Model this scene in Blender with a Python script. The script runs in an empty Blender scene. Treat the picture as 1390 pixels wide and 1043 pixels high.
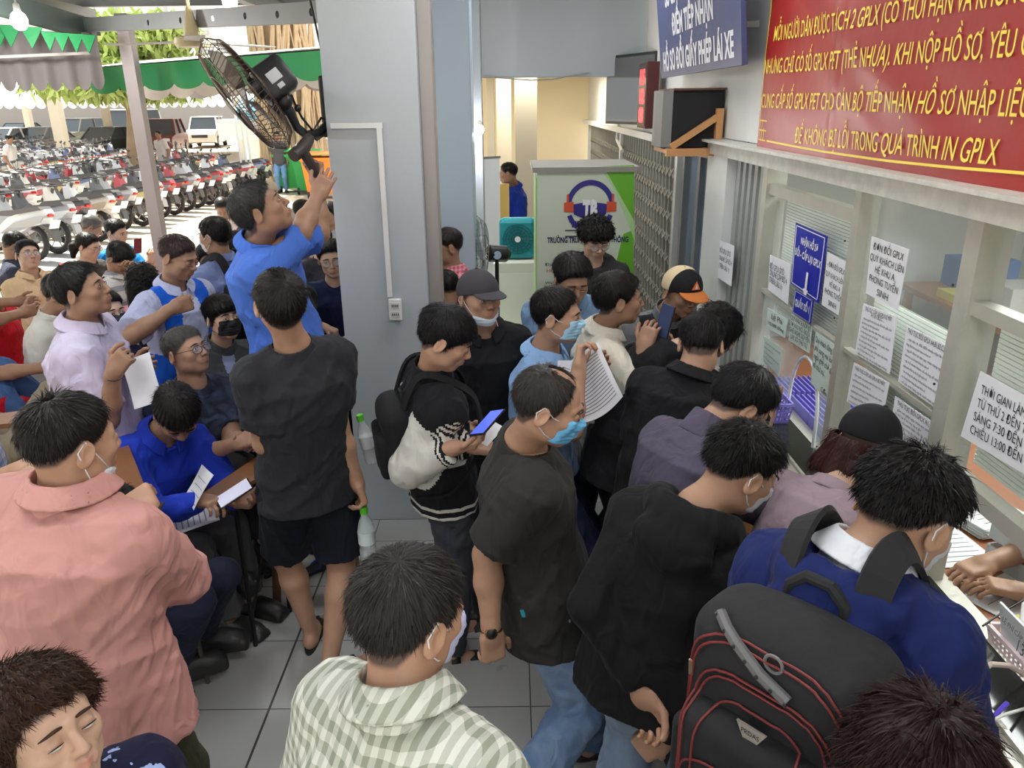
import bpy, bmesh, math, random
import numpy as np
from mathutils import Vector, Matrix
rad = math.radians
C = bpy.context.scene.collection
# ------------------------------------------------------------------ camera
F = 1050.0; CX = 695.0; CY = 521.5; TH = rad(19.95); RO = rad(0.6); H = 2.35
_R = np.array([1., 0, 0]); _U = np.array([0, math.sin(TH), math.cos(TH)]); FW = np.array([0, math.cos(TH), -math.sin(TH)])
RT = math.cos(RO)*_R - math.sin(RO)*_U
UP = math.sin(RO)*_R + math.cos(RO)*_U
EYE = np.array([0., 0, H])
def ray(px, py):
    return RT*((px-CX)/F) + UP*((CY-py)/F) + FW
def at(px, py, Y):                       # the point of the place seen at a pixel, Y metres ahead
    d = ray(px, py); return EYE + d*(Y/d[1])
def atz(px, py, Z):                      # ... at height Z
    d = ray(px, py); return EYE + d*((Z-H)/d[2])
def atx(px, py, X):
    d = ray(px, py); return EYE + d*(X/d[0])
def nrm(v):
    v = np.asarray(v, float); n = np.linalg.norm(v); return v/n if n > 1e-9 else v
def V3(*a): return np.array(a, float)
def L(px): return px

# ------------------------------------------------------------------ materials
MATS = {}
def mat(name, col, rough=.6, metal=0., bump=0., bscale=60., alpha=1., emit=None, estr=0., spec=.5, var=0., vscale=8., sheen=0., trans=0., ior=1.45, coat=0., extra=None):
    key = (name, tuple(col), rough, metal, bump, bscale, alpha, estr, var)
    if key in MATS: return MATS[key]
    m = bpy.data.materials.new(name); m.use_nodes = True
    nt = m.node_tree; b = nt.nodes['Principled BSDF']
    b.inputs['Base Color'].default_value = (*col, 1); b.inputs['Roughness'].default_value = rough
    b.inputs['Metallic'].default_value = metal; b.inputs['Specular IOR Level'].default_value = spec
    if sheen: b.inputs['Sheen Weight'].default_value = sheen
    if trans: b.inputs['Transmission Weight'].default_value = trans; b.inputs['IOR'].default_value = ior
    if coat: b.inputs['Coat Weight'].default_value = coat
    if alpha < 1: b.inputs['Alpha'].default_value = alpha
    if emit: b.inputs['Emission Color'].default_value = (*emit, 1); b.inputs['Emission Strength'].default_value = estr
    tc = None
    if bump or var: tc = nt.nodes.new('ShaderNodeTexCoord')
    if bump:
        n = nt.nodes.new('ShaderNodeTexNoise'); n.inputs['Scale'].default_value = bscale; n.inputs['Detail'].default_value = 3
        bp = nt.nodes.new('ShaderNodeBump'); bp.inputs['Strength'].default_value = bump; bp.inputs['Distance'].default_value = .02
        nt.links.new(tc.outputs['Object'], n.inputs['Vector']); nt.links.new(n.outputs['Fac'], bp.inputs['Height']); nt.links.new(bp.outputs['Normal'], b.inputs['Normal'])
    if var:
        n = nt.nodes.new('ShaderNodeTexNoise'); n.inputs['Scale'].default_value = vscale; n.inputs['Detail'].default_value = 4
        r = nt.nodes.new('ShaderNodeMix'); r.data_type = 'RGBA'
        r.inputs['A'].default_value = (*[max(0, c*(1-var)) for c in col], 1); r.inputs['B'].default_value = (*[min(1, c*(1+var)) for c in col], 1)
        nt.links.new(tc.outputs['Object'], n.inputs['Vector']); nt.links.new(n.outputs['Fac'], r.inputs['Factor']); nt.links.new(r.outputs['Result'], b.inputs['Base Color'])
    MATS[key] = m; return m
def srgb(r, g, b):
    f = lambda c: (c/255/12.92 if c/255 <= .04045 else ((c/255+.055)/1.055)**2.4)
    return (f(r), f(g), f(b))
def cloth(col, kind='plain', rough=.85, d1=None, d2=None, col2=None, freq=0, bump=.6):
    key = ('cloth', tuple(col), kind, rough, freq, None if d1 is None else tuple(np.round(d1, 3)))
    if key in MATS: return MATS[key]
    m = bpy.data.materials.new('cloth_'+kind); m.use_nodes = True; nt = m.node_tree; b = nt.nodes['Principled BSDF']
    N = nt.nodes.new; K = nt.links.new
    b.inputs['Roughness'].default_value = rough; b.inputs['Sheen Weight'].default_value = .03; b.inputs['Sheen Roughness'].default_value = .4
    b.inputs['Specular IOR Level'].default_value = .25
    tc = N('ShaderNodeTexCoord')
    n1 = N('ShaderNodeTexNoise'); n1.inputs['Scale'].default_value = 9; n1.inputs['Detail'].default_value = 2; n1.inputs['Distortion'].default_value = 1.1; n1.inputs['Roughness'].default_value = .4
    mp = N('ShaderNodeMapping'); mp.inputs['Scale'].default_value = (1.5, 1.5, .75); K(tc.outputs['Object'], mp.inputs[0]); K(mp.outputs[0], n1.inputs['Vector'])
    b1 = N('ShaderNodeBump'); b1.inputs['Strength'].default_value = bump; b1.inputs['Distance'].default_value = .03; K(n1.outputs['Fac'], b1.inputs['Height'])
    n2 = N('ShaderNodeTexNoise'); n2.inputs['Scale'].default_value = 420; K(tc.outputs['Object'], n2.inputs['Vector'])
    b2 = N('ShaderNodeBump'); b2.inputs['Strength'].default_value = .12; b2.inputs['Distance'].default_value = .002; K(n2.outputs['Fac'], b2.inputs['Height']); K(b1.outputs[0], b2.inputs['Normal']); K(b2.outputs[0], b.inputs['Normal'])
    cv = N('ShaderNodeMix'); cv.data_type = 'RGBA'; cv.inputs['A'].default_value = (*[c*.88 for c in col], 1); cv.inputs['B'].default_value = (*[min(1, c*1.1) for c in col], 1)
    n3 = N('ShaderNodeTexNoise'); n3.inputs['Scale'].default_value = 5; n3.inputs['Detail'].default_value = 6; K(tc.outputs['Object'], n3.inputs['Vector']); K(n3.outputs['Fac'], cv.inputs['Factor'])
    out = cv.outputs['Result']
    def mixin(fac, c, prev):
        x = N('ShaderNodeMix'); x.data_type = 'RGBA'; K(fac, x.inputs['Factor']); K(prev, x.inputs['A']); x.inputs['B'].default_value = (*c, 1); return x.outputs['Result']
    def stripe(d, fr, wdt):
        dp = N('ShaderNodeVectorMath'); dp.operation = 'DOT_PRODUCT'; K(tc.outputs['Object'], dp.inputs[0]); dp.inputs[1].default_value = tuple(d)
        a = N('ShaderNodeMath'); a.operation = 'MULTIPLY'; K(dp.outputs['Value'], a.inputs[0]); a.inputs[1].default_value = fr
        f = N('ShaderNodeMath'); f.operation = 'FRACT'; K(a.outputs[0], f.inputs[0])
        g = N('ShaderNodeMath'); g.operation = 'LESS_THAN'; K(f.outputs[0], g.inputs[0]); g.inputs[1].default_value = wdt; return g.outputs[0]
    if kind == 'plaid':
        s1 = stripe(d1, freq, .5); s2 = stripe(d2, freq, .5)
        ad = N('ShaderNodeMath'); ad.operation = 'ADD'; K(s1, ad.inputs[0]); K(s2, ad.inputs[1])
        mu = N('ShaderNodeMath'); mu.operation = 'MULTIPLY'; K(ad.outputs[0], mu.inputs[0]); mu.inputs[1].default_value = .5
        out = mixin(mu.outputs[0], col2, out)
    if kind == 'stripe':
        out = mixin(stripe(d1, freq, .35), col2, out)
    if kind == 'fade':       # worn / mottled cloth (jeans, dyed tee)
        n4 = N('ShaderNodeTexNoise'); n4.inputs['Scale'].default_value = freq or 4; n4.inputs['Detail'].default_value = 5; n4.inputs['Distortion'].default_value = .7; K(tc.outputs['Object'], n4.inputs['Vector'])
        mr = N('ShaderNodeMapRange'); mr.inputs[1].default_value = .42; mr.inputs[2].default_value = .62; K(n4.outputs['Fac'], mr.inputs[0]); out = mixin(mr.outputs[0], col2, out)
    if kind == 'floral':
        vo = N('ShaderNodeTexVoronoi'); vo.inputs['Scale'].default_value = 9; K(tc.outputs['Object'], vo.inputs['Vector'])
        n4 = N('ShaderNodeTexNoise'); n4.inputs['Scale'].default_value = 40; K(tc.outputs['Object'], n4.inputs['Vector'])
        ad = N('ShaderNodeMath'); ad.operation = 'MULTIPLY_ADD'; K(n4.outputs['Fac'], ad.inputs[0]); ad.inputs[1].default_value = .9; K(vo.outputs['Distance'], ad.inputs[2])
        g = N('ShaderNodeMath'); g.operation = 'LESS_THAN'; K(ad.outputs[0], g.inputs[0]); g.inputs[1].default_value = .82; out = mixin(g.outputs[0], col2, out)
    K(out, b.inputs['Base Color']); MATS[key] = m; return m
def skin_mat(tone):
    key = ('skin', tuple(tone))
    if key in MATS: return MATS[key]
    m = bpy.data.materials.new('skin'); m.use_nodes = True; nt = m.node_tree; b = nt.nodes['Principled BSDF']; N = nt.nodes.new; K = nt.links.new
    b.inputs['Roughness'].default_value = .5; b.inputs['Specular IOR Level'].default_value = .4
    b.inputs['Subsurface Weight'].default_value = .08; b.inputs['Subsurface Radius'].default_value = (.6, .25, .12); b.inputs['Subsurface Scale'].default_value = .012
    a = N('ShaderNodeAttribute'); a.attribute_name = 'tint'; tc = N('ShaderNodeTexCoord')
    n = N('ShaderNodeTexNoise'); n.inputs['Scale'].default_value = 22; n.inputs['Detail'].default_value = 5; K(tc.outputs['Object'], n.inputs['Vector'])
    cv = N('ShaderNodeMix'); cv.data_type = 'RGBA'; cv.inputs['A'].default_value = (tone[0]*.86, tone[1]*.80, tone[2]*.76, 1); cv.inputs['B'].default_value = (tone[0]*1.12, tone[1]*1.12, tone[2]*1.12, 1); K(n.outputs['Fac'], cv.inputs['Factor'])
    x = N('ShaderNodeMix'); x.data_type = 'RGBA'; x.blend_type = 'MULTIPLY'; x.inputs['Factor'].default_value = 1; K(cv.outputs['Result'], x.inputs['A']); K(a.outputs['Color'], x.inputs['B']); K(x.outputs['Result'], b.inputs['Base Color'])
    n2 = N('ShaderNodeTexNoise'); n2.inputs['Scale'].default_value = 260; K(tc.outputs['Object'], n2.inputs['Vector'])
    bp = N('ShaderNodeBump'); bp.inputs['Strength'].default_value = .15; bp.inputs['Distance'].default_value = .002; K(n2.outputs['Fac'], bp.inputs['Height']); K(bp.outputs[0], b.inputs['Normal'])
    MATS[key] = m; return m
def hair_mat(col):
    key = ('hair', tuple(col))
    if key in MATS: return MATS[key]
    m = bpy.data.materials.new('hair'); m.use_nodes = True; nt = m.node_tree; b = nt.nodes['Principled BSDF']; N = nt.nodes.new; K = nt.links.new
    b.inputs['Roughness'].default_value = .45; b.inputs['Specular IOR Level'].default_value = .2
    tc = N('ShaderNodeTexCoord'); n = N('ShaderNodeTexNoise'); n.inputs['Scale'].default_value = 60; n.inputs['Detail'].default_value = 4; K(tc.outputs['Object'], n.inputs['Vector'])
    cv = N('ShaderNodeMix'); cv.data_type = 'RGBA'; cv.inputs['A'].default_value = (*[c*.35 for c in col], 1); cv.inputs['B'].default_value = (*[c*1.1 for c in col], 1); K(n.outputs['Fac'], cv.inputs['Factor']); K(cv.outputs['Result'], b.inputs['Base Color'])
    bp = N('ShaderNodeBump'); bp.inputs['Strength'].default_value = .4; bp.inputs['Distance'].default_value = .004; K(n.outputs['Fac'], bp.inputs['Height']); K(bp.outputs[0], b.inputs['Normal'])
    MATS[key] = m; return m

# ------------------------------------------------------------------ objects
def link_mesh(name, V, Fs, m=None, parent=None, smooth=True, mats=None, fm=None, tint=None, origin=None):
    V = np.asarray(V, np.float32).reshape(-1, 3)
    if origin is not None: V = V - np.asarray(origin, np.float32)
    me = bpy.data.meshes.new(name); me.vertices.add(len(V)); me.vertices.foreach_set('co', V.ravel())
    if isinstance(Fs, np.ndarray):
        k = Fs.shape[1]; n = len(Fs); tot = np.full(n, k, np.int32); flat = Fs.astype(np.int32).ravel()
    else:
        tot = np.array([len(f) for f in Fs], np.int32); n = len(Fs); flat = np.array([i for f in Fs for i in f], np.int32)
    me.loops.add(len(flat)); me.loops.foreach_set('vertex_index', flat); me.polygons.add(n)
    st = np.zeros(n, np.int32); st[1:] = np.cumsum(tot)[:-1]; me.polygons.foreach_set('loop_start', st); me.polygons.foreach_set('loop_total', tot)
    me.polygons.foreach_set('use_smooth', np.full(n, smooth))
    for q in (mats or ([m] if m else [])): me.materials.append(q)
    if fm is not None: me.polygons.foreach_set('material_index', np.asarray(fm, np.int32))
    if tint is not None:
        a = me.attributes.new('tint', 'FLOAT_COLOR', 'POINT'); a.data.foreach_set('color', np.concatenate([tint, np.ones((len(tint), 1))], 1).astype(np.float32).ravel())
    me.update(); me.validate()
    o = bpy.data.objects.new(name, me); C.objects.link(o)
    if parent is not None: o.parent = parent
    return o
def tag(o, label=None, cat=None, group=None, kind=None):
    if label: o['label'] = label
    if cat: o['category'] = cat
    if group: o['group'] = group
    if kind: o['kind'] = kind
    return o
def empty(name, loc=(0, 0, 0), rz=0., label=None, cat=None, group=None):
    o = bpy.data.objects.new(name, None); o.location = tuple(loc); o.rotation_euler = (0, 0, rz); o.empty_display_size = .1; C.objects.link(o)
    return tag(o, label, cat, group)
def copy_tree(o, parent=None):
    c = o.copy(); C.objects.link(c)
    if parent is not None: c.parent = parent
    for ch in list(o.children): copy_tree(ch, c)
    return c
class MB:
    """collects shapes into one mesh"""
    def __init__(s): s.V = []; s.F = []; s.M = []; s.n = 0
    def add(s, V, Fs, mi=0):
        V = np.asarray(V, float).reshape(-1, 3); s.V.append(V); s.F += [tuple(int(i)+s.n for i in f) for f in Fs]; s.M += [mi]*len(Fs); s.n += len(V); return s
    def box(s, c, size, R=None, mi=0, bev=0.):
        x, y, z = [a/2 for a in size]
        if bev <= 0:
            V = np.array([[sx*x, sy*y, sz*z] for sz in (-1, 1) for sy in (-1, 1) for sx in (-1, 1)], float)
            Fs = [(0, 2, 3, 1), (4, 5, 7, 6), (0, 1, 5, 4), (2, 6, 7, 3), (0, 4, 6, 2), (1, 3, 7, 5)]
        else:
            bm = bmesh.new(); bmesh.ops.create_cube(bm, size=1)
            for v in bm.verts: v.co = (v.co.x*2*x, v.co.y*2*y, v.co.z*2*z)
            bmesh.ops.bevel(bm, geom=bm.edges[:], offset=bev, segments=2, affect='EDGES', profile=.5)
            bm.verts.index_update(); V = np.array([v.co[:] for v in bm.verts]); Fs = [[v.index for v in f.verts] for f in bm.faces]; bm.free()
        if R is not None: V = V @ np.asarray(R, float).T
        return s.add(V+np.asarray(c, float), Fs, mi)
    def tube(s, pts, r, n=8, mi=0, closed=False, cap=True):
        P = [np.asarray(p, float) for p in pts]; rs = r if hasattr(r, '__len__') else [r]*len(P); V = []; up = None
        for i, p in enumerate(P):
            if closed: t = nrm(P[(i+1) % len(P)]-P[i-1])
            else: t = nrm(P[min(i+1, len(P)-1)]-P[max(i-1, 0)])
            if up is None: up = nrm(np.cross(t, [0, 0, 1] if abs(t[2]) < .9 else [1, 0, 0]))
            up = nrm(up-t*np.dot(up, t)); w = np.cross(t, up)
            for k in range(n): a = 2*math.pi*k/n; V.append(p+rs[i]*(up*math.cos(a)+w*math.sin(a)))
        Fs = []; m = len(P)
        for i in range(m if closed else m-1):
            j = (i+1) % m
            for k in range(n): Fs.append((i*n+k, i*n+(k+1) % n, j*n+(k+1) % n, j*n+k))
        if cap and not closed: Fs.append(tuple(range(n))[::-1]); Fs.append(tuple((m-1)*n+k for k in range(n)))
        return s.add(V, Fs, mi)
    def lathe(s, prof, c=(0, 0, 0), n=20, mi=0, R=None):
        V = []; Fs = []
        for (r, z) in prof:
            for k in range(n): a = 2*math.pi*k/n; V.append((r*math.cos(a), r*math.sin(a), z))
        for i in range(len(prof)-1):
            for k in range(n): Fs.append((i*n+k, i*n+(k+1) % n, (i+1)*n+(k+1) % n, (i+1)*n+k))
        Fs.append(tuple(range(n))[::-1]); Fs.append(tuple((len(prof)-1)*n+k for k in range(n)))
        V = np.array(V)
        if R is not None: V = V @ np.asarray(R, float).T
        return s.add(V+np.asarray(c, float), Fs, mi)
    def prism(s, poly, ax, d0, d1, mi=0, bev=0):
        """extrude a 2D polygon along axis ax (0,1,2) from d0 to d1"""
        def p3(a, b, d): return {0: (d, a, b), 1: (a, d, b), 2: (a, b, d)}[ax]
        n = len(poly); V = [p3(a, b, d0) for a, b in poly]+[p3(a, b, d1) for a, b in poly]
        Fs = [tuple(range(n))[::-1], tuple(range(n, 2*n))]+[(i, (i+1) % n, n+(i+1) % n, n+i) for i in range(n)]
        return s.add(V, Fs, mi)
    def sphere(s, c, r, n=12, mi=0, R=None):
        r = np.asarray(r if hasattr(r, '__len__') else [r]*3, float); m = n//2+1; V = []
        for i in range(m+1):
            for k in range(n): t = math.pi*i/m; a = 2*math.pi*k/n; V.append((math.sin(t)*math.cos(a), math.sin(t)*math.sin(a), math.cos(t)))
        Fs = [(i*n+k, (i+1)*n+k, (i+1)*n+(k+1) % n, i*n+(k+1) % n) for i in range(m) for k in range(n)]
        V = np.array(V)*r
        if R is not None: V = V @ np.asarray(R, float).T
        return s.add(V+np.asarray(c, float), Fs, mi)
    def build(s, name, m, parent=None, smooth=False, origin=None):
        ms = m if isinstance(m, (list, tuple)) else [m]
        o = link_mesh(name, np.concatenate(s.V), s.F, mats=ms, fm=s.M, parent=parent, smooth=smooth, origin=origin)
        if smooth == 'auto' or smooth:
            try: o.data.set_sharp_from_angle(angle=rad(40))
            except Exception: pass
        return o
def rotz(a): c, s = math.cos(a), math.sin(a); return np.array([[c, -s, 0], [s, c, 0], [0, 0, 1.]])
def rotx(a): c, s = math.cos(a), math.sin(a); return np.array([[1., 0, 0], [0, c, -s], [0, s, c]])
def roty(a): c, s = math.cos(a), math.sin(a); return np.array([[c, 0, s], [0, 1., 0], [-s, 0, c]])

def text_mesh(s, size=.1, bold=0., depth=.0, xs=1., align='CENTER', shear=0.):
    cu = bpy.data.curves.new('t', 'FONT'); cu.body = s; cu.size = size; cu.offset = bold; cu.extrude = depth; cu.align_x = align; cu.align_y = 'CENTER'; cu.resolution_u = 3; cu.shear = shear
    o = bpy.data.objects.new('t', cu); C.objects.link(o)
    dg = bpy.context.evaluated_depsgraph_get(); me = o.evaluated_get(dg).to_mesh()
    V = np.array([v.co[:] for v in me.vertices]).reshape(-1, 3); Fs = [tuple(p.vertices) for p in me.polygons]
    o.evaluated_get(dg).to_mesh_clear(); bpy.data.objects.remove(o); bpy.data.curves.remove(cu)
    if len(V): V[:, 0] *= xs
    return V, Fs
def text_on(mb, s, o, ex, ez, size, bold=0., xs=1., mi=0, align='CENTER', width=None):
    """lay the words on a plane: o origin, ex along the line, ez up"""
    V, Fs = text_mesh(s, size, bold, 0., xs, align)
    if not len(V): return
    if width:
        w = V[:, 0].max()-V[:, 0].min(); V[:, 0] *= width/w
    mb.add(np.asarray(o)+V[:, :1]*np.asarray(ex)+V[:, 1:2]*np.asarray(ez), Fs, mi)

from mathutils.bvhtree import BVHTree
def surf_hit(objs, org, px, py, off=.002):
    """where the view line of a pixel meets the cloth"""
    best = None; d = ray(px, py); d = nrm(d)
    for o in objs:
        V = [Vector(v.co)+Vector(org) for v in o.data.vertices]; t = BVHTree.FromPolygons(V, [p.vertices[:] for p in o.data.polygons]); h = t.ray_cast(Vector(EYE), Vector(d))
        if h[0] is not None and (best is None or h[3] < best[2]): best = (np.array(h[0]), np.array(h[1]), h[3])
    return best
# ------------------------------------------------------------------ implicit surfaces
class S:
    def __init__(s): s.ops = []
    def add(s, fn, c, R, k=.01, mode='u'): s.ops.append((fn, np.asarray(c, np.float32), R, k, mode)); return s
    def cap(s, a, b, ra, rb=None, k=.01, mode='u', flat=False, sq=None):
        a = np.asarray(a, np.float32); b = np.asarray(b, np.float32); rb = ra if rb is None else rb; ab = b-a; l2 = float(ab@ab)+1e-9; ln = l2**.5
        def fn(P):
            pa = P-a; t = pa@ab/l2; tc = np.clip(t, 0, 1); d = np.sqrt(((pa-tc[:, None]*ab)**2).sum(1)+1e-12)-(ra+(rb-ra)*tc)
            if flat: d = np.maximum(d, (t-1)*ln)
            return d
        return s.add(fn, (a+b)/2, ln/2+max(ra, rb), k, mode)
    def ell(s, c, r, R=None, k=.01, mode='u'):
        c = np.asarray(c, np.float32); r = np.asarray(r, np.float32); R = None if R is None else np.asarray(R, np.float32)
        def fn(P):
            q = P-c
            if R is not None: q = q@R            # columns of R are the axes
            k0 = np.sqrt(((q/r)**2).sum(1)+1e-9); k1 = np.sqrt(((q/(r*r))**2).sum(1)+1e-9); return k0*(k0-1)/k1
        return s.add(fn, c, float(r.max()), k, mode)
    def box(s, c, h, R=None, rr=.005, k=.005, mode='u'):
        c = np.asarray(c, np.float32); h = np.asarray(h, np.float32)-rr; R = None if R is None else np.asarray(R, np.float32)
        def fn(P):
            q = P-c
            if R is not None: q = q@R
            q = np.abs(q)-h; return np.sqrt((np.maximum(q, 0)**2).sum(1))+np.minimum(q.max(1), 0)-rr
        return s.add(fn, c, float(np.linalg.norm(h)+rr), k, mode)
    def loft(s, cs, aa, bb, rr, ff, k=.02, mode='u', flat0=False, pw=2.):
        cs = np.asarray(cs, np.float32); aa = np.asarray(aa, np.float32); bb = np.asarray(bb, np.float32); rr = np.asarray(rr, np.float32); ff = np.asarray(ff, np.float32)
        def fn(P):
            best = np.full(len(P), 1e9, np.float32); d = np.full(len(P), 1e9, np.float32)
            for i in range(len(cs)-1):
                ab = cs[i+1]-cs[i]; l2 = float(ab@ab); pa = P-cs[i]; t0 = pa@ab/l2; t = np.clip(t0, 0, 1); q = pa-t[:, None]*ab
                dd = (q*q).sum(1); mk = dd < best
                if not mk.any(): continue
                q = q[mk]; tt = t[mk][:, None]; r = rr[i]*(1-tt)+rr[i+1]*tt; f = ff[i]*(1-tt)+ff[i+1]*tt
                a = aa[i]+(aa[i+1]-aa[i])*tt[:, 0]; b = bb[i]+(bb[i+1]-bb[i])*tt[:, 0]
                dn = ab/np.sqrt(l2); e = q@dn; q = q-e[:, None]*dn; x = (q*r).sum(1); y = (q*f).sum(1)
                sc_ = np.sqrt(((q*q).sum(1)+1e-9)/(x*x+y*y+1e-9)); x = x*sc_; y = y*sc_; e = np.abs(e) if True else e; e = np.where((t[mk] <= 0) if i == 0 else np.zeros(len(e), bool), e, 0)+np.where((t[mk] >= 1) if i == len(cs)-2 else np.zeros(len(e), bool), e, 0)
                if pw == 2: k0 = np.sqrt((x/a)**2+(y/b)**2+1e-9); k1 = np.sqrt((x/a**2)**2+(y/b**2)**2+1e-9); g = k0*(k0-1)/k1
                else: k0 = (np.abs(x/a)**pw+np.abs(y/b)**pw+1e-9)**(1/pw); g = (k0-1)*np.minimum(a, b)
                v = np.where(e > 1e-4, np.where(g > 0, np.sqrt(g*g+e*e), e), g)
                d[mk] = v; best[mk] = dd[mk]
            return d
        ct = cs.mean(0); R = float(np.sqrt(((cs-ct)**2).sum(1)).max()+max(aa.max(), bb.max())); return s.add(fn, ct, R, k, mode)
    def ev(s, P):
        d = np.full(len(P), .25, np.float32)
        for fn, c, R, k, mode in s.ops:
            if R is None: idx = slice(None); Q = P
            else:
                q = P-c; idx = np.nonzero((q*q).sum(1) < (R+.07)**2)[0]
                if not len(idx): continue
                Q = P[idx]
            v = fn(Q); o = d[idx]
            if mode == 'u':
                h = np.maximum(k-np.abs(o-v), 0)/k; d[idx] = np.minimum(o, v)-h*h*k*.25
            elif mode == 's':
                v = -v; h = np.maximum(k-np.abs(o-v), 0)/k; d[idx] = np.maximum(o, v)+h*h*k*.25
            elif mode == 'i':
                h = np.maximum(k-np.abs(o-v), 0)/k; d[idx] = np.maximum(o, v)+h*h*k*.25
            elif mode == 'd': d[idx] = o+v
        return d
    def bounds(s):
        lo = np.min([c-R for fn, c, R, k, m in s.ops if m == 'u'], 0); hi = np.max([c+R for fn, c, R, k, m in s.ops if m == 'u'], 0); return lo, hi
    def mesh(s, h, lo=None, hi=None, pad=.02):
        if lo is None:
            lo, hi = s.bounds(); lo = lo-pad; hi = hi+pad
        B = 4; n = np.ceil((np.asarray(hi)-lo)/(h*B)).astype(int)
        n = np.maximum(n, 1); N = n*B
        if np.prod(N.astype(float)) > 4e7: raise ValueError('grid too large %s %s' % (lo, hi))
        g = np.stack(np.meshgrid(*[np.arange(k) for k in n], indexing='ij'), -1).reshape(-1, 3)
        cen = (lo+(g*B+(B-1)/2)*h).astype(np.float32); dc = s.ev(cen)
        D = np.repeat(np.repeat(np.repeat(dc.reshape(n), B, 0), B, 1), B, 2)
        near = g[np.abs(dc) < h*B*.9+.012]
        off = np.stack(np.meshgrid(*[np.arange(B)]*3, indexing='ij'), -1).reshape(-1, 3)
        if not len(near): return np.zeros((0, 3)), np.zeros((0, 4), int)
        for a in range(0, len(near), 6000):
            I = (near[a:a+6000, None, :]*B+off[None]).reshape(-1, 3); P = (lo+I*h).astype(np.float32); D[I[:, 0], I[:, 1], I[:, 2]] = s.ev(P)
        return nets(D, np.asarray(lo), h)
def nets(D, lo, h):
    Sg = (D < 0); c = np.zeros(tuple(np.array(D.shape)-1), np.int8)
    for x in (0, 1):
        for y in (0, 1):
            for z in (0, 1): c += Sg[x:Sg.shape[0]-1+x, y:Sg.shape[1]-1+y, z:Sg.shape[2]-1+z]
    act = (c > 0) & (c < 8); I = np.argwhere(act); idx = np.full(act.shape, -1, np.int64); idx[act] = np.arange(len(I))
    acc = np.zeros((len(I), 3)); cnt = np.zeros(len(I))
    cor = {}
    for x in (0, 1):
        for y in (0, 1):
            for z in (0, 1): cor[(x, y, z)] = D[I[:, 0]+x, I[:, 1]+y, I[:, 2]+z].astype(float)
    for a in cor:
        for ax in range(3):
            if a[ax] == 1: continue
            b = list(a); b[ax] = 1; b = tuple(b); da, db = cor[a], cor[b]; cr = (da < 0) != (db < 0)
            t = np.where(cr, da/np.where(cr, da-db, 1), 0); p = np.tile(np.array(a, float), (len(I), 1)); p[:, ax] = t
            acc[cr] += p[cr]; cnt[cr] += 1
    V = lo+(I+acc/np.maximum(cnt, 1)[:, None])*h
    Q = []
    for ax in range(3):
        sl0 = [slice(None)]*3; sl1 = [slice(None)]*3; sl0[ax] = slice(0, -1); sl1[ax] = slice(1, None)
        E = Sg[tuple(sl0)] != Sg[tuple(sl1)]; J = np.argwhere(E); u, v = [(1, 2), (2, 0), (0, 1)][ax]
        ok = (J[:, u] > 0) & (J[:, v] > 0) & (J[:, u] < D.shape[u]-1) & (J[:, v] < D.shape[v]-1); J = J[ok]
        if not len(J): continue
        def g(du, dv):
            K = J.copy(); K[:, u] += du; K[:, v] += dv; return idx[K[:, 0], K[:, 1], K[:, 2]]
        q = np.stack([g(-1, -1), g(0, -1), g(0, 0), g(-1, 0)], 1); ins = Sg[J[:, 0], J[:, 1], J[:, 2]]
        q[~ins] = q[~ins][:, ::-1]; Q.append(q)
    Q = np.concatenate(Q) if Q else np.zeros((0, 4), int); Q = Q[(Q >= 0).all(1)]; return V, Q
def folds(seed, f=45., amp=.004, vert=1.):
    rs = np.random.RandomState(seed); prm = []
    for i in range(4):
        d = nrm(rs.normal(size=3)*[1, 1, vert]); e = nrm(rs.normal(size=3)); prm.append((d*f*(1+.55*i), e*f*.5*(1+.4*i), rs.rand()*6, rs.rand()*6, 1/(1+.45*i)))
    def fn(P):
        o = 0
        for d, e, p1, p2, w in prm: o = o+w*(1-np.sqrt(np.abs(np.sin(P@d.astype(np.float32)*.5+p1+1.6*np.sin(P@e.astype(np.float32)+p2)))+.02))
        return -((o/2.2)-.25)*amp*2
    return fn
def joinm(parts):
    Vs = []; Qs = []; n = 0
    for V, Q in parts:
        if len(V): Vs.append(V); Qs.append(Q+n); n += len(V)
    return np.concatenate(Vs), np.concatenate(Qs)
# ------------------------------------------------------------------ people
QH = {1: (.0036, .008, .0048, .018), 2: (.005, .011, .0065, .022), 3: (.0085, .017, .0105, .03)}
def frame(yaw, pitch=0, roll=0):
    a, p, q = rad(yaw), rad(pitch), rad(roll); f0 = V3(math.sin(a), math.cos(a), 0); z = V3(0, 0, 1)
    f = f0*math.cos(p)-z*math.sin(p); u = z*math.cos(p)+f0*math.sin(p); r = np.cross(f, u)
    r2 = r*math.cos(q)-u*math.sin(q); u2 = u*math.cos(q)+r*math.sin(q); return np.stack([r2, f, u2], 1)
def ik(A, B, l1, l2, pole):
    A = np.asarray(A, float); B = np.asarray(B, float); d = B-A; D = np.linalg.norm(d)
    if D > (l1+l2)*.995: B = A+d/D*(l1+l2)*.995; d = B-A; D = np.linalg.norm(d)
    D = max(D, abs(l1-l2)+.02); n = nrm(d); x = (l1*l1-l2*l2+D*D)/(2*D); h = math.sqrt(max(l1*l1-x*x, 0)); pv = np.asarray(pole, float); pv = pv-n*np.dot(pv, n)
    return A+n*x+nrm(pv)*h, B
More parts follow.
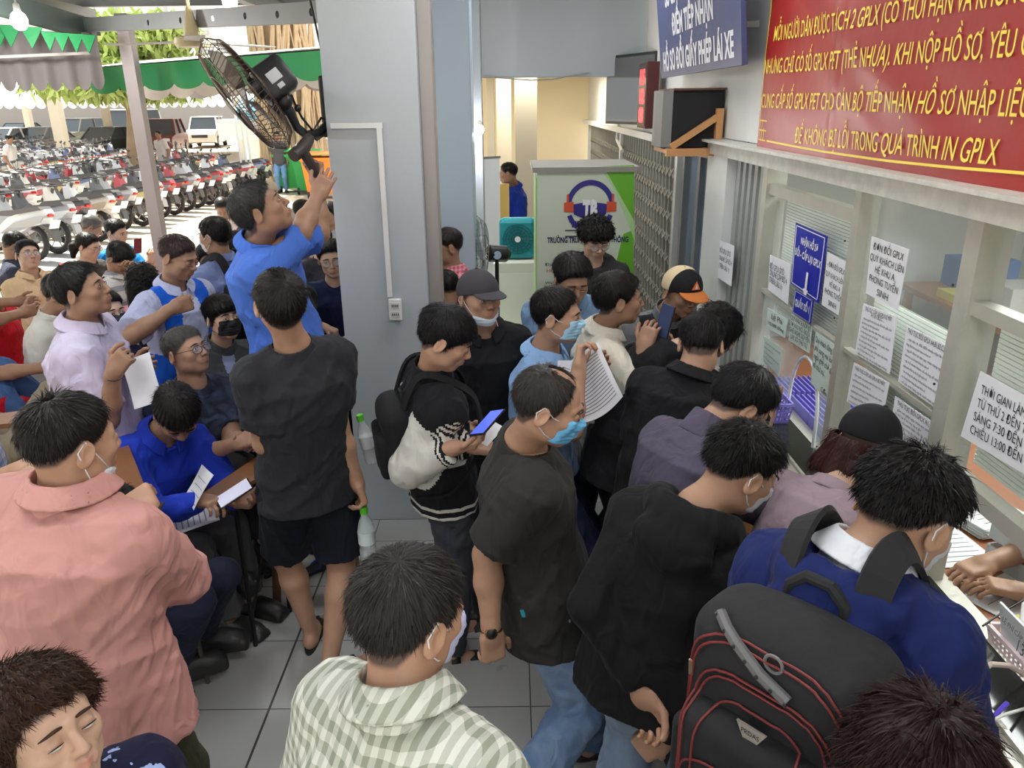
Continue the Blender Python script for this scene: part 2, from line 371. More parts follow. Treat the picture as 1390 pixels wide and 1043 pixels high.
def head_sdf(hs, ears=True, wide=1., jaw=1., age=0, mouth=0):
    s = S(); w = wide
    s.ell((0, -.012, .034), (.077*w, .097, .083), k=.02)
    s.ell((0, .026, -.024), (.062*w, .066, .080), k=.03)
    s.ell((0, .060, -.088*jaw), (.027, .024, .020), k=.032)
    for x in (-1, 1):
        s.ell((x*.043*w*jaw, .018, -.060), (.020, .034, .026), k=.03)
        s.ell((x*.043*w, .060, -.016), (.020, .022, .018), k=.025)
        s.cap((x*.006, .088, .027), (x*.043, .074, .024), .008, .006, k=.016)
        s.ell((x*.031, .100, .007), (.020, .016, .013), k=.014, mode='s')
        s.ell((x*.031, .080, .006), (.0155, .0155, .0135), k=.004)
    s.cap((0, .088, .014), (0, .109, -.022), .0075, .0105, k=.010)
    for x in (-1, 1):
        s.ell((x*.012, .100, -.027), (.008, .010, .0075), k=.006); s.ell((x*.006, .106, -.035), (.0035, .005, .004), k=.002, mode='s')
    s.ell((0, .084, -.052), (.030, .014, .020), k=.014)
    for x in (-1, 1):
        s.cap((0, .0985, -.0485), (x*.021, .086, -.052), .0052, .003, k=.004)
        s.cap((0, .0975, -.0585), (x*.018, .087, -.0555), .006, .0035, k=.004)
        s.cap((0, .1045, -.0535), (x*.022, .091, -.0535), .0016, .0014, k=.002, mode='s')
        if age: s.cap((x*.018, .103, -.026), (x*.034, .086, -.052), .002, .001, k=.006, mode='s')
    if ears:
        for x in (-1, 1):
            R = np.array([[1, 0, 0], [0, .94, .34], [0, -.34, .94]]) @ rotz(x*-.32)
            s.ell((x*.083*w, -.012, -.004), (.0075, .020, .033), R, k=.008)
            s.ell((x*.0905*w, -.008, .000), (.006, .012, .021), R, k=.004, mode='s')
            s.ell((x*.083*w, -.004, -.014), (.006, .006, .006), k=.004)
    return s
HL = {  # hairline: lowest z of the hair at angles from the back (-90) over the ear (0) to the forehead (90)
 'short': [(-90, -.058), (-50, -.048), (-22, -.012), (-8, .026), (8, -.006), (24, .010), (42, .042), (60, .062), (90, .068)],
 'fade': [(-90, -.030), (-50, -.020), (-22, .010), (-8, .030), (8, .010), (24, .026), (42, .044), (60, .062), (90, .067)],
 'fringe': [(-90, -.060), (-50, -.050), (-22, -.014), (-8, .012), (8, -.016), (24, .004), (42, .024), (60, .032), (90, .036)],
 'bob': [(-90, -.09), (-50, -.085), (-22, -.07), (-8, -.045), (8, -.03), (24, .0), (42, .042), (60, .058), (90, .062)],
 'recede': [(-90, -.060), (-50, -.050), (-22, -.014), (-8, .022), (8, -.008), (24, .010), (40, .055), (60, .084), (90, .098)],
}
HAIRSHADE = .22
def sstep(x): x = np.clip(x, 0, 1); return x*x*(3-2*x)
def zline(P, tab):
    a = np.degrees(np.arctan2(P[:, 1]+.004, np.abs(P[:, 0])+1e-6)); return np.interp(a, [t[0] for t in tab], [t[1] for t in tab]).astype(np.float32)
def hair_build(sp, base, hq, seed):
    st = sp.get('style', 'short'); tt = sp.get('top', .018); ts = sp.get('side', .007); bald = sp.get('bald', 0); nz = sp.get('noise', .003); tab = HL[sp.get('line', st if st in HL else 'short')]; part = sp.get('part', 0)
    fn = folds(seed, 120, nz, 1.); fb = folds(seed+7, 300, nz*.5, 1.)
    swirl = V3(.01, -.055, .1)
    def f(P):
        d = base.ev(P); z = P[:, 2]; zl = zline(P, tab)
        t = ts+(tt-ts)*sstep((z-.018)/.07)
        q = P-swirl.astype(np.float32); an = np.arctan2(q[:, 0], q[:, 1]); rr = np.sqrt((q**2).sum(1))
        t = t*sstep((z-zl+.004)/sp.get('taper', .045))+nz*.35*np.sin(an*38+rr*60+2*np.sin(rr*55+seed))*sstep((z-zl)/.03)
        e = zl-z+fn(P)*1.2
        if bald: e = np.maximum(e, bald-np.sqrt((P[:, 0]/1.0)**2+((P[:, 1]-sp.get('by', .0))/1.3)**2)-(z < .06)*9)
        r = np.maximum(d-t+fn(P)*.6+fb(P), e)
        return r
    s = S(); s.add(f, (0, 0, .02), .16, k=.004); s.ops[0] = (f, np.array([0, 0, .02], np.float32), .16, .001, 'u')
    if st == 'bob':
        for x in (-1, 1): s.ell((x*.072, -.012, -.02), (.028, .05, .065), k=.03)
        s.ell((0, -.075, -.035), (.075, .045, .06), k=.03)
        s.add(lambda P: (fn(P)*2.2+fb(P)*2), (0, 0, 0), None, .001, 'd')
    if sp.get('tail'):
        for a, b, r0, r1 in sp['tail']: s.cap(a, b, r0, r1, k=.02)
        s.add(lambda P: fb(P)*1.5, (0, 0, 0), None, .001, 'd')
    return s.mesh(hq, lo=np.array([-.15, -.19, -.30 if sp.get('tail') else -.14]), hi=np.array([.15, .15, .17]))
def strands(V, Q, n, ln, seed, lift=.07, wd=.0011, jit=.2, down=1.1, tab=None):
    """thin tapered locks growing from the hair surface"""
    if not len(Q): return V, [tuple(q) for q in Q]
    rs = np.random.RandomState(seed); A = V[Q]; c = A.mean(1); nn = np.cross(A[:, 1]-A[:, 0], A[:, 2]-A[:, 0]); nn /= np.linalg.norm(nn, axis=1)[:, None]+1e-12
    ok = np.nonzero((np.einsum('ij,ij->i', nn, c-V3(0, -.01, .0)) > 0))[0]
    pk = ok[rs.randint(0, len(ok), n)]; p = c[pk]+(rs.rand(n, 3)-.5)*.003; m = nn[pk]
    sw = V3(.012, -.05, .12); fl = p-sw; fl = fl-m*np.einsum('ij,ij->i', fl, m)[:, None]; fl /= np.linalg.norm(fl, axis=1)[:, None]+1e-9
    d = fl+m*lift+rs.normal(size=(n, 3))*jit*.5; d /= np.linalg.norm(d, axis=1)[:, None]; side = np.cross(d, m); side /= np.linalg.norm(side, axis=1)[:, None]+1e-9
    l = ln*(.5+rs.rand(n))[:, None]*(.25+.75*sstep((p[:, 2]-zline(p, tab)-.002)/.035))[:, None] if tab is not None else ln*(.5+rs.rand(n))[:, None]; pts = []; w = [wd, wd, wd*.7, wd*.15]; cur = p; Vs = []
    for i in range(4):
        Vs += [cur-side*w[i], cur+side*w[i]]; cur = cur+d*l/3; d = d-m*.10+np.array([0, 0, -down*.15]); d /= np.linalg.norm(d, axis=1)[:, None]
    W = np.stack(Vs, 1).reshape(-1, 3); b = (np.arange(n)*8)[:, None]; q = np.concatenate([b+np.array([[0, 1, 3, 2]])+2*i for i in range(3)])+len(V)
    return np.concatenate([V, W]), np.concatenate([Q, q])
def hand(s, W, d, n, side, curl=(25, 30, 20), spread=.10, th=(30, 20), hs=1., k=.004, fing=None, thumb_out=.7):
    d = nrm(d); n = nrm(n-d*np.dot(n, d)); a = np.cross(d, n)*(1 if side > 0 else -1)   # a: towards the thumb
    c = W+d*.047*hs; R = np.stack([a, d, n], 1)
    s.box(c-n*.002, np.array([.040, .048, .0145])*hs, R, rr=.012, k=.02); s.cap(W-d*.03, W+d*.02, .026*hs, .024*hs, k=.02)
    s.ell(W+d*.03*hs+a*.026*hs+n*.006, np.array([.018, .032, .016])*hs, R, k=.012)
    for i, (o, ln) in enumerate(((.031, .070), (.0105, .078), (-.0105, .072), (-.031, .056))):
        cu = curl if fing is None else fing[i]; p = W+d*(.088-.006*abs(i-1.2))*hs+a*o*hs; dd = nrm(d+a*spread*(1.5-i)); nd = n; r = .0088*hs-(.0008 if i == 3 else 0)
        for j, (fr, an) in enumerate(zip((.46, .30, .24), cu)):
            t = rad(an); dd, nd = dd*math.cos(t)+nd*math.sin(t), nd*math.cos(t)-dd*math.sin(t); q = p+dd*ln*fr*hs
            s.cap(p, q, r, r*.92, k=.0035); p = q; r *= .93
    p = W+d*.022*hs+a*.030*hs+n*.004; dd = nrm(d*.75+a*thumb_out+n*.25); r = .0115*hs
    for fr, an in zip((.042, .032, .026), (0,)+tuple(th)):
        t = rad(an); tgt = nrm(n*.5-a*.6+d*.3); dd = nrm(dd*math.cos(t)+tgt*math.sin(t)); q = p+dd*fr*hs; s.cap(p, q, r, r*.92, k=.005); p = q; r *= .92
PEOPLE = []; PEOPLE_LOG = 0
def person(label, hc, Y, yaw=0, pitch=0, roll=0, by=None, py=None, seat=False, q=2, st=1.0, w=1.0, tone=(.50, .29, .19), hair=None, nb=None, pv=None, lean=(0, 0), hunch=.03,
           la=None, ra=None, ll=None, rl=None, top=None, bot=None, shoe=None, mask=None, glasses=None, cap=None, face=True, gaze='open', wide=1., jaw=1., age=0, feet=None, cat='person', group=None,
           legs=True, bare_legs=False, seed=1, body=True, neck=.0, sw=1., hl=None, torso=1., pos=None, extra=None, hsc=1., facez=None, cross=False):
    hq, gq, aq, cq = QH[q]; by = yaw if by is None else by; py = by if py is None else py
    Hc = at(hc[0], hc[1], Y) if pos is None else V3(*pos); HR = frame(yaw, pitch, roll); hs = .98*hsc*(st*.5+.5)
    bf = V3(math.sin(rad(by)), math.cos(rad(by)), 0); br = V3(math.cos(rad(by)), -math.sin(rad(by)), 0); Z = V3(0, 0, 1)
    pf = V3(math.sin(rad(py)), math.cos(rad(py)), 0); pr = V3(math.cos(rad(py)), -math.sin(rad(py)), 0)
    fl, sl = rad(lean[0]), rad(lean[1])
    u = nrm(Z*math.cos(fl)+bf*math.sin(fl)+br*math.sin(sl))
    if nb is None: N = Hc-u*.150*hs-HR[:, 1]*.030+HR[:, 2]*-.02
    else: N = at(*nb) if len(nb) == 3 and abs(nb[0]) > 5 else Hc+br*nb[0]+bf*nb[1]+Z*nb[2]
    SL = .50*st*torso
    if pv is None: P = N-u*SL
    else: P = at(*pv)
    u = nrm(N-P); SL = np.linalg.norm(N-P)
    f = nrm(bf-u*np.dot(bf, u)); r = np.cross(f, u); u0 = nrm(u*.5+Z*.5) if not seat else u
    f0 = nrm(pf-u0*np.dot(pf, u0)); r0 = np.cross(f0, u0)
    M = (P+N)/2-f*hunch
    def spine(t): return (1-t)**2*P+2*t*(1-t)*M+t*t*N if t >= 0 else P+u0*t*SL
    ww = w
    TS = [(-.20, .150, .100), (-.08, .168, .118), (.08, .165, .118), (.35, .142+.02*(w-1), .106), (.60, .155, .115), (.78, .165, .112), (.90, .150, .088), (1.0, .085, .062)]
    def tl(e=0., t0=-.3, hem=None, hemw=0., e2=None):
        cs, aa, bb, rr, ff = [], [], [], [], []
        if hem is not None:
            cs.append(P-Z*hem); aa.append((.165+hemw)*ww+e); bb.append((.12+hemw)*ww+e); rr.append(r0); ff.append(f0)
            cs.append(P-Z*hem*.5); aa.append((.166+hemw*.7)*ww+e); bb.append((.12+hemw*.7)*ww+e); rr.append(r0); ff.append(f0)
        for t, a, b in TS:
            if hem is not None and t < 0: continue
            k = min(1, max(0, t)); ee = e if t < .85 else e*.6
            if e2 is not None and .2 < t < .7: ee = e2
            cs.append(spine(t)); wa = ww if t < .8 else (ww*.5+.5); aa.append(a*wa*st+ee); bb.append(b*wa*st+ee); rr.append(nrm(r0*(1-k)+r*k)); ff.append(nrm(f0*(1-k)+f*k))
        return cs, aa, bb, rr, ff
    shw = .158*st*sw; Sh = {}
    for sd in (1, -1): Sh[sd] = N-u*.068*st+r*sd*shw+f*.0
    l1, l2 = .285*st, .250*st; El, Wr, hd = {}, {}, {}
    for sd, a in ((1, ra), (-1, la)):
        a = dict(a or {}); t = a.get('w', (.06*1, .04, -.56))
        Wt = at(*t) if abs(t[0]) > 5 else N+br*sd*(shw+t[0])*(1 if True else 1)+bf*t[1]+Z*t[2] if not a.get('in') else N+br*sd*t[0]+bf*t[1]+Z*t[2]
        if 'l' in a: Wt = N+br*a['l'][0]+bf*a['l'][1]+Z*a['l'][2]
        pole = a.get('p', (.35, -1., -.3)); pw = br*sd*pole[0]+bf*pole[1]+Z*pole[2]
        if 'e' in a:
            Et = at(*a['e']); El[sd] = Sh[sd]+nrm(Et-Sh[sd])*l1; Wr[sd] = El[sd]+nrm(Wt-El[sd])*l2
        else: El[sd], Wr[sd] = ik(Sh[sd], Wt, l1, l2, pw)
        dv = nrm(Wr[sd]-El[sd]); hv = a.get('d'); hv = dv if hv is None else nrm(br*hv[0]+bf*hv[1]+Z*hv[2])
        nv = a.get('n'); nv = -br*sd+dv*0 if nv is None else br*nv[0]+bf*nv[1]+Z*nv[2]
        hd[sd] = (nrm(dv*.4+hv*.6), nv, a)
    # ---- legs
    zh = P[2]; Hip = {sd: P+r0*sd*.088*st-u0*.05 for sd in (1, -1)}; Kn, An, Ff = {}, {}, {}
    l3 = .41*st; l4 = .405*st
    for sd, a in ((1, rl), (-1, ll)):
        a = dict(a or {})
        if 'a' in a: A = at(*a['a']) if abs(a['a'][0]) > 5 else P+pr*a['a'][0]+pf*a['a'][1]+Z*(a['a'][2]-P[2])
        elif seat: A = P+pr*sd*.12+pf*.40; A[2] = .085
        else: A = V3(P[0], P[1], .085)+pr*sd*.10+pf*(.02+(.05 if sd > 0 else -.05)); A[2] = .085
        if 'k' in a:
            Kt = at(*a['k']) if abs(a['k'][0]) > 5 else P+pr*a['k'][0]+pf*a['k'][1]+Z*a['k'][2]; Kn[sd] = Hip[sd]+nrm(Kt-Hip[sd])*l3; An[sd] = Kn[sd]+nrm(A-Kn[sd])*l4
        else:
            if np.linalg.norm(A-Hip[sd]) > (l3+l4): sc_ = 1
            pl = pf+Z*(.5 if seat else 0)+pr*sd*(.25 if seat else .05); Kn[sd], An[sd] = ik(Hip[sd], A, l3, l4, pl)
        if not seat and 'a' not in a: An[sd][2] = .085 if abs(An[sd][2]-.085) < .09 else An[sd][2]
        fy = a.get('f'); Ff[sd] = nrm(pf+pr*sd*.2) if fy is None else V3(math.sin(rad(fy)), math.cos(rad(fy)), 0)
    org = V3(round(float(P[0]), 3), round(float(P[1]), 3), 0)
    root = empty('person', org, 0, label, cat, group)
    PEOPLE_LOG and print('PP', label[:40], np.round(N, 2), np.round(P, 2), [round(float(a), 2) for a in (np.linalg.norm(N-P), An[1][2], An[-1][2])], flush=True)
    info = dict(root=root, N=N, P=P, S=Sh, E=El, W=Wr, f=f, r=r, u=u, bf=bf, br=br, Hc=Hc, HR=HR, hd=hd, K=Kn, A=An, org=org, st=st, seat=seat); PEOPLE.append((label, info))
    rs = np.random.RandomState(seed)
    hdl = lambda V: Hc+(V*hs)@HR.T                      # head space -> place
    toH = lambda X: (np.asarray(X)-Hc)@HR/hs
    sk = skin_mat(tone); parts = []; tints = []
    hp = dict(hair or {}); hcol = hp.get('col', (.012, .010, .009)); tab = HL[hp.get('line', hp.get('style', 'short') if hp.get('style', 'short') in HL else 'short')]
    # ---- head and neck
    hsd = head_sdf(hs, True, wide, jaw, age); Nl = toH(N+u*.01); Nk = toH(N-u*.05)
    hsd.cap((0, -.022, -.045), Nl, .052*(w*.5+.5)*(1+neck), .060*(w*.5+.5)*(1+neck), k=.035); hsd.cap(Nl, Nk, .062, .08, k=.03)
    lo = np.minimum(V3(-.11, -.125, -.13), np.minimum(Nl, Nk)-.07); hi = np.maximum(V3(.11, .13, .135), np.maximum(Nl, Nk)+.07)
    V, Q = hsd.mesh(hq, lo=lo, hi=hi); tn = np.ones((len(V), 3)); P32 = V.astype(np.float32)
    zl = zline(P32, tab); hz = sstep((P32[:, 2]-zl+.012)/.014)*(np.abs(V[:, 0]) < .078*wide)
    if hp.get('style') != 'bald':
        hz = hz*(1-.75*sstep((hp.get('bald', 0)+.006-np.sqrt(V[:, 0]**2+((V[:, 1]-hp.get('by', 0))/1.3)**2))/.012)*(V[:, 2] > .06)) if hp.get('bald') else hz
        tn = tn*(1-hz[:, None]*(1-np.array([.22, .24, .28])))
    m = np.exp(-((V[:, 0]/.019)**2+((V[:, 2]+.0535)/.0095)**2)**2)*(V[:, 1] > .075); tn = tn*(1-m[:, None]*np.array([.12, .38, .34]))
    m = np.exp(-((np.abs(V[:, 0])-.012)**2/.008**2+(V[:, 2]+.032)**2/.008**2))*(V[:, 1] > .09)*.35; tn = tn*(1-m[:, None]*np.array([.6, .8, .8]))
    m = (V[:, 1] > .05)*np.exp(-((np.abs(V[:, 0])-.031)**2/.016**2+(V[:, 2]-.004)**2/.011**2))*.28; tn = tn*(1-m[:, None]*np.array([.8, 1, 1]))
    if hp.get('stubble'): m = sstep((-.03-V[:, 2])/.02)*(V[:, 1] > .0)*hp['stubble']; tn = tn*(1-m[:, None]*np.array([.6, .55, .5]))
    parts.append((hdl(V), Q)); tints.append(tn)
    # ---- arms and hands
    short = (top or {}).get('sleeve', 'short')
    for sd in (1, -1):
        s = S(); a0 = .3 if short == 'short' else (0 if short == 'none' else None)
        if a0 is not None: s.cap(Sh[sd]+(El[sd]-Sh[sd])*a0, El[sd], .047*ww, .041*ww, k=.02); s.cap(El[sd], El[sd]+(Wr[sd]-El[sd])*.35, .041*ww, .043*ww, k=.02); s.cap(El[sd]+(Wr[sd]-El[sd])*.35, Wr[sd], .041*ww, .0265, k=.02)
        else: s.cap(El[sd]+(Wr[sd]-El[sd])*(.45 if short == '3/4' else .7), Wr[sd], .033, .0265, k=.02)
        d, n, a = hd[sd]
        if a.get('hand', True): hand(s, Wr[sd], d, n, sd, a.get('curl', (22, 28, 18)), a.get('spread', .08), a.get('th', (20, 15)), .98*st, fing=a.get('fing'), thumb_out=a.get('to', .7))
        V, Q = s.mesh(aq)
        if len(V): parts.append((V, Q)); tints.append(np.ones((len(V), 3)))
    # ---- trunk and legs of the body
    s = S(); s.loft(*tl(-.012), k=.02)
    for sd in (1, -1):
        s.cap(N-u*.02, Sh[sd], .045, .05, k=.04); s.cap(Sh[sd], Sh[sd]*.6+El[sd]*.4, .05, .045, k=.03)
        if legs and not bare_legs: s.cap(Hip[sd], Kn[sd], .075*ww, .052, k=.03); s.cap(Kn[sd], An[sd], .05, .036, k=.03)
    V, Q = s.mesh(cq); parts.append((V, Q)); tints.append(np.ones((len(V), 3)))
    if legs:
        for sd in (1, -1):
            s = S(); A = An[sd]; ft = Ff[sd]; fr = np.cross(ft, Z)
            if bare_legs:
                s.cap(Hip[sd]*.3+Kn[sd]*.7, Kn[sd], .066*ww, .052*ww, k=.02); c1 = Kn[sd]+(A-Kn[sd])*.28-pf*.012
                s.cap(Kn[sd], c1, .050*ww, .056*ww, k=.03); s.cap(c1, A, .056*ww, .034, k=.02); s.ell(Kn[sd]+pf*.018, (.04, .04, .045), k=.03)
            else: s.cap(Kn[sd]*.15+A*.85, A, .042, .035, k=.02)
            R = np.stack([fr, ft, Z], 1); s.ell(A-ft*.028-Z*.045, (.032, .038, .036), R, k=.025); s.ell(A+ft*.05-Z*.045, (.038, .085, .032), R, k=.03); s.ell(A+ft*.115-Z*.062, (.045, .045, .018), R, k=.02)
            if shoe in ('sandal', 'bare', 'slipper', 'clog'):
                for i in range(5): s.cap(A+ft*.13+fr*sd*(.028-i*-.0)*0-Z*.066+fr*(-sd)*(.030-.0155*i), A+ft*(.176-.006*i*i*.5)-Z*.068+fr*(-sd)*(.032-.016*i), .0115-.001*i, .010-.0008*i, k=.004)
            V, Q = s.mesh(aq if bare_legs or shoe in ('sandal', 'slipper') else gq)
            if len(V): parts.append((V, Q)); tints.append(np.ones((len(V), 3)))
    V, Q = joinm(parts); link_mesh('body', V, Q, sk, root, tint=np.concatenate(tints), origin=org)
    # ---- hair
    if hp.get('style') != 'bald' and hair is not None:
        base = head_sdf(hs, False, wide, jaw); base.ops = base.ops[:4]
        V, Q = hair_build(hp, base, hq*1.15, seed)
        if hp.get('n'): V, Q = strands(V, Q, int(hp['n']*1.3), hp.get('len', .022), seed, hp.get('lift', .07), hp.get('wd', .0009), hp.get('jit', .2), tab=tab if hp.get('line', hp.get('style')) in ('short', 'fade', 'recede') else None)
        if cap: Q = Q[(V[Q][:, :, 2].max(1)-.018-cap.get('tilt', .12)*V[Q][:, :, 1].mean(1)) < 0]
        if len(Q): link_mesh('hair', hdl(V), Q, hair_mat(hcol), root, origin=org)
    # ---- eyes and brows
    if face and q <= 2:
        for x in (-1, 1):
            mb = MB(); n = 14; Vv = []; hgt = {'open': .0058, 'down': .0026, 'closed': .0012}[gaze]; zc = .0065 if gaze == 'open' else .0005
            for ring, rr_ in enumerate((1, .6)):
                for k in range(n):
                    t = 2*math.pi*k/n; ex = .0135*rr_*math.cos(t); ez = hgt*rr_*math.sin(t)*(1-.25*abs(math.cos(t))); yy = .0968-.5*ex*ex/.0155-(.0022 if ring == 0 else 0)-x*ex*.12*x*x
                    Vv.append((x*.031+ex, yy-.12*abs(ex)*0, zc+ez))
            Vv.append((x*.031, .0968, zc)); Fs = [(k, (k+1) % n, n+(k+1) % n, n+k) for k in range(n)]+[(n+k, n+(k+1) % n, 2*n) for k in range(n)]
            mb.add(Vv, Fs, 0)
            if gaze == 'open':
                mb.sphere((x*.031+.001, .0940, zc), (.0052, .0036, .0053), 10, 1)
            mb.tube([(x*.031+.0145*c, .0962-.5*(.0145*c)**2/.0155+.0006, zc+hgt*(1-c*c)*.95+.0006) for c in (-1, -.6, -.2, .2, .6, 1)], [.0006, .0011, .0013, .0013, .0011, .0006], 5, 1)
            V = hdl(np.concatenate(mb.V)); link_mesh('eye', V, mb.F, parent=root, mats=[mat('eye_white', (.62, .58, .54), .3), mat('eye_dark', (.012, .008, .006), .25)], fm=mb.M, origin=org)
            mb = MB(); mb.tube([(x*(.031+.02*c), .0955-.012*max(c, 0)**2+.002-(c < -.5)*.001, .0275+.004*(1-c*c)-.002*c) for c in (-.9, -.5, 0, .5, 1)], [.0022, .0034, .0034, .0027, .0012], 6)
            link_mesh('eyebrow', hdl(np.concatenate(mb.V)), mb.F, hair_mat(hcol), root, origin=org)
    # ---- mask, glasses, cap
    if mask:
        ms = head_sdf(hs, False, wide, jaw); ms.ops = [o for o in ms.ops if o[4] != 's']
        dn = mask.get('down', 0.); cz = -.044-dn
        if dn: ms.cap((0, -.02, -.05), Nl, .055, .06, k=.04)
        ms.add(lambda P: -.0055+.0012*np.sin(P[:, 2]*420), (0, 0, 0), None, .001, 'd')
        ms.box((0, .078-dn*.25, cz), (.064 if not dn else .066, .060, .044 if not dn else .026), rotx(-.12 if not dn else -.5), rr=.012, k=.004, mode='i'); fn_, c_, R_, k_, m_ = ms.ops[-1]; ms.ops[-1] = (fn_, c_, None, k_, m_)
        V, Q = ms.mesh(hq, lo=V3(-.1, -.03, -.17), hi=V3(.1, .14, .04))
        if len(V): link_mesh('face_mask', hdl(V), Q, cloth(mask['col'], 'plain', .7, bump=.1), root, origin=org)
        for x in (-1, 1):
            mb = MB(); wv = wide; mb.tube([(x*.060*wv, .052, cz+.034), (x*.078*wv, .02, cz*.4+.02), (x*.084*wv, -.012, .028), (x*.0865*wv, -.032, .006), (x*.083*wv, -.020, -.028), (x*.072*wv, .01, cz-.012), (x*.058*wv, .046, cz-.030)], .0016 if q < 3 else .003, 6)
            link_mesh('mask_loop', hdl(np.concatenate(mb.V)), mb.F, mat('ear_loop', (.75, .76, .78), .8) if sum(mask['col']) > .2 else mat('ear_loop_black', (.02, .02, .02), .8), root, origin=org)
    if glasses:
        mb = MB(); rw = glasses.get('w', .0255)
        for x in (-1, 1):
            ring = [(x*.033+rw*math.cos(t)*(1-.0*abs(math.sin(t))), .1075-.008*(math.cos(t)*x > 0)*abs(math.cos(t)), .003+.0185*math.sin(t)) for t in [i*math.pi/9 for i in range(18)]]
            mb.tube(ring, .0016, 6, closed=True); mb.tube([(x*.058, .100, .009), (x*.076*wide, .05, .012), (x*.081*wide, -.008, .014), (x*.083*wide, -.035, -.006)], .0016, 6)
        mb.tube([(-.009, .1085, .007), (0, .112, .010), (.009, .1085, .007)], .0014, 6)
        g = link_mesh('glasses', hdl(np.concatenate(mb.V)), mb.F, mat('glasses_frame', glasses.get('col', (.01, .01, .012)), .3), root, origin=org)
        mb = MB()
        for x in (-1, 1): mb.add([(x*.033+rw*.96*math.cos(t), .1073-.008*(math.cos(t)*x > 0)*abs(math.cos(t)), .003+.0178*math.sin(t)) for t in [i*math.pi/8 for i in range(16)]], [tuple(range(16))])
        link_mesh('lens', hdl(np.concatenate(mb.V)), mb.F, mat('clear_lens', (.9, .95, 1), .05, alpha=.22), g, origin=org, smooth=False)
    if cap:
        cs = S(); ct = cap.get('tilt', .12)
        def fc(P): 
            d = np.sqrt(((P-np.array([0, -.012, .034], np.float32))/np.array([.077*wide+.013, .097+.012, .083+.017], np.float32)).__pow__(2).sum(1)+1e-9); return np.maximum((d-1)*.085, (.026+ct*P[:, 1])-P[:, 2])
        cs.add(fc, (0, 0, .03), .14, .004); cs.ell((0, -.012, .136), (.008, .008, .005), k=.003)
        V, Q = cs.mesh(hq, lo=V3(-.13, -.15, -.01), hi=V3(.13, .14, .17))
        cp = link_mesh('cap', hdl(V), Q, cloth(cap['col'], 'plain', .85, bump=.1), root, origin=org)
        if cap.get('front'):
            cs2 = S()
            def f2(P): return np.maximum(fc(P)-.0012, -(P[:, 1]-.012-.0*P[:, 2]))
            cs2.add(f2, (0, 0, .03), .14, .004); V, Q = cs2.mesh(hq, lo=V3(-.13, -.15, -.01), hi=V3(.13, .14, .17)); link_mesh('front_panel', hdl(V), Q, cloth(cap['front'], 'plain', .85, bump=.1), cp, origin=org)
            mb = MB(); mb.add([(-.024, .0975, .058), (.024, .0975, .058), (0, .093, .103)], [(0, 1, 2)]); mb.V[0] += [0, .006, 0]; mb.add([(-.009, .106, .064), (.009, .106, .064), (0, .104, .088)], [(0, 1, 2)], 1)
            link_mesh('emblem', hdl(np.concatenate(mb.V)), mb.F, mats=[mat('emblem_orange', (.75, .2, .06), .6), mat('emblem_pale', (.85, .75, .68), .6)], fm=mb.M, parent=cp, origin=org, smooth=False)
        if cap.get('brim', True):
            bs = S(); bs.ell((0, .092, .036+.09*ct), (.068, .088, .005), rotx(-.22), k=.003)
            def fb_(P): return (.070-.10*np.abs(P[:, 0])-P[:, 1])
            bs.add(fb_, (0, 0, 0), None, .002, 'i')
            bs.ops[0] = (lambda P, R=rotx(-.22).astype(np.float32): (lambda qq: np.maximum(np.sqrt((qq[:, 0]/.068)**2+(qq[:, 1]/.088)**2)-1, 0)*.07+np.abs(qq[:, 2]+1.1*qq[:, 0]**2*2.2)-.0030)((P-np.array([0, .092, .040], np.float32))@R), np.array([0, .09, .03], np.float32), .12, .002, 'u')
            V, Q = bs.mesh(min(hq, .0045), lo=V3(-.1, .04, -.05), hi=V3(.1, .2, .1))
            if len(V): link_mesh('brim', hdl(V), Q, cloth(cap.get('brimcol', cap['col']), 'plain', .85, bump=.05), cp, origin=org)
    # ---- upper garment
    if top:
        e = top.get('e', .016); s = S(); hem = top.get('hem', .13); fo = folds(seed*3+1, top.get('ff', 34), top.get('fa', .0085), .7)
        s.loft(*tl(e, hem=hem, hemw=top.get('hw', .012), e2=top.get('e2')), k=.03, pw=2.2)
        for sd in (1, -1):
            s.cap(N-u*.012*st+r*sd*.03, Sh[sd], .050*(ww*.5+.5)+e*.3, .056+e*.5, k=.045)
            rs0 = (.058+e*.8)*(.5+ww*.5)
            if short == 'short': X = Sh[sd]+(El[sd]-Sh[sd])*top.get('sl', .68); s.cap(Sh[sd], X, rs0, top.get('sr', .064)*(.6+.4*ww)+e*.3, k=.03, flat=True)
            elif short == 'long' or short == '3/4':
                X = El[sd]+(Wr[sd]-El[sd])*(.93 if short == 'long' else .45); s.cap(Sh[sd], El[sd], rs0, .044+e*.8, k=.03); s.cap(El[sd], X, .044+e*.8, top.get('cuff', .034)+e*.4, k=.025, flat=True)
        if top.get('hood'):
            hk = N+u*.015-f*.05; Rk = np.stack([r, f, u], 1)
            for q_ in range(9):
                t_ = math.pi*(q_/8.); pp = N+u*.012+r*.095*math.cos(t_)-f*(.02+.085*math.sin(t_))-u*.02*math.sin(t_); s.ell(pp+u*.014*math.sin(t_), (.05, .052, .042+.018*math.sin(t_)), Rk, k=.014)
            s.ell(N-f*.125-u*.05, (.115, .055, .075), Rk, k=.016); s.ell(N+u*.06-f*.035, (.065, .055, .05), Rk, k=.015, mode='s')
        s.add(lambda P: fo(P), (0, 0, 0), None, .001, 'd')
        nr = .062*(w*.5+.5)*(1+neck)*hs/.98; ntop = Hc-HR[:, 2]*.05-HR[:, 1]*.02; nk = nrm(ntop-N); V_ = top.get('v', 0)
        s.cap(N+nk*.010+f*.004, N+nk*.15, nr+.004, nr+.03, k=.006, mode='s')
        s.ell(N+nk*.02+f*(.055+V_*.3), (.05, .05, .03+V_), np.stack([r, f, u], 1), k=.01, mode='s')
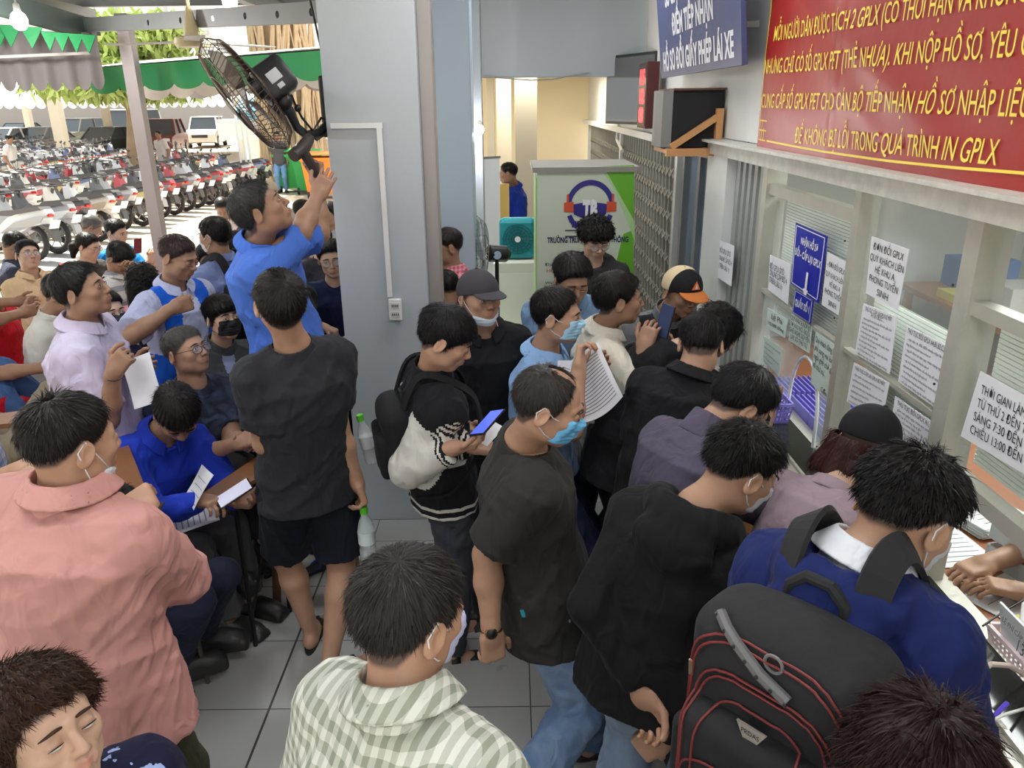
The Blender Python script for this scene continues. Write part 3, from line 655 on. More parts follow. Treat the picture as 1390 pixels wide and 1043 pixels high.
        V, Q = s.mesh(gq)
        tm = top['mat'] if 'mat' in top else cloth(top['col'], rough=top.get('rough', .85)); pnt = top.get('paint'); fmi = None
        if pnt: fmi = pnt(V[Q].mean(1), info, V)
        g = link_mesh(top.get('name', 'shirt'), V, Q, tm, root, origin=org, mats=([tm]+top['mats']) if pnt else None, fm=fmi)
        if top.get('collar'):
            ck = top['collar']; s = S(); ax = nrm(nk*.6+u*.4); R0 = nr+.010; hh = {'crew': .010, 'shirt': .034, 'polo': .030, 'stand': .045}[ck]; c0 = N+nk*(.010+e*.7)+f*.002; fx = nrm(f-ax*np.dot(f, ax)); rx = np.cross(fx, ax)
            Rm = np.stack([rx, fx, ax], 1).astype(np.float32); c0 = c0.astype(np.float32)
            def fcol(P):
                qv = (P-c0)@Rm; rr_ = np.sqrt((qv[:, 0]*1.0)**2+(qv[:, 1]*.95)**2); zz = qv[:, 2]; an = np.abs(np.arctan2(qv[:, 0], qv[:, 1]))
                zz = zz+.030*sstep((1.3-an)/1.3)      # dips at the throat
                def seg(ax_, az_, bx_, bz_, th):
                    dx, dz = bx_-ax_, bz_-az_; t = np.clip(((rr_-ax_)*dx+(zz-az_)*dz)/(dx*dx+dz*dz), 0, 1); return np.sqrt((rr_-ax_-t*dx)**2+(zz-az_-t*dz)**2)-th
                d = seg(R0+.010, -(e*.7+.014), R0-.002, hh, .0035)
                if ck in ('shirt', 'polo'): d = np.minimum(d, seg(R0-.001, hh+.002, R0+.030, -.006, .0035)); d = np.maximum(d, (.30-an)*.05)
                return d
            s.add(fcol, c0, .14, .003); V, Q = s.mesh(min(gq*.55, .006)) if q < 3 else s.mesh(.008)
            if len(V): link_mesh('collar', V, Q, top.get('cmat', tm), g, origin=org)
        info['shirt'] = g; info['top_s'] = (e, fo)
    # ---- lower garment
    if bot and legs:
        e = bot.get('e', .014); s = S(); cs, aa, bb, rr, ff = tl(.004, hem=None); s.loft(cs[:3], aa[:3], bb[:3], rr[:3], ff[:3], k=.03)
        for sd in (1, -1):
            if bot.get('short'): X = Kn[sd]*.86+Hip[sd]*.14; s.cap(Hip[sd], X, .088*ww+e, .080*ww+e, k=.02, flat=True)
            else: s.cap(Hip[sd], Kn[sd], .084*ww+e, .060*ww+e, k=.02); X = Kn[sd]+(An[sd]-Kn[sd])*bot.get('l', .95); s.cap(Kn[sd], X, .058*ww+e, bot.get('cuff', .05)+e, k=.02, flat=True)
        if bot.get('short'):
            for sd in (1, -1): X = Kn[sd]*.86+Hip[sd]*.14; s.cap(X*1.0, Kn[sd]+(Kn[sd]-Hip[sd])*.2, .001, .001, k=.001)
            s.ops = s.ops[:-2]
        fo2 = folds(seed*3+2, bot.get('ff', 38), bot.get('fa', .0085), .7); s.add(lambda P: fo2(P), (0, 0, 0), None, .001, 'd')
        V, Q = s.mesh(gq); link_mesh('shorts' if bot.get('short') else 'trousers', V, Q, bot['mat'] if 'mat' in bot else cloth(bot['col']), root, origin=org)
    # ---- footwear
    if shoe and legs and shoe != 'bare':
        for sd in (1, -1):
            A = An[sd]; ft = Ff[sd]; fr = np.cross(ft, Z); R = np.stack([fr, ft, Z], 1); s = S(); zs = A-Z*.085
            if shoe in ('shoe', 'clog'):
                s.ell(A-ft*.03-Z*.045, (.040, .045, .048), R, k=.03); s.ell(A+ft*.06-Z*.048, (.045, .100, .040), R, k=.03); s.ell(A+ft*.13-Z*.058, (.050, .058, .030), R, k=.02)
                s.box(zs+ft*.055+Z*.0, (.047, .145, .03), R, rr=.02, k=.01); s.cap(A-Z*.01, A+Z*.08, .038, .045, k=.005, mode='s')
                s.add(lambda P: -(P[:, 2]-.004), (0, 0, 0), None, .002, 'i'); V, Q = s.mesh(.008 if q < 3 else .013)
                if len(V): link_mesh('shoe', V, Q, mat('shoe_leather', (.018, .017, .017), .45, bump=.1), root, origin=org)
            else:
                mb = MB(); out = [(.045*math.sin(t)*(1 if math.cos(t) > 0 else .8), .05+.145*math.cos(t)) for t in [i*math.pi/10 for i in range(20)]]
                Vv = [zs+fr*x+ft*y+Z*z for z in (.0, .018) for x, y in out]; mb.add(Vv, [tuple(range(20))[::-1], tuple(range(20, 40))]+[(i, (i+1) % 20, 20+(i+1) % 20, 20+i) for i in range(20)])
                o = mb.build('sandal', mat('sandal_rubber', (.015, .015, .018), .6), root, origin=org)
                mb = MB(); ww_ = .03
                for c_ in ((.10,) if shoe == 'slipper' else (.105, .02)):
                    V5 = []
                    for i in range(9):
                        t = math.pi*i/8; xx = -.052*math.cos(t); zz = .012+.052*math.sin(t)**.7+(.022 if c_ < .05 else 0)*math.sin(t)
                        for dy in (-ww_*.7, ww_*.7): V5.append(zs+fr*xx+ft*(c_+dy)+Z*zz)
                        for dy in (ww_*.7, -ww_*.7): V5.append(zs+fr*xx*.93+ft*(c_+dy)+Z*(zz-.005))
                    mb.add(V5, [(i*4+k, i*4+(k+1) % 4, i*4+4+(k+1) % 4, i*4+4+k) for i in range(8) for k in range(4)])
                link_mesh('strap', np.concatenate(mb.V), mb.F, mat('sandal_rubber', (.015, .015, .018), .6), o, origin=org)
    if extra: extra(info)
    return info
# ------------------------------------------------------------------ the hall
XW = 1.30
def struct(mb, name, m, smooth=False, parent=None):
    o = mb.build(name, m, parent, smooth=smooth)
    if parent is None: o['kind'] = 'structure'
    return o
W_BLUE = mat('paint_blue_grey', srgb(178, 184, 188), .45, var=.03, vscale=3, bump=.05, bscale=30)
W_WHITE = mat('paint_white', srgb(214, 215, 212), .5, var=.05, vscale=4, bump=.05, bscale=20)
W_CREAM = mat('paint_cream', srgb(238, 224, 192), .6, var=.03, vscale=2)
W_GREY = mat('paint_grey', srgb(150, 156, 162), .5, var=.05, vscale=3)
ALU = mat('aluminium', srgb(190, 188, 176), .4, .3, var=.12, vscale=14, bump=.08, bscale=40)
ALU_D = mat('dull_aluminium', srgb(138, 140, 134), .45, .45, var=.15, vscale=10, bump=.08, bscale=30)
BLK = mat('black_plastic', (.012, .012, .013), .4, bump=.05)
DARK = mat('dark_metal', (.02, .02, .022), .4, .5)
PAPER = mat('paper', srgb(226, 226, 230), .8, var=.04, vscale=6)
INK = mat('ink', (.02, .02, .022), .8); INK_G = mat('ink_grey', (.09, .09, .1), .8)
STEEL = mat('steel', srgb(190, 190, 190), .25, .9)
RED_P = mat('red_plastic', srgb(196, 22, 40), .35, var=.05)
WHITE_P = mat('white_plastic', srgb(225, 225, 222), .4)
def floor_material():
    m = bpy.data.materials.new('grey_floor_tiles'); m.use_nodes = True; nt = m.node_tree; b = nt.nodes['Principled BSDF']; N = nt.nodes.new; K = nt.links.new
    def M(op, a, c=None, d=None):
        x = N('ShaderNodeMath'); x.operation = op
        for i, q in enumerate((a, c, d)):
            if q is None: continue
            if isinstance(q, (int, float)): x.inputs[i].default_value = q
            else: K(q, x.inputs[i])
        return x.outputs[0]
    g = N('ShaderNodeNewGeometry'); sp = N('ShaderNodeSeparateXYZ'); K(g.outputs['Position'], sp.inputs[0])
    T = .434; x = sp.outputs[0]; y = sp.outputs[1]; left = M('LESS_THAN', x, -1.02)
    xs = M('ADD', M('ADD', x, .805), M('MULTIPLY', left, .215)); xt = M('DIVIDE', xs, T); yt = M('DIVIDE', M('SUBTRACT', y, 2.556), T)
    def line(t, w): return M('LESS_THAN', M('ABSOLUTE', M('SUBTRACT', t, M('ROUND', t))), w)
    l = M('MAXIMUM', line(xt, .0058), line(yt, .0058)); l = M('MAXIMUM', l, M('LESS_THAN', M('ABSOLUTE', M('ADD', x, 1.02)), .005))
    cid = N('ShaderNodeCombineXYZ'); K(M('FLOOR', xt), cid.inputs[0]); K(M('FLOOR', yt), cid.inputs[1]); wn = N('ShaderNodeTexWhiteNoise'); K(cid.outputs[0], wn.inputs['Vector'])
    n = N('ShaderNodeTexNoise'); n.inputs['Scale'].default_value = 3; n.inputs['Detail'].default_value = 6; K(g.outputs['Position'], n.inputs['Vector'])
    f = M('ADD', M('MULTIPLY', wn.outputs['Value'], .5), M('MULTIPLY', n.outputs['Fac'], .5))
    c = N('ShaderNodeMix'); c.data_type = 'RGBA'; K(f, c.inputs['Factor']); c.inputs['A'].default_value = (*srgb(150, 150, 147), 1); c.inputs['B'].default_value = (*srgb(178, 178, 174), 1)
    c2 = N('ShaderNodeMix'); c2.data_type = 'RGBA'; K(l, c2.inputs['Factor']); K(c.outputs['Result'], c2.inputs['A']); c2.inputs['B'].default_value = (*srgb(62, 60, 58), 1); K(c2.outputs['Result'], b.inputs['Base Color'])
    b.inputs['Roughness'].default_value = .38; b.inputs['Specular IOR Level'].default_value = .45; K(M('ADD', M('MULTIPLY', n.outputs['Fac'], .25), .2), b.inputs['Roughness'])
    return m
mb = MB(); mb.box((-2.2, 5.5, -.05), (12, 17, .1)); mb.V[0][:, 0] = np.clip(mb.V[0][:, 0], -9, 6); o = struct(mb, 'floor', floor_material())
mb = MB(); mb.box((-20, 34, -.055), (120, 110, .1)); struct(mb, 'ground', mat('sunlit_concrete', srgb(176, 164, 146), .8, var=.1, vscale=.6))
# ceiling of the hall (right of the porch) and porch roof
mb = MB(); mb.box((.65, 3.2, 3.55), (3.4, 14, .1)); struct(mb, 'ceiling', W_WHITE)
# wall on the right: above, below and beside the window strip
mb = MB()
def wbox(y0, y1, z0, z1, t=.16, x=XW): mb.box((x+t/2, (y0+y1)/2, (z0+z1)/2), (t, y1-y0, z1-z0))
wbox(-.5, 7.9, 2.14, 3.5); wbox(7.9, 13.4, 2.08, 2.74); wbox(7.9, 13.4, 3.35, 3.6); wbox(-.5, 4.0, 0, .80)
struct(mb, 'wall_right', W_WHITE)
mb = MB(); mb.box((XW-.035, 2.6, 2.09), (.11, 6.0, .075), mi=0); mb.box((XW-.06, 2.6, 2.128), (.14, 6.0, .014)); struct(mb, 'trim_1', mat('aged_white_metal', srgb(196, 194, 186), .5, .1, var=.25, vscale=18, bump=.25, bscale=30))
mb = MB(); mb.box((XW-.03, 10.0, 2.06), (.1, 7.2, .06)); mb.box((XW-.02, 10.6, 2.75), (.08, 5.4, .05)); struct(mb, 'trim_2', W_WHITE)
# upper windows above the shutter
def window(nm, y0, y1, z0, z1, ny, x=XW+.02):
    mb = MB(); f = .03
    for i in range(ny+1): yy = y0+(y1-y0)*i/ny; mb.box((x, yy, (z0+z1)/2), (.05, f, z1-z0))
    for z in (z0, z0+(z1-z0)*.45, z1): mb.box((x, (y0+y1)/2, z), (.05, y1-y0+f, f))
    fr = struct(mb, nm, mat('window_frame_beige', srgb(176, 172, 156), .5, .2))
    mb = MB(); mb.box((x+.02, (y0+y1)/2, (z0+z1)/2), (.006, y1-y0, z1-z0)); g = mb.build('pane', mat('dusty_dark_glass', srgb(92, 92, 86), .25, var=.15, vscale=3), fr); return fr
window('window_1', 8.15, 10.0, 2.80, 3.4, 6); window('window_2', 10.5, 13.2, 2.80, 3.4, 7)
# lintel wall across the far end of the hall with the cable along its edge
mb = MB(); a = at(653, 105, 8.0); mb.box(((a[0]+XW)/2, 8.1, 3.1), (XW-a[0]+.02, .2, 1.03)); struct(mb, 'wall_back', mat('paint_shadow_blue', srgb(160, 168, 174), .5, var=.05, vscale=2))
# corridor beyond: cream walls, columns, ceiling
mb = MB(); mb.box((.2, 13.5, 1.6), (3.2, .1, 3.4)); struct(mb, 'wall_corridor', W_CREAM)
mb = MB(); mb.box((-.9, 11, 2.75), (4.6, 5.4, .06)); struct(mb, 'ceiling_corridor', W_CREAM)
W_BEIGE = mat('paint_beige_grey', srgb(205, 198, 180), .6, var=.03, vscale=3)
for nm, x0, x1, Y in (('pillar_1', 699, 729, 10.8), ('pillar_2', 674, 694, 11.8), ('pillar_3', 661, 671, 12.6)):
    a = at(x0, 160, Y); b_ = at(x1, 160, Y); mb = MB(); mb.box(((a[0]+b_[0])/2, Y+.2, 1.36), (b_[0]-a[0], .4, 2.72)); struct(mb, nm, W_BEIGE)
# the near pillar with the socket, the post behind, second and third pillar
mb = MB(); mb.box((-.685, 4.28, 1.8), (.47, .36, 3.6), bev=.006); struct(mb, 'pillar_4', W_BLUE)
mb = MB(); mb.box((-.415, 4.22, 1.8), (.075, .12, 3.6), bev=.008); struct(mb, 'pillar_5', mat('grey_post', srgb(158, 152, 148), .4, .2, var=.1, vscale=5))
a = at(583, 200, 5.4); b_ = at(636, 200, 5.4); mb = MB(); mb.box(((a[0]+b_[0])/2, 5.6, 1.8), (b_[0]-a[0]+.05, .4, 3.6), bev=.006); struct(mb, 'pillar_6', mat('paint_light_blue', srgb(172, 188, 200), .45, var=.03, vscale=3))
a = at(634, 200, 7.0); b_ = at(655, 200, 7.0); mb = MB(); mb.box(((a[0]+b_[0])/2, 7.15, 1.8), (b_[0]-a[0], .3, 3.6), bev=.006); struct(mb, 'pillar_7', W_GREY)
# conduit and socket on the near pillar
mb = MB(); p = [at(453, 172, 4.085), at(515, 169, 4.085), at(529, 403, 4.085)]
mb.box((p[0]+p[1])/2+V3(0, 0, 0), (abs(p[1][0]-p[0][0])+.03, .014, .026)); mb.box((p[1]+p[2])/2, (.026, .016, p[1][2]-p[2][2]))
tag(mb.build('cable_trunking', WHITE_P), 'thin white cable trunking bent down the blue-grey pillar to the socket', 'cable duct')
s = at(537, 420, 4.085); r_ = empty('wall_socket', (s[0], s[1]+.008, s[2]), 0, 'white double wall socket mounted on the blue-grey pillar', 'socket')
mb = MB(); mb.box((0, -.012, 0), (.07, .026, .118), bev=.004); mb.build('cover', WHITE_P, r_)
for dz in (-.024, .024):
    mb = MB(); mb.box((0, -.027, dz), (.046, .004, .032), bev=.001); f_ = mb.build('outlet', mat('socket_face', srgb(205, 205, 200), .4), r_)
    mb = MB(); [mb.box((x, -.030, dz), (.004, .003, .013)) for x in (-.014, -.004, .006, .016)]; mb.build('slots', INK, f_)
# porch roof: sheet, purlins, beams
mb = MB(); mb.box((-4.6, 2.6, 3.30), (7.4, 9.6, .03)); n = 60
for i in range(n): mb.box((-8.2+i*.125, 2.6, 3.275), (.03, 9.6, .03))
struct(mb, 'roof', mat('grey_roof_sheet', srgb(150, 146, 138), .6, .1, var=.12, vscale=2))
BEAM = mat('grey_steel_beam', srgb(122, 124, 124), .5, .2, var=.15, vscale=5)
mb = MB()
for y in (1.5, 3.0, 4.6, 6.1, 7.2): mb.box((-4.6, y, 3.2), (7.4, .06, .11))
for x in (-7.4, -5.6, -3.6, -1.9): mb.box((x, 2.8, 3.1), (.07, 9.2, .10))
struct(mb, 'beam_purlins', BEAM)
def barbox(mb, A, B, w, h, mi=0, up=(0, 0, 1)):
    A = np.asarray(A, float); B = np.asarray(B, float); d = nrm(B-A); s_ = nrm(np.cross(d, up)); u_ = np.cross(s_, d); mb.box((A+B)/2, (w, np.linalg.norm(B-A), h), np.stack([s_, d, u_], 1), mi)
A = at(120, 34, 6.8); B = at(443, 16, 4.3)
bo = MB(); barbox(bo, A, B, .05, .10); bm_ = struct(bo, 'beam_front', BEAM)
cut = MB(); d = nrm(B-A); s_ = nrm(np.cross(d, (0, 0, 1))); R = np.stack([d, np.cross(s_, d), s_], 1)
for px, py in ((206, 31), (250, 28), (294, 25), (338, 22), (382, 20), (428, 17)):      # holes punched through the beam
    dr = ray(px, py); tt = np.dot(A-EYE, s_)/np.dot(dr, s_); cut.lathe([(.019, -.08), (.019, .08)], EYE+dr*tt, 16, R=R)
co_ = cut.build('cutter', BEAM); md = bm_.modifiers.new('holes', 'BOOLEAN'); md.object = co_; md.operation = 'DIFFERENCE'; md.solver = 'EXACT'
dg = bpy.context.evaluated_depsgraph_get(); nm_ = bpy.data.meshes.new_from_object(bm_.evaluated_get(dg)); bm_.modifiers.clear(); bm_.data = nm_; bpy.data.objects.remove(co_)
mb = MB(); barbox(mb, at(112, 37, 6.8), at(-60, -12, 5.6), .06, .16); barbox(mb, at(128, 36, 6.8), at(100, 36, 6.9), .1, .13); struct(mb, 'beam_side', mat('green_grey_steel', srgb(92, 104, 98), .5, .2, var=.12, vscale=4))
pt = at(170, 40, 6.7); pb = V3(pt[0], pt[1], 0); mb = MB(); mb.box((pt[0], pt[1], 1.52), (.10, .10, 3.04), bev=.004); struct(mb, 'pillar_8', mat('porch_post', srgb(170, 160, 158), .5, .2, var=.06))
# ---- bare bulbs and hanging lamp
def bulb(px, py, Y, label, r=.045, e=60, up=.25):
    c = at(px, py, Y); o = empty('light_bulb', c, 0, label, 'lamp'); mb = MB(); mb.sphere((0, 0, 0), (r, r, r*1.15), 20); mb.build('bulb', mat('glowing_glass', (1, 1, 1), .3, emit=(1, 1, 1), estr=14), o, smooth=True)
    mb = MB(); mb.lathe([(.018, r*.9), (.022, r*1.1), (.018, r*1.9), (.006, r*2.1), (.004, up)], n=12); mb.build('lamp_holder', WHITE_P, o, smooth=True)
    l = bpy.data.lights.new('bulb_light', 'POINT'); l.energy = e; l.shadow_soft_size = r*1.2; lo = bpy.data.objects.new('bulb_light', l); C.objects.link(lo); lo.location = tuple(c-V3(0, 0, r*1.4))
bulb(26, 28, 5.6, 'glowing bulb hanging under the porch roof over the grey awning', .052, 40, .3)
bulb(312, 2, 5.2, 'glowing bulb above the punched roof beam, beside the ceiling fan', .045, 40, .2)
bulb(651, 176, 6.8, 'glowing bulb on the grey column by the corridor opening', .036, 25, .08)
# ------------------------------------------------------------------ light
wd = bpy.data.worlds.new('sky'); bpy.context.scene.world = wd; wd.use_nodes = True; nt = wd.node_tree; bg = nt.nodes['Background']
bg.inputs[0].default_value = (.93, .97, 1, 1); bg.inputs[1].default_value = 1.6
sl = bpy.data.lights.new('sun', 'SUN'); sl.energy = 18; sl.angle = rad(1.5); sl.color = (1, .95, .86); so = bpy.data.objects.new('sun', sl); C.objects.link(so)
so.rotation_euler = Vector((.55, -.62, -1.35)).to_track_quat('-Z', 'Y').to_euler()
def tube_lamp(x, y, z, ln, e, rz=0, label=None):
    o = empty('tube_lamp', (x, y, z), rz, label, 'lamp'); mb = MB(); mb.box((0, 0, .035), (ln, .06, .03)); mb.build('fitting', WHITE_P, o)
    mb = MB(); mb.tube([(-ln/2, 0, 0), (ln/2, 0, 0)], .014, 10); mb.build('tube', mat('tube_glow', (1, 1, 1), .3, emit=(1, 1, 1), estr=6), o)
    l = bpy.data.lights.new('tube_light', 'AREA'); l.shape = 'RECTANGLE'; l.size = ln; l.size_y = .08; l.energy = e*.85; l.color = (.93, .97, 1); lo = bpy.data.objects.new('tube_light', l); C.objects.link(lo); lo.location = (x, y, z-.03); lo.rotation_euler = (0, 0, rz)
for i, (x, y, e, w) in enumerate(((.45, 5.9, 22, 'beyond the pillars'), (.3, 3.6, 26, 'over the queue'), (.35, 1.4, 26, 'over the counter side'), (-1.9, 1.5, 26, 'over the seats'), (-2.2, 3.0, 26, 'under the porch'), (.1, -.8, 26, 'behind the viewer'))):
    tube_lamp(x, y, 3.095 if x < -1 else 3.45, 1.2, e, 0, 'white fluorescent tube lamp on the ceiling '+w)
l = bpy.data.lights.new('corridor_light', 'AREA'); l.size = 1.5; l.energy = 60; l.color = (1, .93, .8); lo = bpy.data.objects.new('corridor_light', l); C.objects.link(lo); lo.location = (.3, 11.2, 2.68)
l = bpy.data.lights.new('office_light', 'AREA'); l.size = 1.2; l.energy = 75; l.color = (.95, 1, .97); lo = bpy.data.objects.new('office_light', l); C.objects.link(lo); lo.location = (2.6, 3, 2.6)
# ------------------------------------------------------------------ counter wall
EX = V3(0, -1, 0); EZ = V3(0, 0, 1)
def wt(mb, s, pl, pr_, X=None, h=.05, bold=.0, mi=0, z=None):
    """words on the wall plane between two pixels"""
    a = atx(pl[0], pl[1], X); b = atx(pr_[0], pr_[1], X); ex = nrm(b-a); ez = np.cross(V3(-1, 0, 0), ex)
    w = np.linalg.norm(b-a); text_on(mb, s, (a+b)/2, ex, ez, h, bold, 1, mi, width=w)
# windows: frame posts, rails, panes
X1 = XW+.03
posts = []
yl = atx(1050, 228, XW)[1]; y1 = atx(1172, 262, XW)[1]; y2 = atx(1330, 296, XW)[1]; y0 = 1.25
rails = {1: 1.43, 2: 1.43}
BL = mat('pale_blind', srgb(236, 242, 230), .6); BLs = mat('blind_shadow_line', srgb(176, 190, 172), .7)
GL = mat('window_glass', (.86, .93, .9), .06, alpha=.10, spec=.5)
def frame_box(mb, ya, yb, z0, z1, x=XW, t=.07, f=.04):
    mb.box((x, (ya+yb)/2, z0+f/2), (t, abs(yb-ya), f)); mb.box((x, (ya+yb)/2, z1-f/2), (t, abs(yb-ya), f))
    mb.box((x, ya, (z0+z1)/2), (t, f, z1-z0)); mb.box((x, yb, (z0+z1)/2), (t, f, z1-z0))
mb = MB(); mb.box((XW+.02, yl+.02, 1.48), (.1, .07, 1.2)); mb.box((XW+.02, y1-.0, 1.48), (.075, .055, 1.2)); mb.box((XW+.02, y2-.03, 1.48), (.09, .075, 1.2)); mb.box((XW+.02, 1.18, 1.48), (.12, .1, 1.2))
mb.box((XW+.02, (yl+.9)/2, .885), (.14, yl-.9, .05))
for dz in (1.0, 1.25, 1.55, 1.85):
    for yy in (y1-.01, y2-.02): mb.lathe([(.004, -.002), (.004, .002)], (XW-.04, yy+.02, dz), 8, R=roty(math.pi/2), mi=1)
wf = mb.build('window_frame', [ALU, INK]); wf.name = 'window_3'; wf['kind'] = 'structure'
mb = MB(); mb.box((XW+.01, (yl+y1)/2, 1.94), (.05, yl-y1, .05)); mb.box((XW+.01, (yl+y1)/2, 1.43), (.03, yl-y1, .018)); mb.box((XW+.01, (y1+y2)/2, 1.435), (.03, y1-y2, .016)); mb.box((XW+.01, (y2+1.2)/2, 1.30), (.05, y2-1.2, .05)); mb.box((XW+.01, (y2+1.2)/2, 1.80), (.05, y2-1.2, .04)); mb.build('rail', ALU, wf)
for ya, yb, za, zb in ((yl, y1, 1.43, 2.05), (y1, y2, .95, 2.05), (y2, 1.22, 1.30, 2.05)):
    mb = MB(); mb.box((XW+.03, (ya+yb)/2, (za+zb)/2), (.005, ya-yb-.05, zb-za)); mb.build('pane', GL, wf)
# acrylic lower pane of the first window with an arched hand opening
ym = (yl+y1)/2; pc = atx(1092, 505, XW); mb = MB(); arch = [(pc[1]+.17*math.cos(t), 1.02+.26*math.sin(t)) for t in [math.pi*i/14 for i in range(15)]]
poly = [(yl-.04, .91), (yl-.04, 1.42), (y1+.04, 1.42), (y1+.04, .91)]+[(q[0]-0, q[1]) for q in [(pc[1]-.17, .91)]+arch[::-1]+[(pc[1]+.17, .91)]]
mb.prism(poly, 0, XW+.008, XW+.013); mb.build('acrylic_panel', mat('acrylic', (.80, .88, .86), .08, alpha=.28), wf)
mb = MB(); mb.tube([V3(XW+.01, q[0], q[1]) for q in [(pc[1]+.17, .92)]+arch+[(pc[1]-.17, .92)]], .008, 6); mb.build('opening_rim', mat('rim_white', srgb(225, 228, 228), .3), wf)
# blinds behind the glass: one hung in each bay
for i, (ya, yb, za, zb) in enumerate(((yl-.04, y1+.04, 1.30, 1.92), (y1-.06, y2+.06, .98, 1.66), (y2-.08, 1.24, 1.33, 1.76))):
    mb = MB(); n = int((zb-za)/.014)
    for k in range(n): mb.box((XW+.075, (ya+yb)/2, za+(k+.5)*(zb-za)/n), (.004, ya-yb, (zb-za)/n*.80), rotx(0))
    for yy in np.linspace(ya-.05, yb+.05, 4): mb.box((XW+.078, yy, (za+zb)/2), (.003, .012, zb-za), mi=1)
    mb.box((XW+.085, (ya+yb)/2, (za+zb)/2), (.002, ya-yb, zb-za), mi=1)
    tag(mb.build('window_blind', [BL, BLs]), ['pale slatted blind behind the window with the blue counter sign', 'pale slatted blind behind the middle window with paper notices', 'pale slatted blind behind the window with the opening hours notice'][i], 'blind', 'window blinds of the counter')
# wide columns left of the windows
ya = atx(975, 200, XW)[1]; yb = atx(1003, 208, XW)[1]
mb = MB(); mb.box((XW, (ya+yb)/2, 1.03), (.12, ya-yb, 2.06)); mb.box((XW+.02, (yb+yl)/2, 1.03), (.05, yb-yl, 2.06), mi=1)
for i in range(5): mb.box((XW-.012, yl+.1+i*(yb-yl-.1)/5, 1.03), (.016, .05, 2.06), mi=1)
for z in (1.2, 1.5, 1.56, 1.75): mb.lathe([(.006, -.002), (.006, .002)], (XW-.008, yb-.2, z), 8, R=roty(math.pi/2), mi=2)
struct(mb, 'trim_3', [W_WHITE, mat('grey_panel', srgb(158, 162, 158), .45, .2, var=.1, vscale=5), INK])
mb = MB(); y5 = 5.9; mb.box((XW+.02, ya+.06, 1.03), (.08, .12, 2.06), mi=0); mb.box((XW+.02, y5, 1.03), (.08, .07, 2.06)); mb.box((XW+.02, (ya+y5)/2, 2.03), (.07, y5-ya, .06)); mb.box((XW+.02, ya+.42, 1.03), (.06, .05, 2.06)); dr_ = mb.build('door_1', mat('door_grey_aluminium', srgb(120, 126, 132), .4, .4)); dr_['kind'] = 'structure'
mb = MB(); mb.box((XW+.03, (ya+y5)/2+.0, 1.0), (.005, y5-ya-.1, 2.0)); mb.build('pane', mat('door_glass', srgb(150, 168, 188), .12, alpha=.55), dr_)
for k, z in enumerate(np.arange(.35, 1.9, .22)):
    mb = MB(); [mb.box((XW+.045, ya+.24, z+.02*j), (.004, .26, .014)) for j in range(9)]; mb.build('louvre', BL, dr_) if k < 8 else None
# folding steel shutter
mb = MB(); ys = 6.1; ye = 12.9; n = 90
for i in range(n):
    yy = ys+(ye-ys)*i/n; mb.box((XW+(.018 if i % 2 else -.006), yy, 1.02), (.022, .016, 2.0), mi=0)
for i in range(0, n-2, 2):
    for z in np.arange(.25, 1.95, .17): 
        yy = ys+(ye-ys)*i/n; d_ = (ye-ys)/n*2; barbox(mb, (XW-.016, yy, z), (XW-.016, yy+d_, z+.075), .005, .014, 1); barbox(mb, (XW-.020, yy+d_, z), (XW-.020, yy, z+.075), .005, .014, 1)
for yy in (6.05, 9.2, 12.95): mb.box((XW, yy, 1.02), (.09, .08, 2.04), mi=2)
tag(mb.build('folding_shutter', [mat('shutter_steel', srgb(168, 168, 160), .4, .4, var=.15, vscale=3), mat('shutter_lattice', srgb(150, 150, 146), .4, .5), W_WHITE]), 'closed grey folding steel shutter behind the green advertising kiosk', 'shutter')
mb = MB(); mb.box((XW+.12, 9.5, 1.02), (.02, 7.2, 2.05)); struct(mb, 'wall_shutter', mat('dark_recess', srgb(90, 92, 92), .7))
# office shell
OW = mat('office_wall', srgb(214, 218, 212), .7); mb = MB()
mb.box((4.4, 3, 1.7), (.1, 8, 3.4)); mb.box((2.9, 6.6, 1.7), (3.1, .1, 3.4)); mb.box((2.9, -.6, 1.7), (3.1, .1, 3.4)); struct(mb, 'wall_office', OW)
mb = MB(); mb.box((2.9, 3, 2.85), (3.1, 7.3, .06)); struct(mb, 'ceiling_office', OW)
mb = MB(); mb.box((2.9, 3, .03), (3.1, 7.3, .02)); struct(mb, 'floor_office', mat('office_floor', srgb(150, 140, 120), .5))
# outer counter: dark glass top with aluminium edge, lower wooden shelf
o = empty('service_counter', (1.1, 2.6, 0), 0, 'long wooden service counter with dark glass top under the windows', 'counter')
def loc(mb, nm, m, smooth=False): return mb.build(nm, m, o, smooth, origin=V3(1.1, 2.6, 0))
mb = MB(); mb.box((1.24, 2.5, .915), (.16, 3.4, .02)); loc(mb, 'counter_top', mat('dark_glass_top', srgb(38, 40, 36), .12, var=.2, vscale=4))
mb = MB(); mb.box((1.14, 2.5, .92), (.045, 3.4, .035)); mb.box((1.155, 2.5, .945), (.012, 3.4, .014)); loc(mb, 'edge_rail', ALU)
WOOD = mat('orange_wood', srgb(170, 112, 60), .35, var=.18, vscale=5)
mb = MB(); mb.box((1.0, 2.5, .74), (.34, 3.4, .03), bev=.004); loc(mb, 'shelf', WOOD)
mb = MB(); mb.box((1.19, 2.5, .46), (.06, 3.4, .86)); loc(mb, 'front_panel', mat('brown_wood_panel', srgb(128, 72, 36), .4, var=.15, vscale=4))
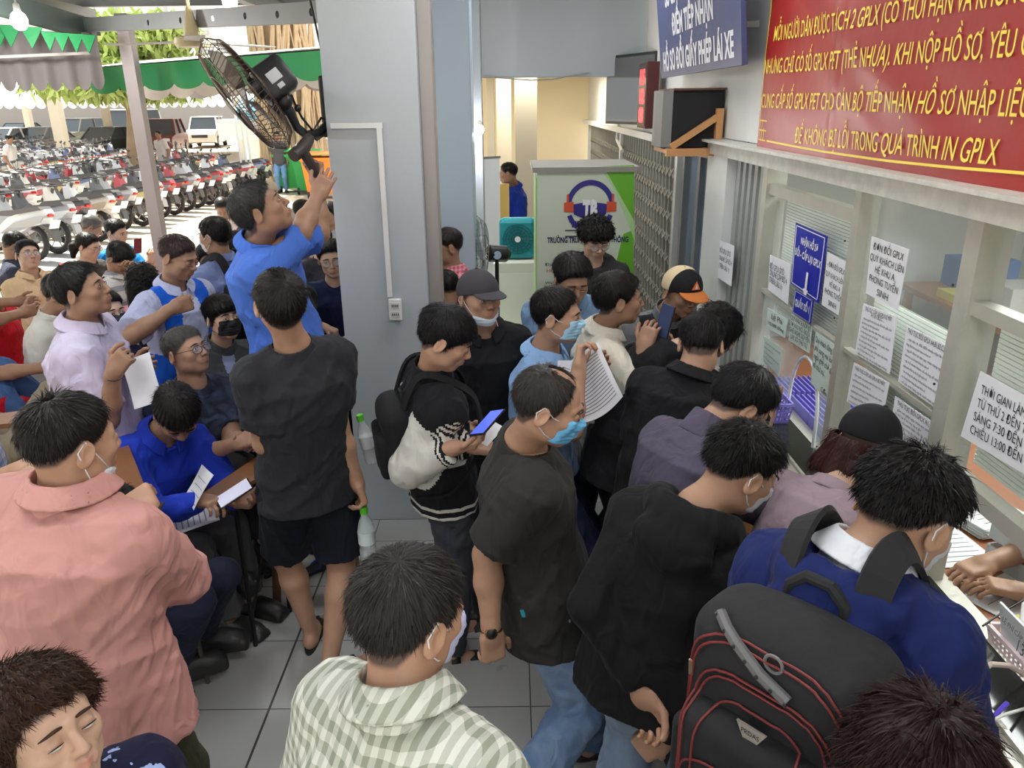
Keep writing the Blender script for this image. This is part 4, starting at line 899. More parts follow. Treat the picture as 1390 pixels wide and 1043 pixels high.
# inner desk behind the glass
o = empty('office_desk', (1.9, 2.4, 0), 0, 'brown wooden desk behind the service windows, covered with papers', 'desk')
mb = MB(); mb.box((1.75, 2.6, .87), (.82, 4.6, .035), bev=.004); mb.build('desk_top', mat('brown_desk', srgb(150, 92, 58), .35, var=.1, vscale=4), o, origin=V3(1.9, 2.4, 0))
mb = MB(); mb.box((1.5, 2.6, .44), (.03, 4.4, .84)); mb.build('modesty_panel', WOOD, o, origin=V3(1.9, 2.4, 0))
DZ = .89
# banner
BX = XW-.045; bl = atx(1030, 207, BX); tl_ = atx(1042, 3, BX); yR = 1.05; z0 = bl[2]; z1 = 3.02; y_l = bl[1]
ny, nz = 90, 34; V = []; 
for j in range(nz+1):
    for i in range(ny+1):
        u = i/ny; v = j/nz; yy = y_l-(y_l-yR)*u; sag = -.028*math.sin(math.pi*min(1, u*1.15))*(1-v); zz = z0+(z1-z0)*v+sag+.03*u*(1-v)
        dp = .012*math.sin((u*3.1-(1-v)*1.5)*4+.5)*math.exp(-((u*1.9-(1-v)*1.05-.02)/.35)**2)+.006*math.sin(u*17+v*4)*math.sin(v*3.14)+.010*math.exp(-((u-.30)/.006)**2)+.008*math.sin(24*(u*1.6-(1-v)))*math.exp(-((u*1.6-(1-v))/.22)**2)
        V.append((BX-.012-dp*.55, yy, zz))
Fs = [(j*(ny+1)+i, j*(ny+1)+i+1, (j+1)*(ny+1)+i+1, (j+1)*(ny+1)+i) for j in range(nz) for i in range(ny)]
bn = link_mesh('banner', V, Fs, mat('red_vinyl', srgb(150, 36, 32), .34, var=.1, vscale=3, bump=.06, bscale=12)); tag(bn, 'red banner with yellow lettering hung above the counter windows', 'banner')
Vb = np.array(V).reshape(nz+1, ny+1, 3)
def drape(V):     # bring flat lettering onto the waves of the banner
    V = np.asarray(V).copy(); u = np.clip((y_l-V[:, 1])/(y_l-yR), 0, .9999)*ny; v = np.clip((V[:, 2]-z0+.0)/(z1-z0), 0, .9999)*nz; i = u.astype(int); j = v.astype(int)
    fu = u-i; fv = v-j; j2 = np.minimum(j+1, nz); V[:, 0] = (Vb[j, i, 0]*(1-fu)+Vb[j, i+1, 0]*fu)*(1-fv)+(Vb[j2, i, 0]*(1-fu)+Vb[j2, i+1, 0]*fu)*fv-.005; return V
YEL = mat('yellow_ink', srgb(232, 206, 74), .45)
def bline(s, pl, pr_, h, tot=None):
    mb = MB(); V, Fs = text_mesh(s, 1, .004, 0, 1, 'LEFT'); w = V[:, 0].max(); a = atx(pl[0], pl[1], BX); b = atx(pr_[0], pr_[1], BX)
    wd = abs(a[1]-b[1]); 
    hh = h/.72; ex = nrm(b-a); P = a+V[:, :1]*ex*(wd/w)+(V[:, 1:2])*hh*V3(0, 0, 1)
    ok = [f for f in Fs if max(P[i][1] for i in f) < 9 and min(P[i][1] for i in f) > yR+.02]; mb.add(drape(P), ok); return mb.build('lettering', YEL, bn)
Yr = 1390
def px_for(s_full, s_vis, pl, pr_):   # pixel of the full line's end so that the visible part ends at pr_
    V1, _ = text_mesh(s_full, 1, .004, 0, 1, 'LEFT'); V2, _ = text_mesh(s_vis, 1, .004, 0, 1, 'LEFT'); k = V1[:, 0].max()/V2[:, 0].max(); a = atx(pl[0], pl[1], BX); b = atx(pr_[0], pr_[1], BX); return a+(b-a)*k
def bline2(full, vis, pl, pr_, h):
    e = px_for(full, vis, pl, pr_); mb = MB(); V, Fs = text_mesh(full, 1, .004, 0, 1, 'LEFT'); a = atx(pl[0], pl[1], BX); w = V[:, 0].max(); hh = h/.72
    P = a+V[:, :1]/w*(e-a)+V[:, 1:2]*hh*V3(0, 0, 1); ok = [f for f in Fs if min(P[i][1] for i in f) > yR+.02]; mb.add(drape(P), ok); return mb.build('lettering', YEL, bn)
bline2('MỖI NGƯỜI DÂN ĐƯỢC TÁCH 2 GPLX (CÓ THỜI HẠN VÀ KHÔNG THỜI HẠN)', 'MỖI NGƯỜI DÂN ĐƯỢC TÁCH 2 GPLX (CÓ THỜI HẠN', (1055, 47), (1300, 3), .066)
bline2('NHƯNG CHỈ CÓ SỐ GPLX PET (THẺ NHỰA). KHI NỘP HỒ SƠ, YÊU CẦU', 'NHƯNG CHỈ CÓ SỐ GPLX PET (THẺ NHỰA). KHI NỘP HỒ SƠ, YÊU', (1043, 92), (1388, 60), .066)
bline2('CUNG CẤP SỐ GPLX PET CHO CÁN BỘ TIẾP NHẬN HỒ SƠ NHẬP LIỆU', 'CUNG CẤP SỐ GPLX PET CHO CÁN BỘ TIẾP NHẬN HỒ SƠ NHẬP LIỆ', (1039, 138), (1392, 142), .066)
bline('ĐỂ KHÔNG BỊ LỖI TRONG QUÁ TRÌNH IN GPLX', (1084, 185), (1362, 209), .066)
mb = MB()
def bbar(y_a, y_b, z_a, z_b):
    n = 40 if abs(y_a-y_b) > .1 else 2; m_ = 20 if abs(z_a-z_b) > .1 else 2; g = [(y_a+(y_b-y_a)*i/(n-1), z_a+(z_b-z_a)*j/(m_-1)) for j in range(m_) for i in range(n)]; P = [(BX, y, z-.024*math.sin(math.pi*min(1, (y_l-y)/(y_l-yR)*1.15))*(1 if z < z0+.2 else 0)+.03*(y_l-y)/(y_l-yR)*(1 if z < z0+.2 else 0)) for y, z in g]
    mb.add(drape(np.array(P)), [(j*n+i, j*n+i+1, (j+1)*n+i+1, (j+1)*n+i) for j in range(m_-1) for i in range(n-1)])
bbar(y_l-.16, yR+.03, z0+.062, z0+.07); bbar(y_l-.02, y_l-.028, z0+.2, z1-.17); bbar(y_l-.16, yR+.03, z1-.05, z1-.042)
for zz, sg in ((z0+.062, 1), (z1-.05, -1)):
    for k in range(3): bbar(y_l-.03-.035*k, y_l-.036-.035*k, zz, zz+sg*(.14-.04*k)); bbar(y_l-.03, y_l-.14, zz+sg*.045*k, zz+sg*(.045*k)+.006)
mb.build('border_line', YEL, bn)
# blue sign board above the speaker, tilted off the wall
q = [atx(893, 108, XW-.20), atx(1000, 86, XW-.20)]; sy0, sy1 = q[0][1], q[1][1]; zb = (q[0][2]+q[1][2])/2; ht = .66
o = empty('sign_board', (XW-.16, (sy0+sy1)/2, zb), 0, 'blue sign board with white lettering fixed above the loudspeaker', 'sign')
R = roty(-.12); mb = MB(); mb.box((0, 0, ht/2), (.03, abs(sy0-sy1), ht), R=None, bev=.003); mb.V[0] = mb.V[0]@R.T; mb.build('board', mat('sign_blue', srgb(62, 70, 112), .35, var=.04), o)
mb = MB(); wl = abs(sy0-sy1)
for s, z, wf_ in (('HỒ SƠ ĐỔI GIẤY PHÉP LÁI XE', .10, .88), ('ĐIỂM TIẾP NHẬN', .31, .52), ('SỞ GIAO THÔNG VẬN TẢI', .50, .7)): text_on(mb, s, (-.017, 0, z), EX, EZ, .17, .006, mi=0, width=wl*wf_)
mb.V = [v@R.T for v in mb.V]; mb.build('lettering', mat('sign_white', srgb(214, 214, 220), .5), o)
mb = MB(); [mb.box((.06, y, ht*.3), (.10, .03, .03)) for y in (-wl*.4, wl*.4)]; mb.build('bracket', ALU_D, o)
# loudspeaker on a wooden bracket
a = at(908, 150, 5.35); b = at(1012, 150, 4.7)
sx = XW-.19; yA = atx(965, 200, XW-.36)[1]
c = V3(XW-.165, 5.16, 2.07+.175)
o = empty('loudspeaker', (c[0], c[1], 2.085), 0, 'black wall loudspeaker with silver grille on a wooden bracket', 'speaker')
R = rotz(rad(0)); mb = MB(); mb.box((0, 0, .165), (.30, .46, .33), bev=.006); mb.build('cabinet', mat('black_speaker_cloth', (.012, .012, .014), .85, bump=.3, bscale=300), o)
mb = MB(); mb.prism([(-.152, -.23), (-.152, .23), (-.20, .16), (-.215, 0), (-.20, -.16)], 2, .0, .33); mb.F = [f[::-1] for f in mb.F]; mb.build('grille', mat('silver_mesh', srgb(130, 130, 130), .4, .7, bump=.6, bscale=400), o)
mb = MB(); mb.box((0, 0, .334), (.31, .50, .012)); mb.build('top_edge', mat('brown_edge', srgb(96, 62, 48), .5), o)
o2 = empty('speaker_bracket', (XW-.02, 4.9, 2.02), 0, 'light wooden triangular bracket carrying the loudspeaker', 'bracket'); PLY = mat('plywood', srgb(190, 138, 88), .6, var=.1)
mb = MB(); mb.box((-.16, 0, .04), (.34, .045, .045)); mb.box((-.02, 0, .15), (.04, .045, .28)); barbox(mb, (-.30, 0, .07), (-.02, 0, .25), .04, .035); mb.box((-.16, .22, .045), (.34, .40, .022)); mb.build('frame', PLY, o2)
mb = MB(); mb.tube([at(1010, 155, 4.85), at(1016, 170, 4.8), at(1016, 195, 4.7), at(1024, 205, 4.5), at(1032, 204, 4.4)], .005, 6); tag(mb.build('speaker_cable', BLK), 'thin black cable hanging from the loudspeaker to the red banner', 'cable')
# television and red LED panel
ty = atx(843, 120, XW-.20)[1]; o = empty('television', (XW-.15, 7.75, 2.12), 0, 'dark flat television hung edge-on on the wall left of the LED panel', 'television')
Rt = rotz(rad(22)); mb = MB(); mb.box((0, 0, .34), (.05, .9, .62), Rt, bev=.005); mb.build('screen_case', BLK, o); mb = MB(); mb.box(Rt@V3(-.028, 0, .34), (.004, .86, .57), Rt); mb.build('screen', mat('dark_screen', (.10, .105, .11), .06), o)
mb = MB(); mb.box((.09, 0, .3), (.14, .12, .3)); mb.build('wall_mount', DARK, o)
o = empty('led_panel', (XW-.12, 7.0, 2.14), 0, 'narrow LED number panel glowing red between television and loudspeaker', 'display')
mb = MB(); mb.box((0, 0, .26), (.10, .42, .52), bev=.004); mb.build('case', mat('maroon_case', srgb(70, 20, 18), .4), o); mb = MB(); mb.box((-.052, 0, .26), (.004, .38, .48)); mb.build('display_face', mat('led_black', (.02, .012, .012), .3), o)
mb = MB()
for r_ in range(3): text_on(mb, ('088', '102', '315')[r_], (-.056, 0, .10+r_*.15), EX, EZ, .15, .01, width=.24)
mb.build('digits', mat('led_red', (1, .05, .06), .5, emit=(1, .05, .06), estr=3), o)
# white pipe and loose cables at the upper windows
mb = MB(); mb.tube([atx(850, 0, XW-.05), atx(846, 60, XW-.05), atx(843, 120, XW-.05), atx(840, 165, XW-.05), atx(838, 190, XW-.05), atx(845, 205, XW-.04)], .022, 8); tag(mb.build('drain_pipe', WHITE_P, smooth=True), 'white plastic pipe running down the wall beside the television', 'pipe')
mb = MB(); mb.tube([at(845, 0, 8.05), at(832, 50, 8.05), at(835, 75, 8.05), at(842, 85, 8.0)], .008, 6); tag(mb.build('loose_cable', mat('beige_cable', srgb(170, 160, 140), .6)), 'loose beige cable hanging over the upper window', 'cable')
mb = MB(); mb.tube([at(x, y, 7.97) for x, y in ((655, 103), (680, 106), (720, 109), (750, 108), (775, 103), (800, 99))], .007, 6); tag(mb.build('ceiling_cable', mat('grey_cable', srgb(150, 150, 145), .6)), 'thin sagging cable along the lower edge of the lintel wall', 'cable')
# ---- paper notices and signs on the glass
def notice(nm, c4, lines, label, X=XW-.0, base=PAPER, ink=INK, hh=.03, cat='notice', group=None, edge=None, small=False, bold=.0, face=-1):
    """c4: pixels of the four corners TL TR BR BL; lines: words with heights from the top (0-1), span, and letter size"""
    P = [atx(px, py, X) for px, py in c4]; mb = MB(); th = V3(-.0025, 0, 0); mb.add([p for p in P]+[p+th for p in P], [(0, 1, 2, 3), (7, 6, 5, 4)]+[(i, (i+1) % 4, 4+(i+1) % 4, 4+i) for i in range(4)])
    o = mb.build(nm, base); tag(o, label, cat, group); TL, TR, BR, BL_ = [p+V3(-.0045, 0, 0) for p in P]
    if edge:
        mb = MB()
        def q(u, v): return (TL*(1-u)+TR*u)*(1-v)+(BL_*(1-u)+BR*u)*v
        for u0, v0, u1, v1 in ((.04, .03, .96, .045), (.04, .955, .96, .97), (.04, .03, .06, .97), (.94, .03, .96, .97)): mb.add([q(u0, v1), q(u1, v1), q(u1, v0), q(u0, v0)], [(0, 1, 2, 3)])
        mb.build('border', edge, o)
    mb = MB()
    for s, v, u0, u1, h in lines:
        a = (TL*(1-u0)+TR*u0)*(1-v)+(BL_*(1-u0)+BR*u0)*v; b = (TL*(1-u1)+TR*u1)*(1-v)+(BL_*(1-u1)+BR*u1)*v; ex = nrm(b-a)
        text_on(mb, s, (a+b)/2, ex, np.cross(V3(-1, 0, 0), ex), h, bold, width=np.linalg.norm(b-a))
    if mb.V: mb.build('lettering', ink, o)
    return o
SB = mat('enamel_blue', srgb(28, 36, 168), .3); SW_ = mat('sign_letter_white', srgb(232, 232, 240), .5)
o = notice('counter_sign', ((1081, 302), (1124, 321), (1112, 412), (1074, 385)), [('NHẬN HỒ SƠ', .24, .24, .80, .042), ('ĐỔI - CẤP LẠI GPLX', .45, .07, .93, .042)], 'blue sign with white arrow and lettering on the first window', XW-.006, SB, SW_, edge=SW_, bold=.0012, cat='sign')
mb = MB(); c = atx(1094, 387, XW-.014); mb.add([c+EX*a_+EZ*b_ for a_, b_ in ((-.012, .055), (-.012, -.02), (-.03, -.02), (0, -.065), (.03, -.02), (.012, -.02), (.012, .055))], [(0, 1, 2, 3, 4, 5, 6)]); mb.build('arrow', SW_, o)
notice('counter_number_sign', ((1080, 393), (1105, 408), (1101, 440), (1076, 424)), [('QUẦY SỐ 1', .5, .12, .88, .042)], 'small blue counter number sign below the large blue sign', XW-.012, SB, SW_, edge=SW_, bold=.0012, cat='sign')
def filler(n, sd, v0=.14, v1=.95):
    rs = random.Random(sd); out = []; w = 'hồ sơ đổi giấy phép lái xe gồm bản sao chứng minh nhân dân khám sức khỏe của người theo quy định trước ngày cấp hạng nộp tại quầy số'.split()
    for i in range(n): out.append(('- '*(i % 2 == 0)+' '.join(rs.choice(w) for _ in range(9)), v0+(v1-v0)*i/max(1, n-1), .07, .93 if i % 2 == 0 else .6, .012))
    return out
notice('paper_notice', ((1046, 346), (1074, 358), (1070, 414), (1043, 393)), [('ĐỔI GPLX ÔTÔ', .3, .05, .75, .04), ('ONLINE CẤP ĐỘ 4', .48, .05, .9, .04), ('(TRÊN LẦU 1)', .68, .05, .7, .04)], 'white paper on the window immediately left of the blue sign', XW-.004)
notice('paper_notice', ((978, 326), (997, 334), (993, 389), (975, 377)), [('ĐỔI GPLX ÔTÔ', .25, .05, .85, .04), ('ONLINE CẤP ĐỘ 4', .45, .05, .95, .04), ('(TRÊN LẦU 1)', .65, .05, .8, .04)], 'wavy white paper taped on the white column left of the windows', XW-.064)
notice('paper_notice', ((1124, 342), (1150, 356), (1142, 430), (1116, 414)), [('- ĐƠN ĐỔI GPLX', .2, .1, .98, .03), ('QUÝ KHÁCH LIÊN', .38, .05, .98, .03), ('HỆ KHU A', .54, .3, .85, .03), ('PHÒNG TUYỂN', .7, .1, .98, .03), ('SINH', .88, .35, .75, .03)], 'white paper notice right of the blue sign, beside the window post', XW-.004)
notice('paper_notice', ((1184, 321), (1235, 339), (1219, 422), (1176, 398)), [('ĐƠN ĐỔI GPLX', .15, .1, .92, .034), ('QUÝ KHÁCH LIÊN', .34, .04, .98, .034), ('HỆ KHU A', .52, .22, .78, .034), ('PHÒNG TUYỂN', .7, .08, .93, .034), ('SINH', .88, .36, .7, .034)], 'white large-lettered paper notice at the top of the middle window', XW-.004)
notice('paper_notice', ((1173, 412), (1218, 430), (1208, 508), (1161, 480)), [('THỦ TỤC CẤP LẠI GPLX BỊ MẤT', .08, .1, .9, .022), ('A1,B1,B2,C...', .15, .3, .7, .018)]+filler(9, 1, .26), 'white close-lined notice below the large-lettered one, middle window', XW-.004)
notice('paper_notice', ((1232, 442), (1296, 474), (1282, 562), (1220, 518)), [('THỦ TỤC ĐỔI GPLX A4,B1,B2,C,D,E,F', .07, .05, .95, .024)]+filler(9, 2, .2), 'white close-lined notice at the right of the middle window', XW-.004)
notice('paper_notice', ((1160, 492), (1208, 520), (1198, 570), (1150, 545)), [('THỦ TỤC CẤP LẠI GPLX BỊ MẤT', .1, .08, .92, .02)]+filler(6, 3, .26), 'white notice below the rail, lower left of the middle window', XW-.004)
notice('paper_notice', ((1216, 538), (1284, 585), (1278, 640), (1208, 590)), [('THỦ TỤC ĐỔI GPLX A1, A2, A3', .1, .08, .92, .022)]+filler(7, 4, .26), 'white notice below the rail, lower right of the middle window', XW-.004)
notice('hours_notice', ((1332, 504), (1420, 552), (1418, 660), (1305, 592)), [('THỜI GIAN LÀM VIỆC', .22, .1, .98, .036), ('TỪ THỨ 2 ĐẾN THỨ 6', .42, .1, .98, .036), ('SÁNG 7:30 ĐẾN 11:30', .62, .1, .98, .036), ('CHIỀU 13:00 ĐẾN 17:00', .82, .1, .98, .036)], 'large white notice with opening hours on the nearest window', XW-.004)
PG = mat('green_white_paper', srgb(205, 220, 212), .7)
notice('fee_notice', ((1043, 418), (1070, 433), (1066, 459), (1040, 444)), [('Lệ Phí', .3, .25, .8, .04), ('135.000 đồng', .7, .1, .9, .025)], 'pale paper with the fee, left on the rail below the signs', XW-.004, PG)
notice('reminder_notice', ((1075, 426), (1103, 444), (1099, 480), (1071, 462)), [('QUÝ KHÁCH NỘP HỒ', .12, .02, .98, .03), ('SƠ VÀO RỔ, NGỒI', .34, .05, .95, .03), ('GHẾ NGHE GỌI TÊN', .56, .02, .98, .03), ('LẤY SỐ THỨ TỰ', .8, .1, .9, .03)], 'pale paper under the small blue sign with four lines', XW-.004, PG)
notice('guest_notice', ((1108, 450), (1136, 470), (1130, 552), (1101, 520)), [('Quý khách đóng lệ', .12, .05, .98, .035), ('phí sang vui lòng', .28, .05, .98, .035), ('ngồi ghế chờ gọi', .44, .05, .98, .035), ('số thứ tự.', .6, .05, .6, .035), ('Cảm ơn!', .9, .5, .98, .03)], 'pale tall paper with italic lines at the right of the first window', XW-.004, PG)
notice('form_notice', ((1038, 456), (1063, 474), (1057, 512), (1036, 490)), filler(5, 9, .2), 'pale form taped at the lower left corner of the first window', XW-.004, PG)
# ---- things in the office, seen through the glass
def rbox(nm, c, size, m, label, cat, rz=0, bev=.004, group=None):
    o = empty(nm, c, rz, label, cat, group); mb = MB(); mb.box((0, 0, size[2]/2), size, bev=bev); return o, mb.build('body', m, o)
def basket(nm, c, w, d, h, m, label, rz=0, n=10):
    o = empty(nm, c, rz, label, 'basket'); mb = MB(); t = .004
    mb.box((0, 0, t/2), (w*.86, d*.86, t))
    for s in (-1, 1):
        for ax, L1, L2 in ((0, w, d), (1, d, w)):
            for zf in (.12, .38, .64): 
                k = .86+.14*zf; p = [0, 0, h*zf]; p[1-ax] = s*L2/2*k; sz = [t, t, h*.10]; sz[ax] = L1*k; mb.box(p, sz)
            for i in range(n+1):
                u = -1+2*i/n; a = [0, 0, 0]; b = [0, 0, h]; a[ax] = u*L1/2*.86; b[ax] = u*L1/2; a[1-ax] = s*L2/2*.86; b[1-ax] = s*L2/2; barbox(mb, a, b, .006, .004, up=(1, 0, 0) if ax else (0, 1, 0))
            p = [0, 0, h]; p[1-ax] = s*L2/2; sz = [t*2.6, t*2.6, .012]; sz[ax] = L1+t*2; mb.box(p, sz)
    mb.build('basket_body', m, o); return o
PUR = mat('purple_plastic', srgb(132, 124, 206), .4)
p = atz(1068, 556, .93); basket('plastic_basket', (1.215, p[1]*.99, .925), .17, .30, .10, PUR, 'purple open-weave basket on the dark counter below the first window')
for k, (x, y, z) in enumerate(((1.50, 3.78, DZ), (1.50, 3.50, DZ), (1.50, 3.24, DZ))):
    o = empty('file_tray', (x+.05, y, z), 0, ['purple slotted file tray behind the first window, next to the corner', 'purple slotted file tray behind the first window, middle of three', 'purple slotted file tray behind the first window, beside the post'][k], 'tray'); mb = MB(); mb.box((0, 0, .01), (.32, .25, .012))
    for i in range(12): mb.box((-.15+i*.027, 0, .045), (.008, .25, .06))
    mb.build('tray_body', PUR, o)
p = atz(1064, 682, .757); o = empty('yellow_box', (1.0, p[1]-.02, .756), rad(-12), 'open yellow card box on the wooden shelf beside the hoodie wearer', 'box'); mb = MB(); YB = mat('yellow_card', srgb(224, 212, 96), .5)
mb.box((0, 0, .003), (.15, .11, .006)); [mb.box((s*.073, 0, .03), (.004, .11, .06)) for s in (-1, 1)]; [mb.box((0, s*.053, .03), (.15, .004, .06)) for s in (-1, 1)]; mb.build('body', YB, o); mb = MB(); mb.box((0, 0, .02), (.12, .08, .03)); mb.build('contents', mat('clear_plastic_bag', (.75, .78, .74), .3), o)
# desk clutter of the near bay
def sheet(c, w, h, rz, label, m=PAPER, n=1, lift=.0):
    o = empty('paper_sheet', c, rz, label, 'paper', 'papers on the office desk'); mb = MB(); rs = random.Random(int(c[0]*1000+c[1]*77))
    for i in range(n): mb.box((rs.uniform(-.01, .01)*(n > 1), rs.uniform(-.01, .01)*(n > 1), .0012+i*.003+lift), (w, h, .0016 if n == 1 else .003), rotz(rs.uniform(-.05, .05)*(n > 1)))
    mb.build('stack' if n > 1 else 'sheet', m, o)
    mb = MB(); [mb.box((0, -h*.4+k*h*.09, .0026+n*.003-(.003 if n == 1 else 0)), (w*.8, .002, .0006)) for k in range(9)]; mb.build('printed_lines', INK_G, o); return o
sheet((1.62, 1.93, DZ), .30, .42, .5, 'large white paper on the office desk under the white phone')
sheet((1.80, 1.50, DZ), .30, .42, .2, 'white paper on the office desk beside the blue pen')
sheet((1.72, 2.55, DZ), .24, .32, .3, 'stack of white papers beside the clerk\'s hands', n=14)
sheet((1.95, 2.25, DZ), .24, .32, -.2, 'second stack of white papers behind the clear trays', n=10)
sheet((1.5, 2.35, DZ), .22, .30, .1, 'white sheet leaning towards the glass near the post')
for i in range(2):
    o = empty('document_tray', (1.78, 2.16, DZ+.001+i*.085), .25, ['clear plastic document tray behind the near window, lower one', 'clear plastic document tray behind the near window, upper one'][i], 'tray'); mb = MB(); mb.box((0, 0, .004), (.34, .26, .006)); [mb.box((s*.168, 0, .03), (.005, .26, .06)) for s in (-1, 1)]; mb.box((0, .128, .03), (.34, .005, .06)); mb.build('tray_body', mat('clear_tray', srgb(205, 210, 214), .15, alpha=.7), o)
    mb = MB(); mb.box((0, 0, .018+i*.01), (.28, .2, .02)); mb.build('papers', PAPER, o)
o, _ = rbox('yellow_note_pad', (1.50, 1.86, DZ), (.09, .07, .045), mat('yellow_paper', srgb(226, 216, 130), .8), 'yellow note block under the white phone on the desk', 'note pad', .3)
def phone(nm, c, R, m, scr, label, sz=(.072, .15, .009)):
    o = empty(nm, (0, 0, 0), 0, label, 'phone'); o.matrix_world = Matrix([[R[i][j] for j in range(3)]+[float(c[i])] for i in range(3)]+[[0, 0, 0, 1]])
    mb = MB(); mb.box((0, 0, 0), sz, bev=.004); mb.build('case', m, o); mb = MB(); mb.box((0, 0, sz[2]/2+.0004), (sz[0]*.9, sz[1]*.93, .0008)); mb.build('screen', scr, o); return o
phone('mobile_phone', (1.50, 1.86, DZ+.051), rotz(-.6), mat('white_phone', srgb(235, 235, 238), .3), mat('white_phone_face', srgb(225, 226, 230), .15), 'white phone lying on the yellow note block behind the glass')
rbox('red_ink_box', (1.56, 1.60, DZ), (.12, .06, .035), mat('red_card', srgb(206, 36, 40), .4), 'small red box on the desk beside the blue case', 'box', .2)
rbox('blue_case', (1.66, 1.66, DZ), (.16, .05, .03), mat('blue_plastic', srgb(40, 70, 205), .35), 'blue flat case on the office desk near the red box', 'case', .1)
basket('plastic_basket', (1.44, 1.43, DZ), .20, .30, .075, mat('white_basket', srgb(226, 224, 220), .4), 'white open-weave tray beside the fee stand inside the near window')
basket('plastic_basket', (1.41, 1.72, DZ), .14, .2, .06, mat('pinkwhite_basket', srgb(226, 205, 208), .4), 'small pinkish white basket behind the fee stand')
o = empty('fee_stand', (1.335, 1.60, .955), 0, 'clear acrylic stand with fee paper at the counter edge', 'stand'); mb = MB(); mb.box((0, 0, .055), (.006, .34, .11), roty(-.25)); mb.build('plate', mat('frosted_stand', srgb(226, 228, 232), .3), o)
mb = MB(); text_on(mb, 'LỆ PHÍ CẤP ĐỔI GIẤY PHÉP LÁI XE', (-.0265, 0, .082), EX, EZ, .02, width=.26); text_on(mb, '135.000Đ', (-.0175, 0, .045), EX, EZ, .05, width=.14); mb.build('lettering', INK_G, o)
o, _ = rbox('glue_stick', (1.37, 1.49, .955), (.03, .10, .02), mat('dark_glue', (.05, .05, .06), .4), 'dark marker with fluorescent yellow cap at the counter edge', 'marker', .3); mb = MB(); mb.box((0, .06, .01), (.028, .03, .022), bev=.004); mb.build('cap', mat('neon_yellow', srgb(226, 240, 20), .5), o)
mb = MB(); rs = random.Random(4)
for i in range(12):
    o = empty('paper_scrap', (1.46+rs.uniform(-.07, .09), 1.13+rs.uniform(-.10, .12), DZ+.001+i*.0015), rs.uniform(0, 3), 'small creased cream paper slip in the pile beside the white tray', 'paper slip', 'cream slips on the office desk'); mb = MB(); mb.add([(-.03, -.012, 0), (.03, -.014, .004), (.032, .012, .008), (0, .014, .001), (-.03, .012, .006)], [(0, 1, 2, 3, 4)]); mb.add([(-.03, -.012, -.0006), (.03, -.014, .0034), (.032, .012, .0074), (0, .014, .0004), (-.03, .012, .0054)], [(4, 3, 2, 1, 0)]); mb.build('slip', mat('cream_slip', srgb(214, 200, 160), .7), o)
mb = MB(); mb.tube([atz(1328, 996, .97), atz(1338, 984, .98), atz(1360, 972, .99), atz(1392, 962, .93)], [.004, .004, .004, .004], 8); tag(mb.build('pen_cord', WHITE_P, smooth=True), 'white coiled pen cord reaching over the near counter edge', 'cord')
o = empty('counter_pen', atz(1332, 992, .965), rad(35), 'white pen with purple tip clipped on the counter edge', 'pen'); mb = MB(); mb.tube([(0, 0, 0), (.05, 0, .01), (.12, 0, .015)], [.003, .006, .006], 8); mb.build('barrel', mat('pen_violet', srgb(90, 70, 200), .3), o)
mb = MB(); mb.tube([atz(1326, 925, .95), atz(1332, 912, 1.0), atz(1345, 902, 1.02), atz(1370, 904, .99), atz(1400, 922, .93)], .007, 8); tag(mb.build('lamp_cable', mat('pinkish_cable', srgb(216, 196, 186), .4), smooth=True), 'pale thick cable arching over the counter edge into the office', 'cable')
mb = MB(); mb.tube([atz(1334, 850, 1.0), atz(1360, 832, 1.0), atz(1395, 812, 1.0)], .003, 6); tag(mb.build('pointer_rod', DARK, smooth=True), 'thin dark rod lying across the office papers', 'rod')
# upper view through the middle window: shelf with boxes, red-framed trolley
o = empty('wall_shelf', (3.6, 4.6, 0), 0, 'brown wooden shelf inside the office loaded with equipment', 'shelf'); mb = MB(); mb.box((0, 0, 1.0), (1.2, 2.6, .04)); mb.box((0, 0, .6), (1.2, 2.6, .03)); mb.build('board', WOOD, o); mb = MB(); [mb.box((x, y, .5), (.05, .05, 1.0)) for x in (-.55, .55) for y in (-1.2, 1.2)]; mb.build('leg', WOOD, o)
rbox('equipment_box', (3.3, 4.9, 1.02), (.3, .3, .2), mat('grey_device', srgb(190, 192, 190), .5), 'grey device on the office shelf behind the glass', 'device'); rbox('equipment_box', (3.4, 4.3, 1.02), (.4, .3, .08), BLK, 'flat black device on the office shelf', 'device'); rbox('queue_display', (3.2, 3.7, 1.02), (.05, .3, .16), mat('red_display', srgb(220, 30, 60), .4), 'small red queue display on the office shelf', 'display')
rbox('yellow_tray', (3.2, 5.3, 1.02), (.3, .25, .06), YB, 'yellow tray on the office shelf beside the grey device', 'tray'); rbox('blue_crate', (3.5, 5.7, 1.02), (.4, .3, .22), mat('blue_crate', srgb(70, 120, 190), .5), 'blue crate at the far end of the office shelf', 'crate')
# ---- kiosk
kx0, kx1 = at(729, 232, 5.6)[0], at(862, 228, 5.6)[0]; kz = 1.90; kd = .72; kw = kx1-kx0
K0 = V3((kx0+kx1)/2, 5.6+kd/2, 0); o = empty('advertising_kiosk', K0, 0, 'tall green and white advertising kiosk with steering wheel emblem', 'kiosk')
mb = MB(); mb.box((0, 0, kz/2+.01), (kw, kd, kz-.02)); mb.build('cabinet', mat('kiosk_pale', srgb(206, 216, 196), .4, var=.02), o)
mb = MB(); mb.box((0, 0, kz+.01), (kw+.06, kd+.06, .035)); mb.build('roof_board', mat('kiosk_roof', srgb(150, 146, 138), .7, var=.1), o)
yf = -kd/2-.003
def kp(px, py): w = at(px, py, 5.6-.003); return V3(w[0]-K0[0], yf, w[2])
def kpoly(pts, dy=0.): return [kp(*p)+V3(0, -dy, 0) for p in pts]
mb = MB(); P = kpoly([(818, 222), (863, 220), (861, 420), (855, 500), (862, 300)], 0)
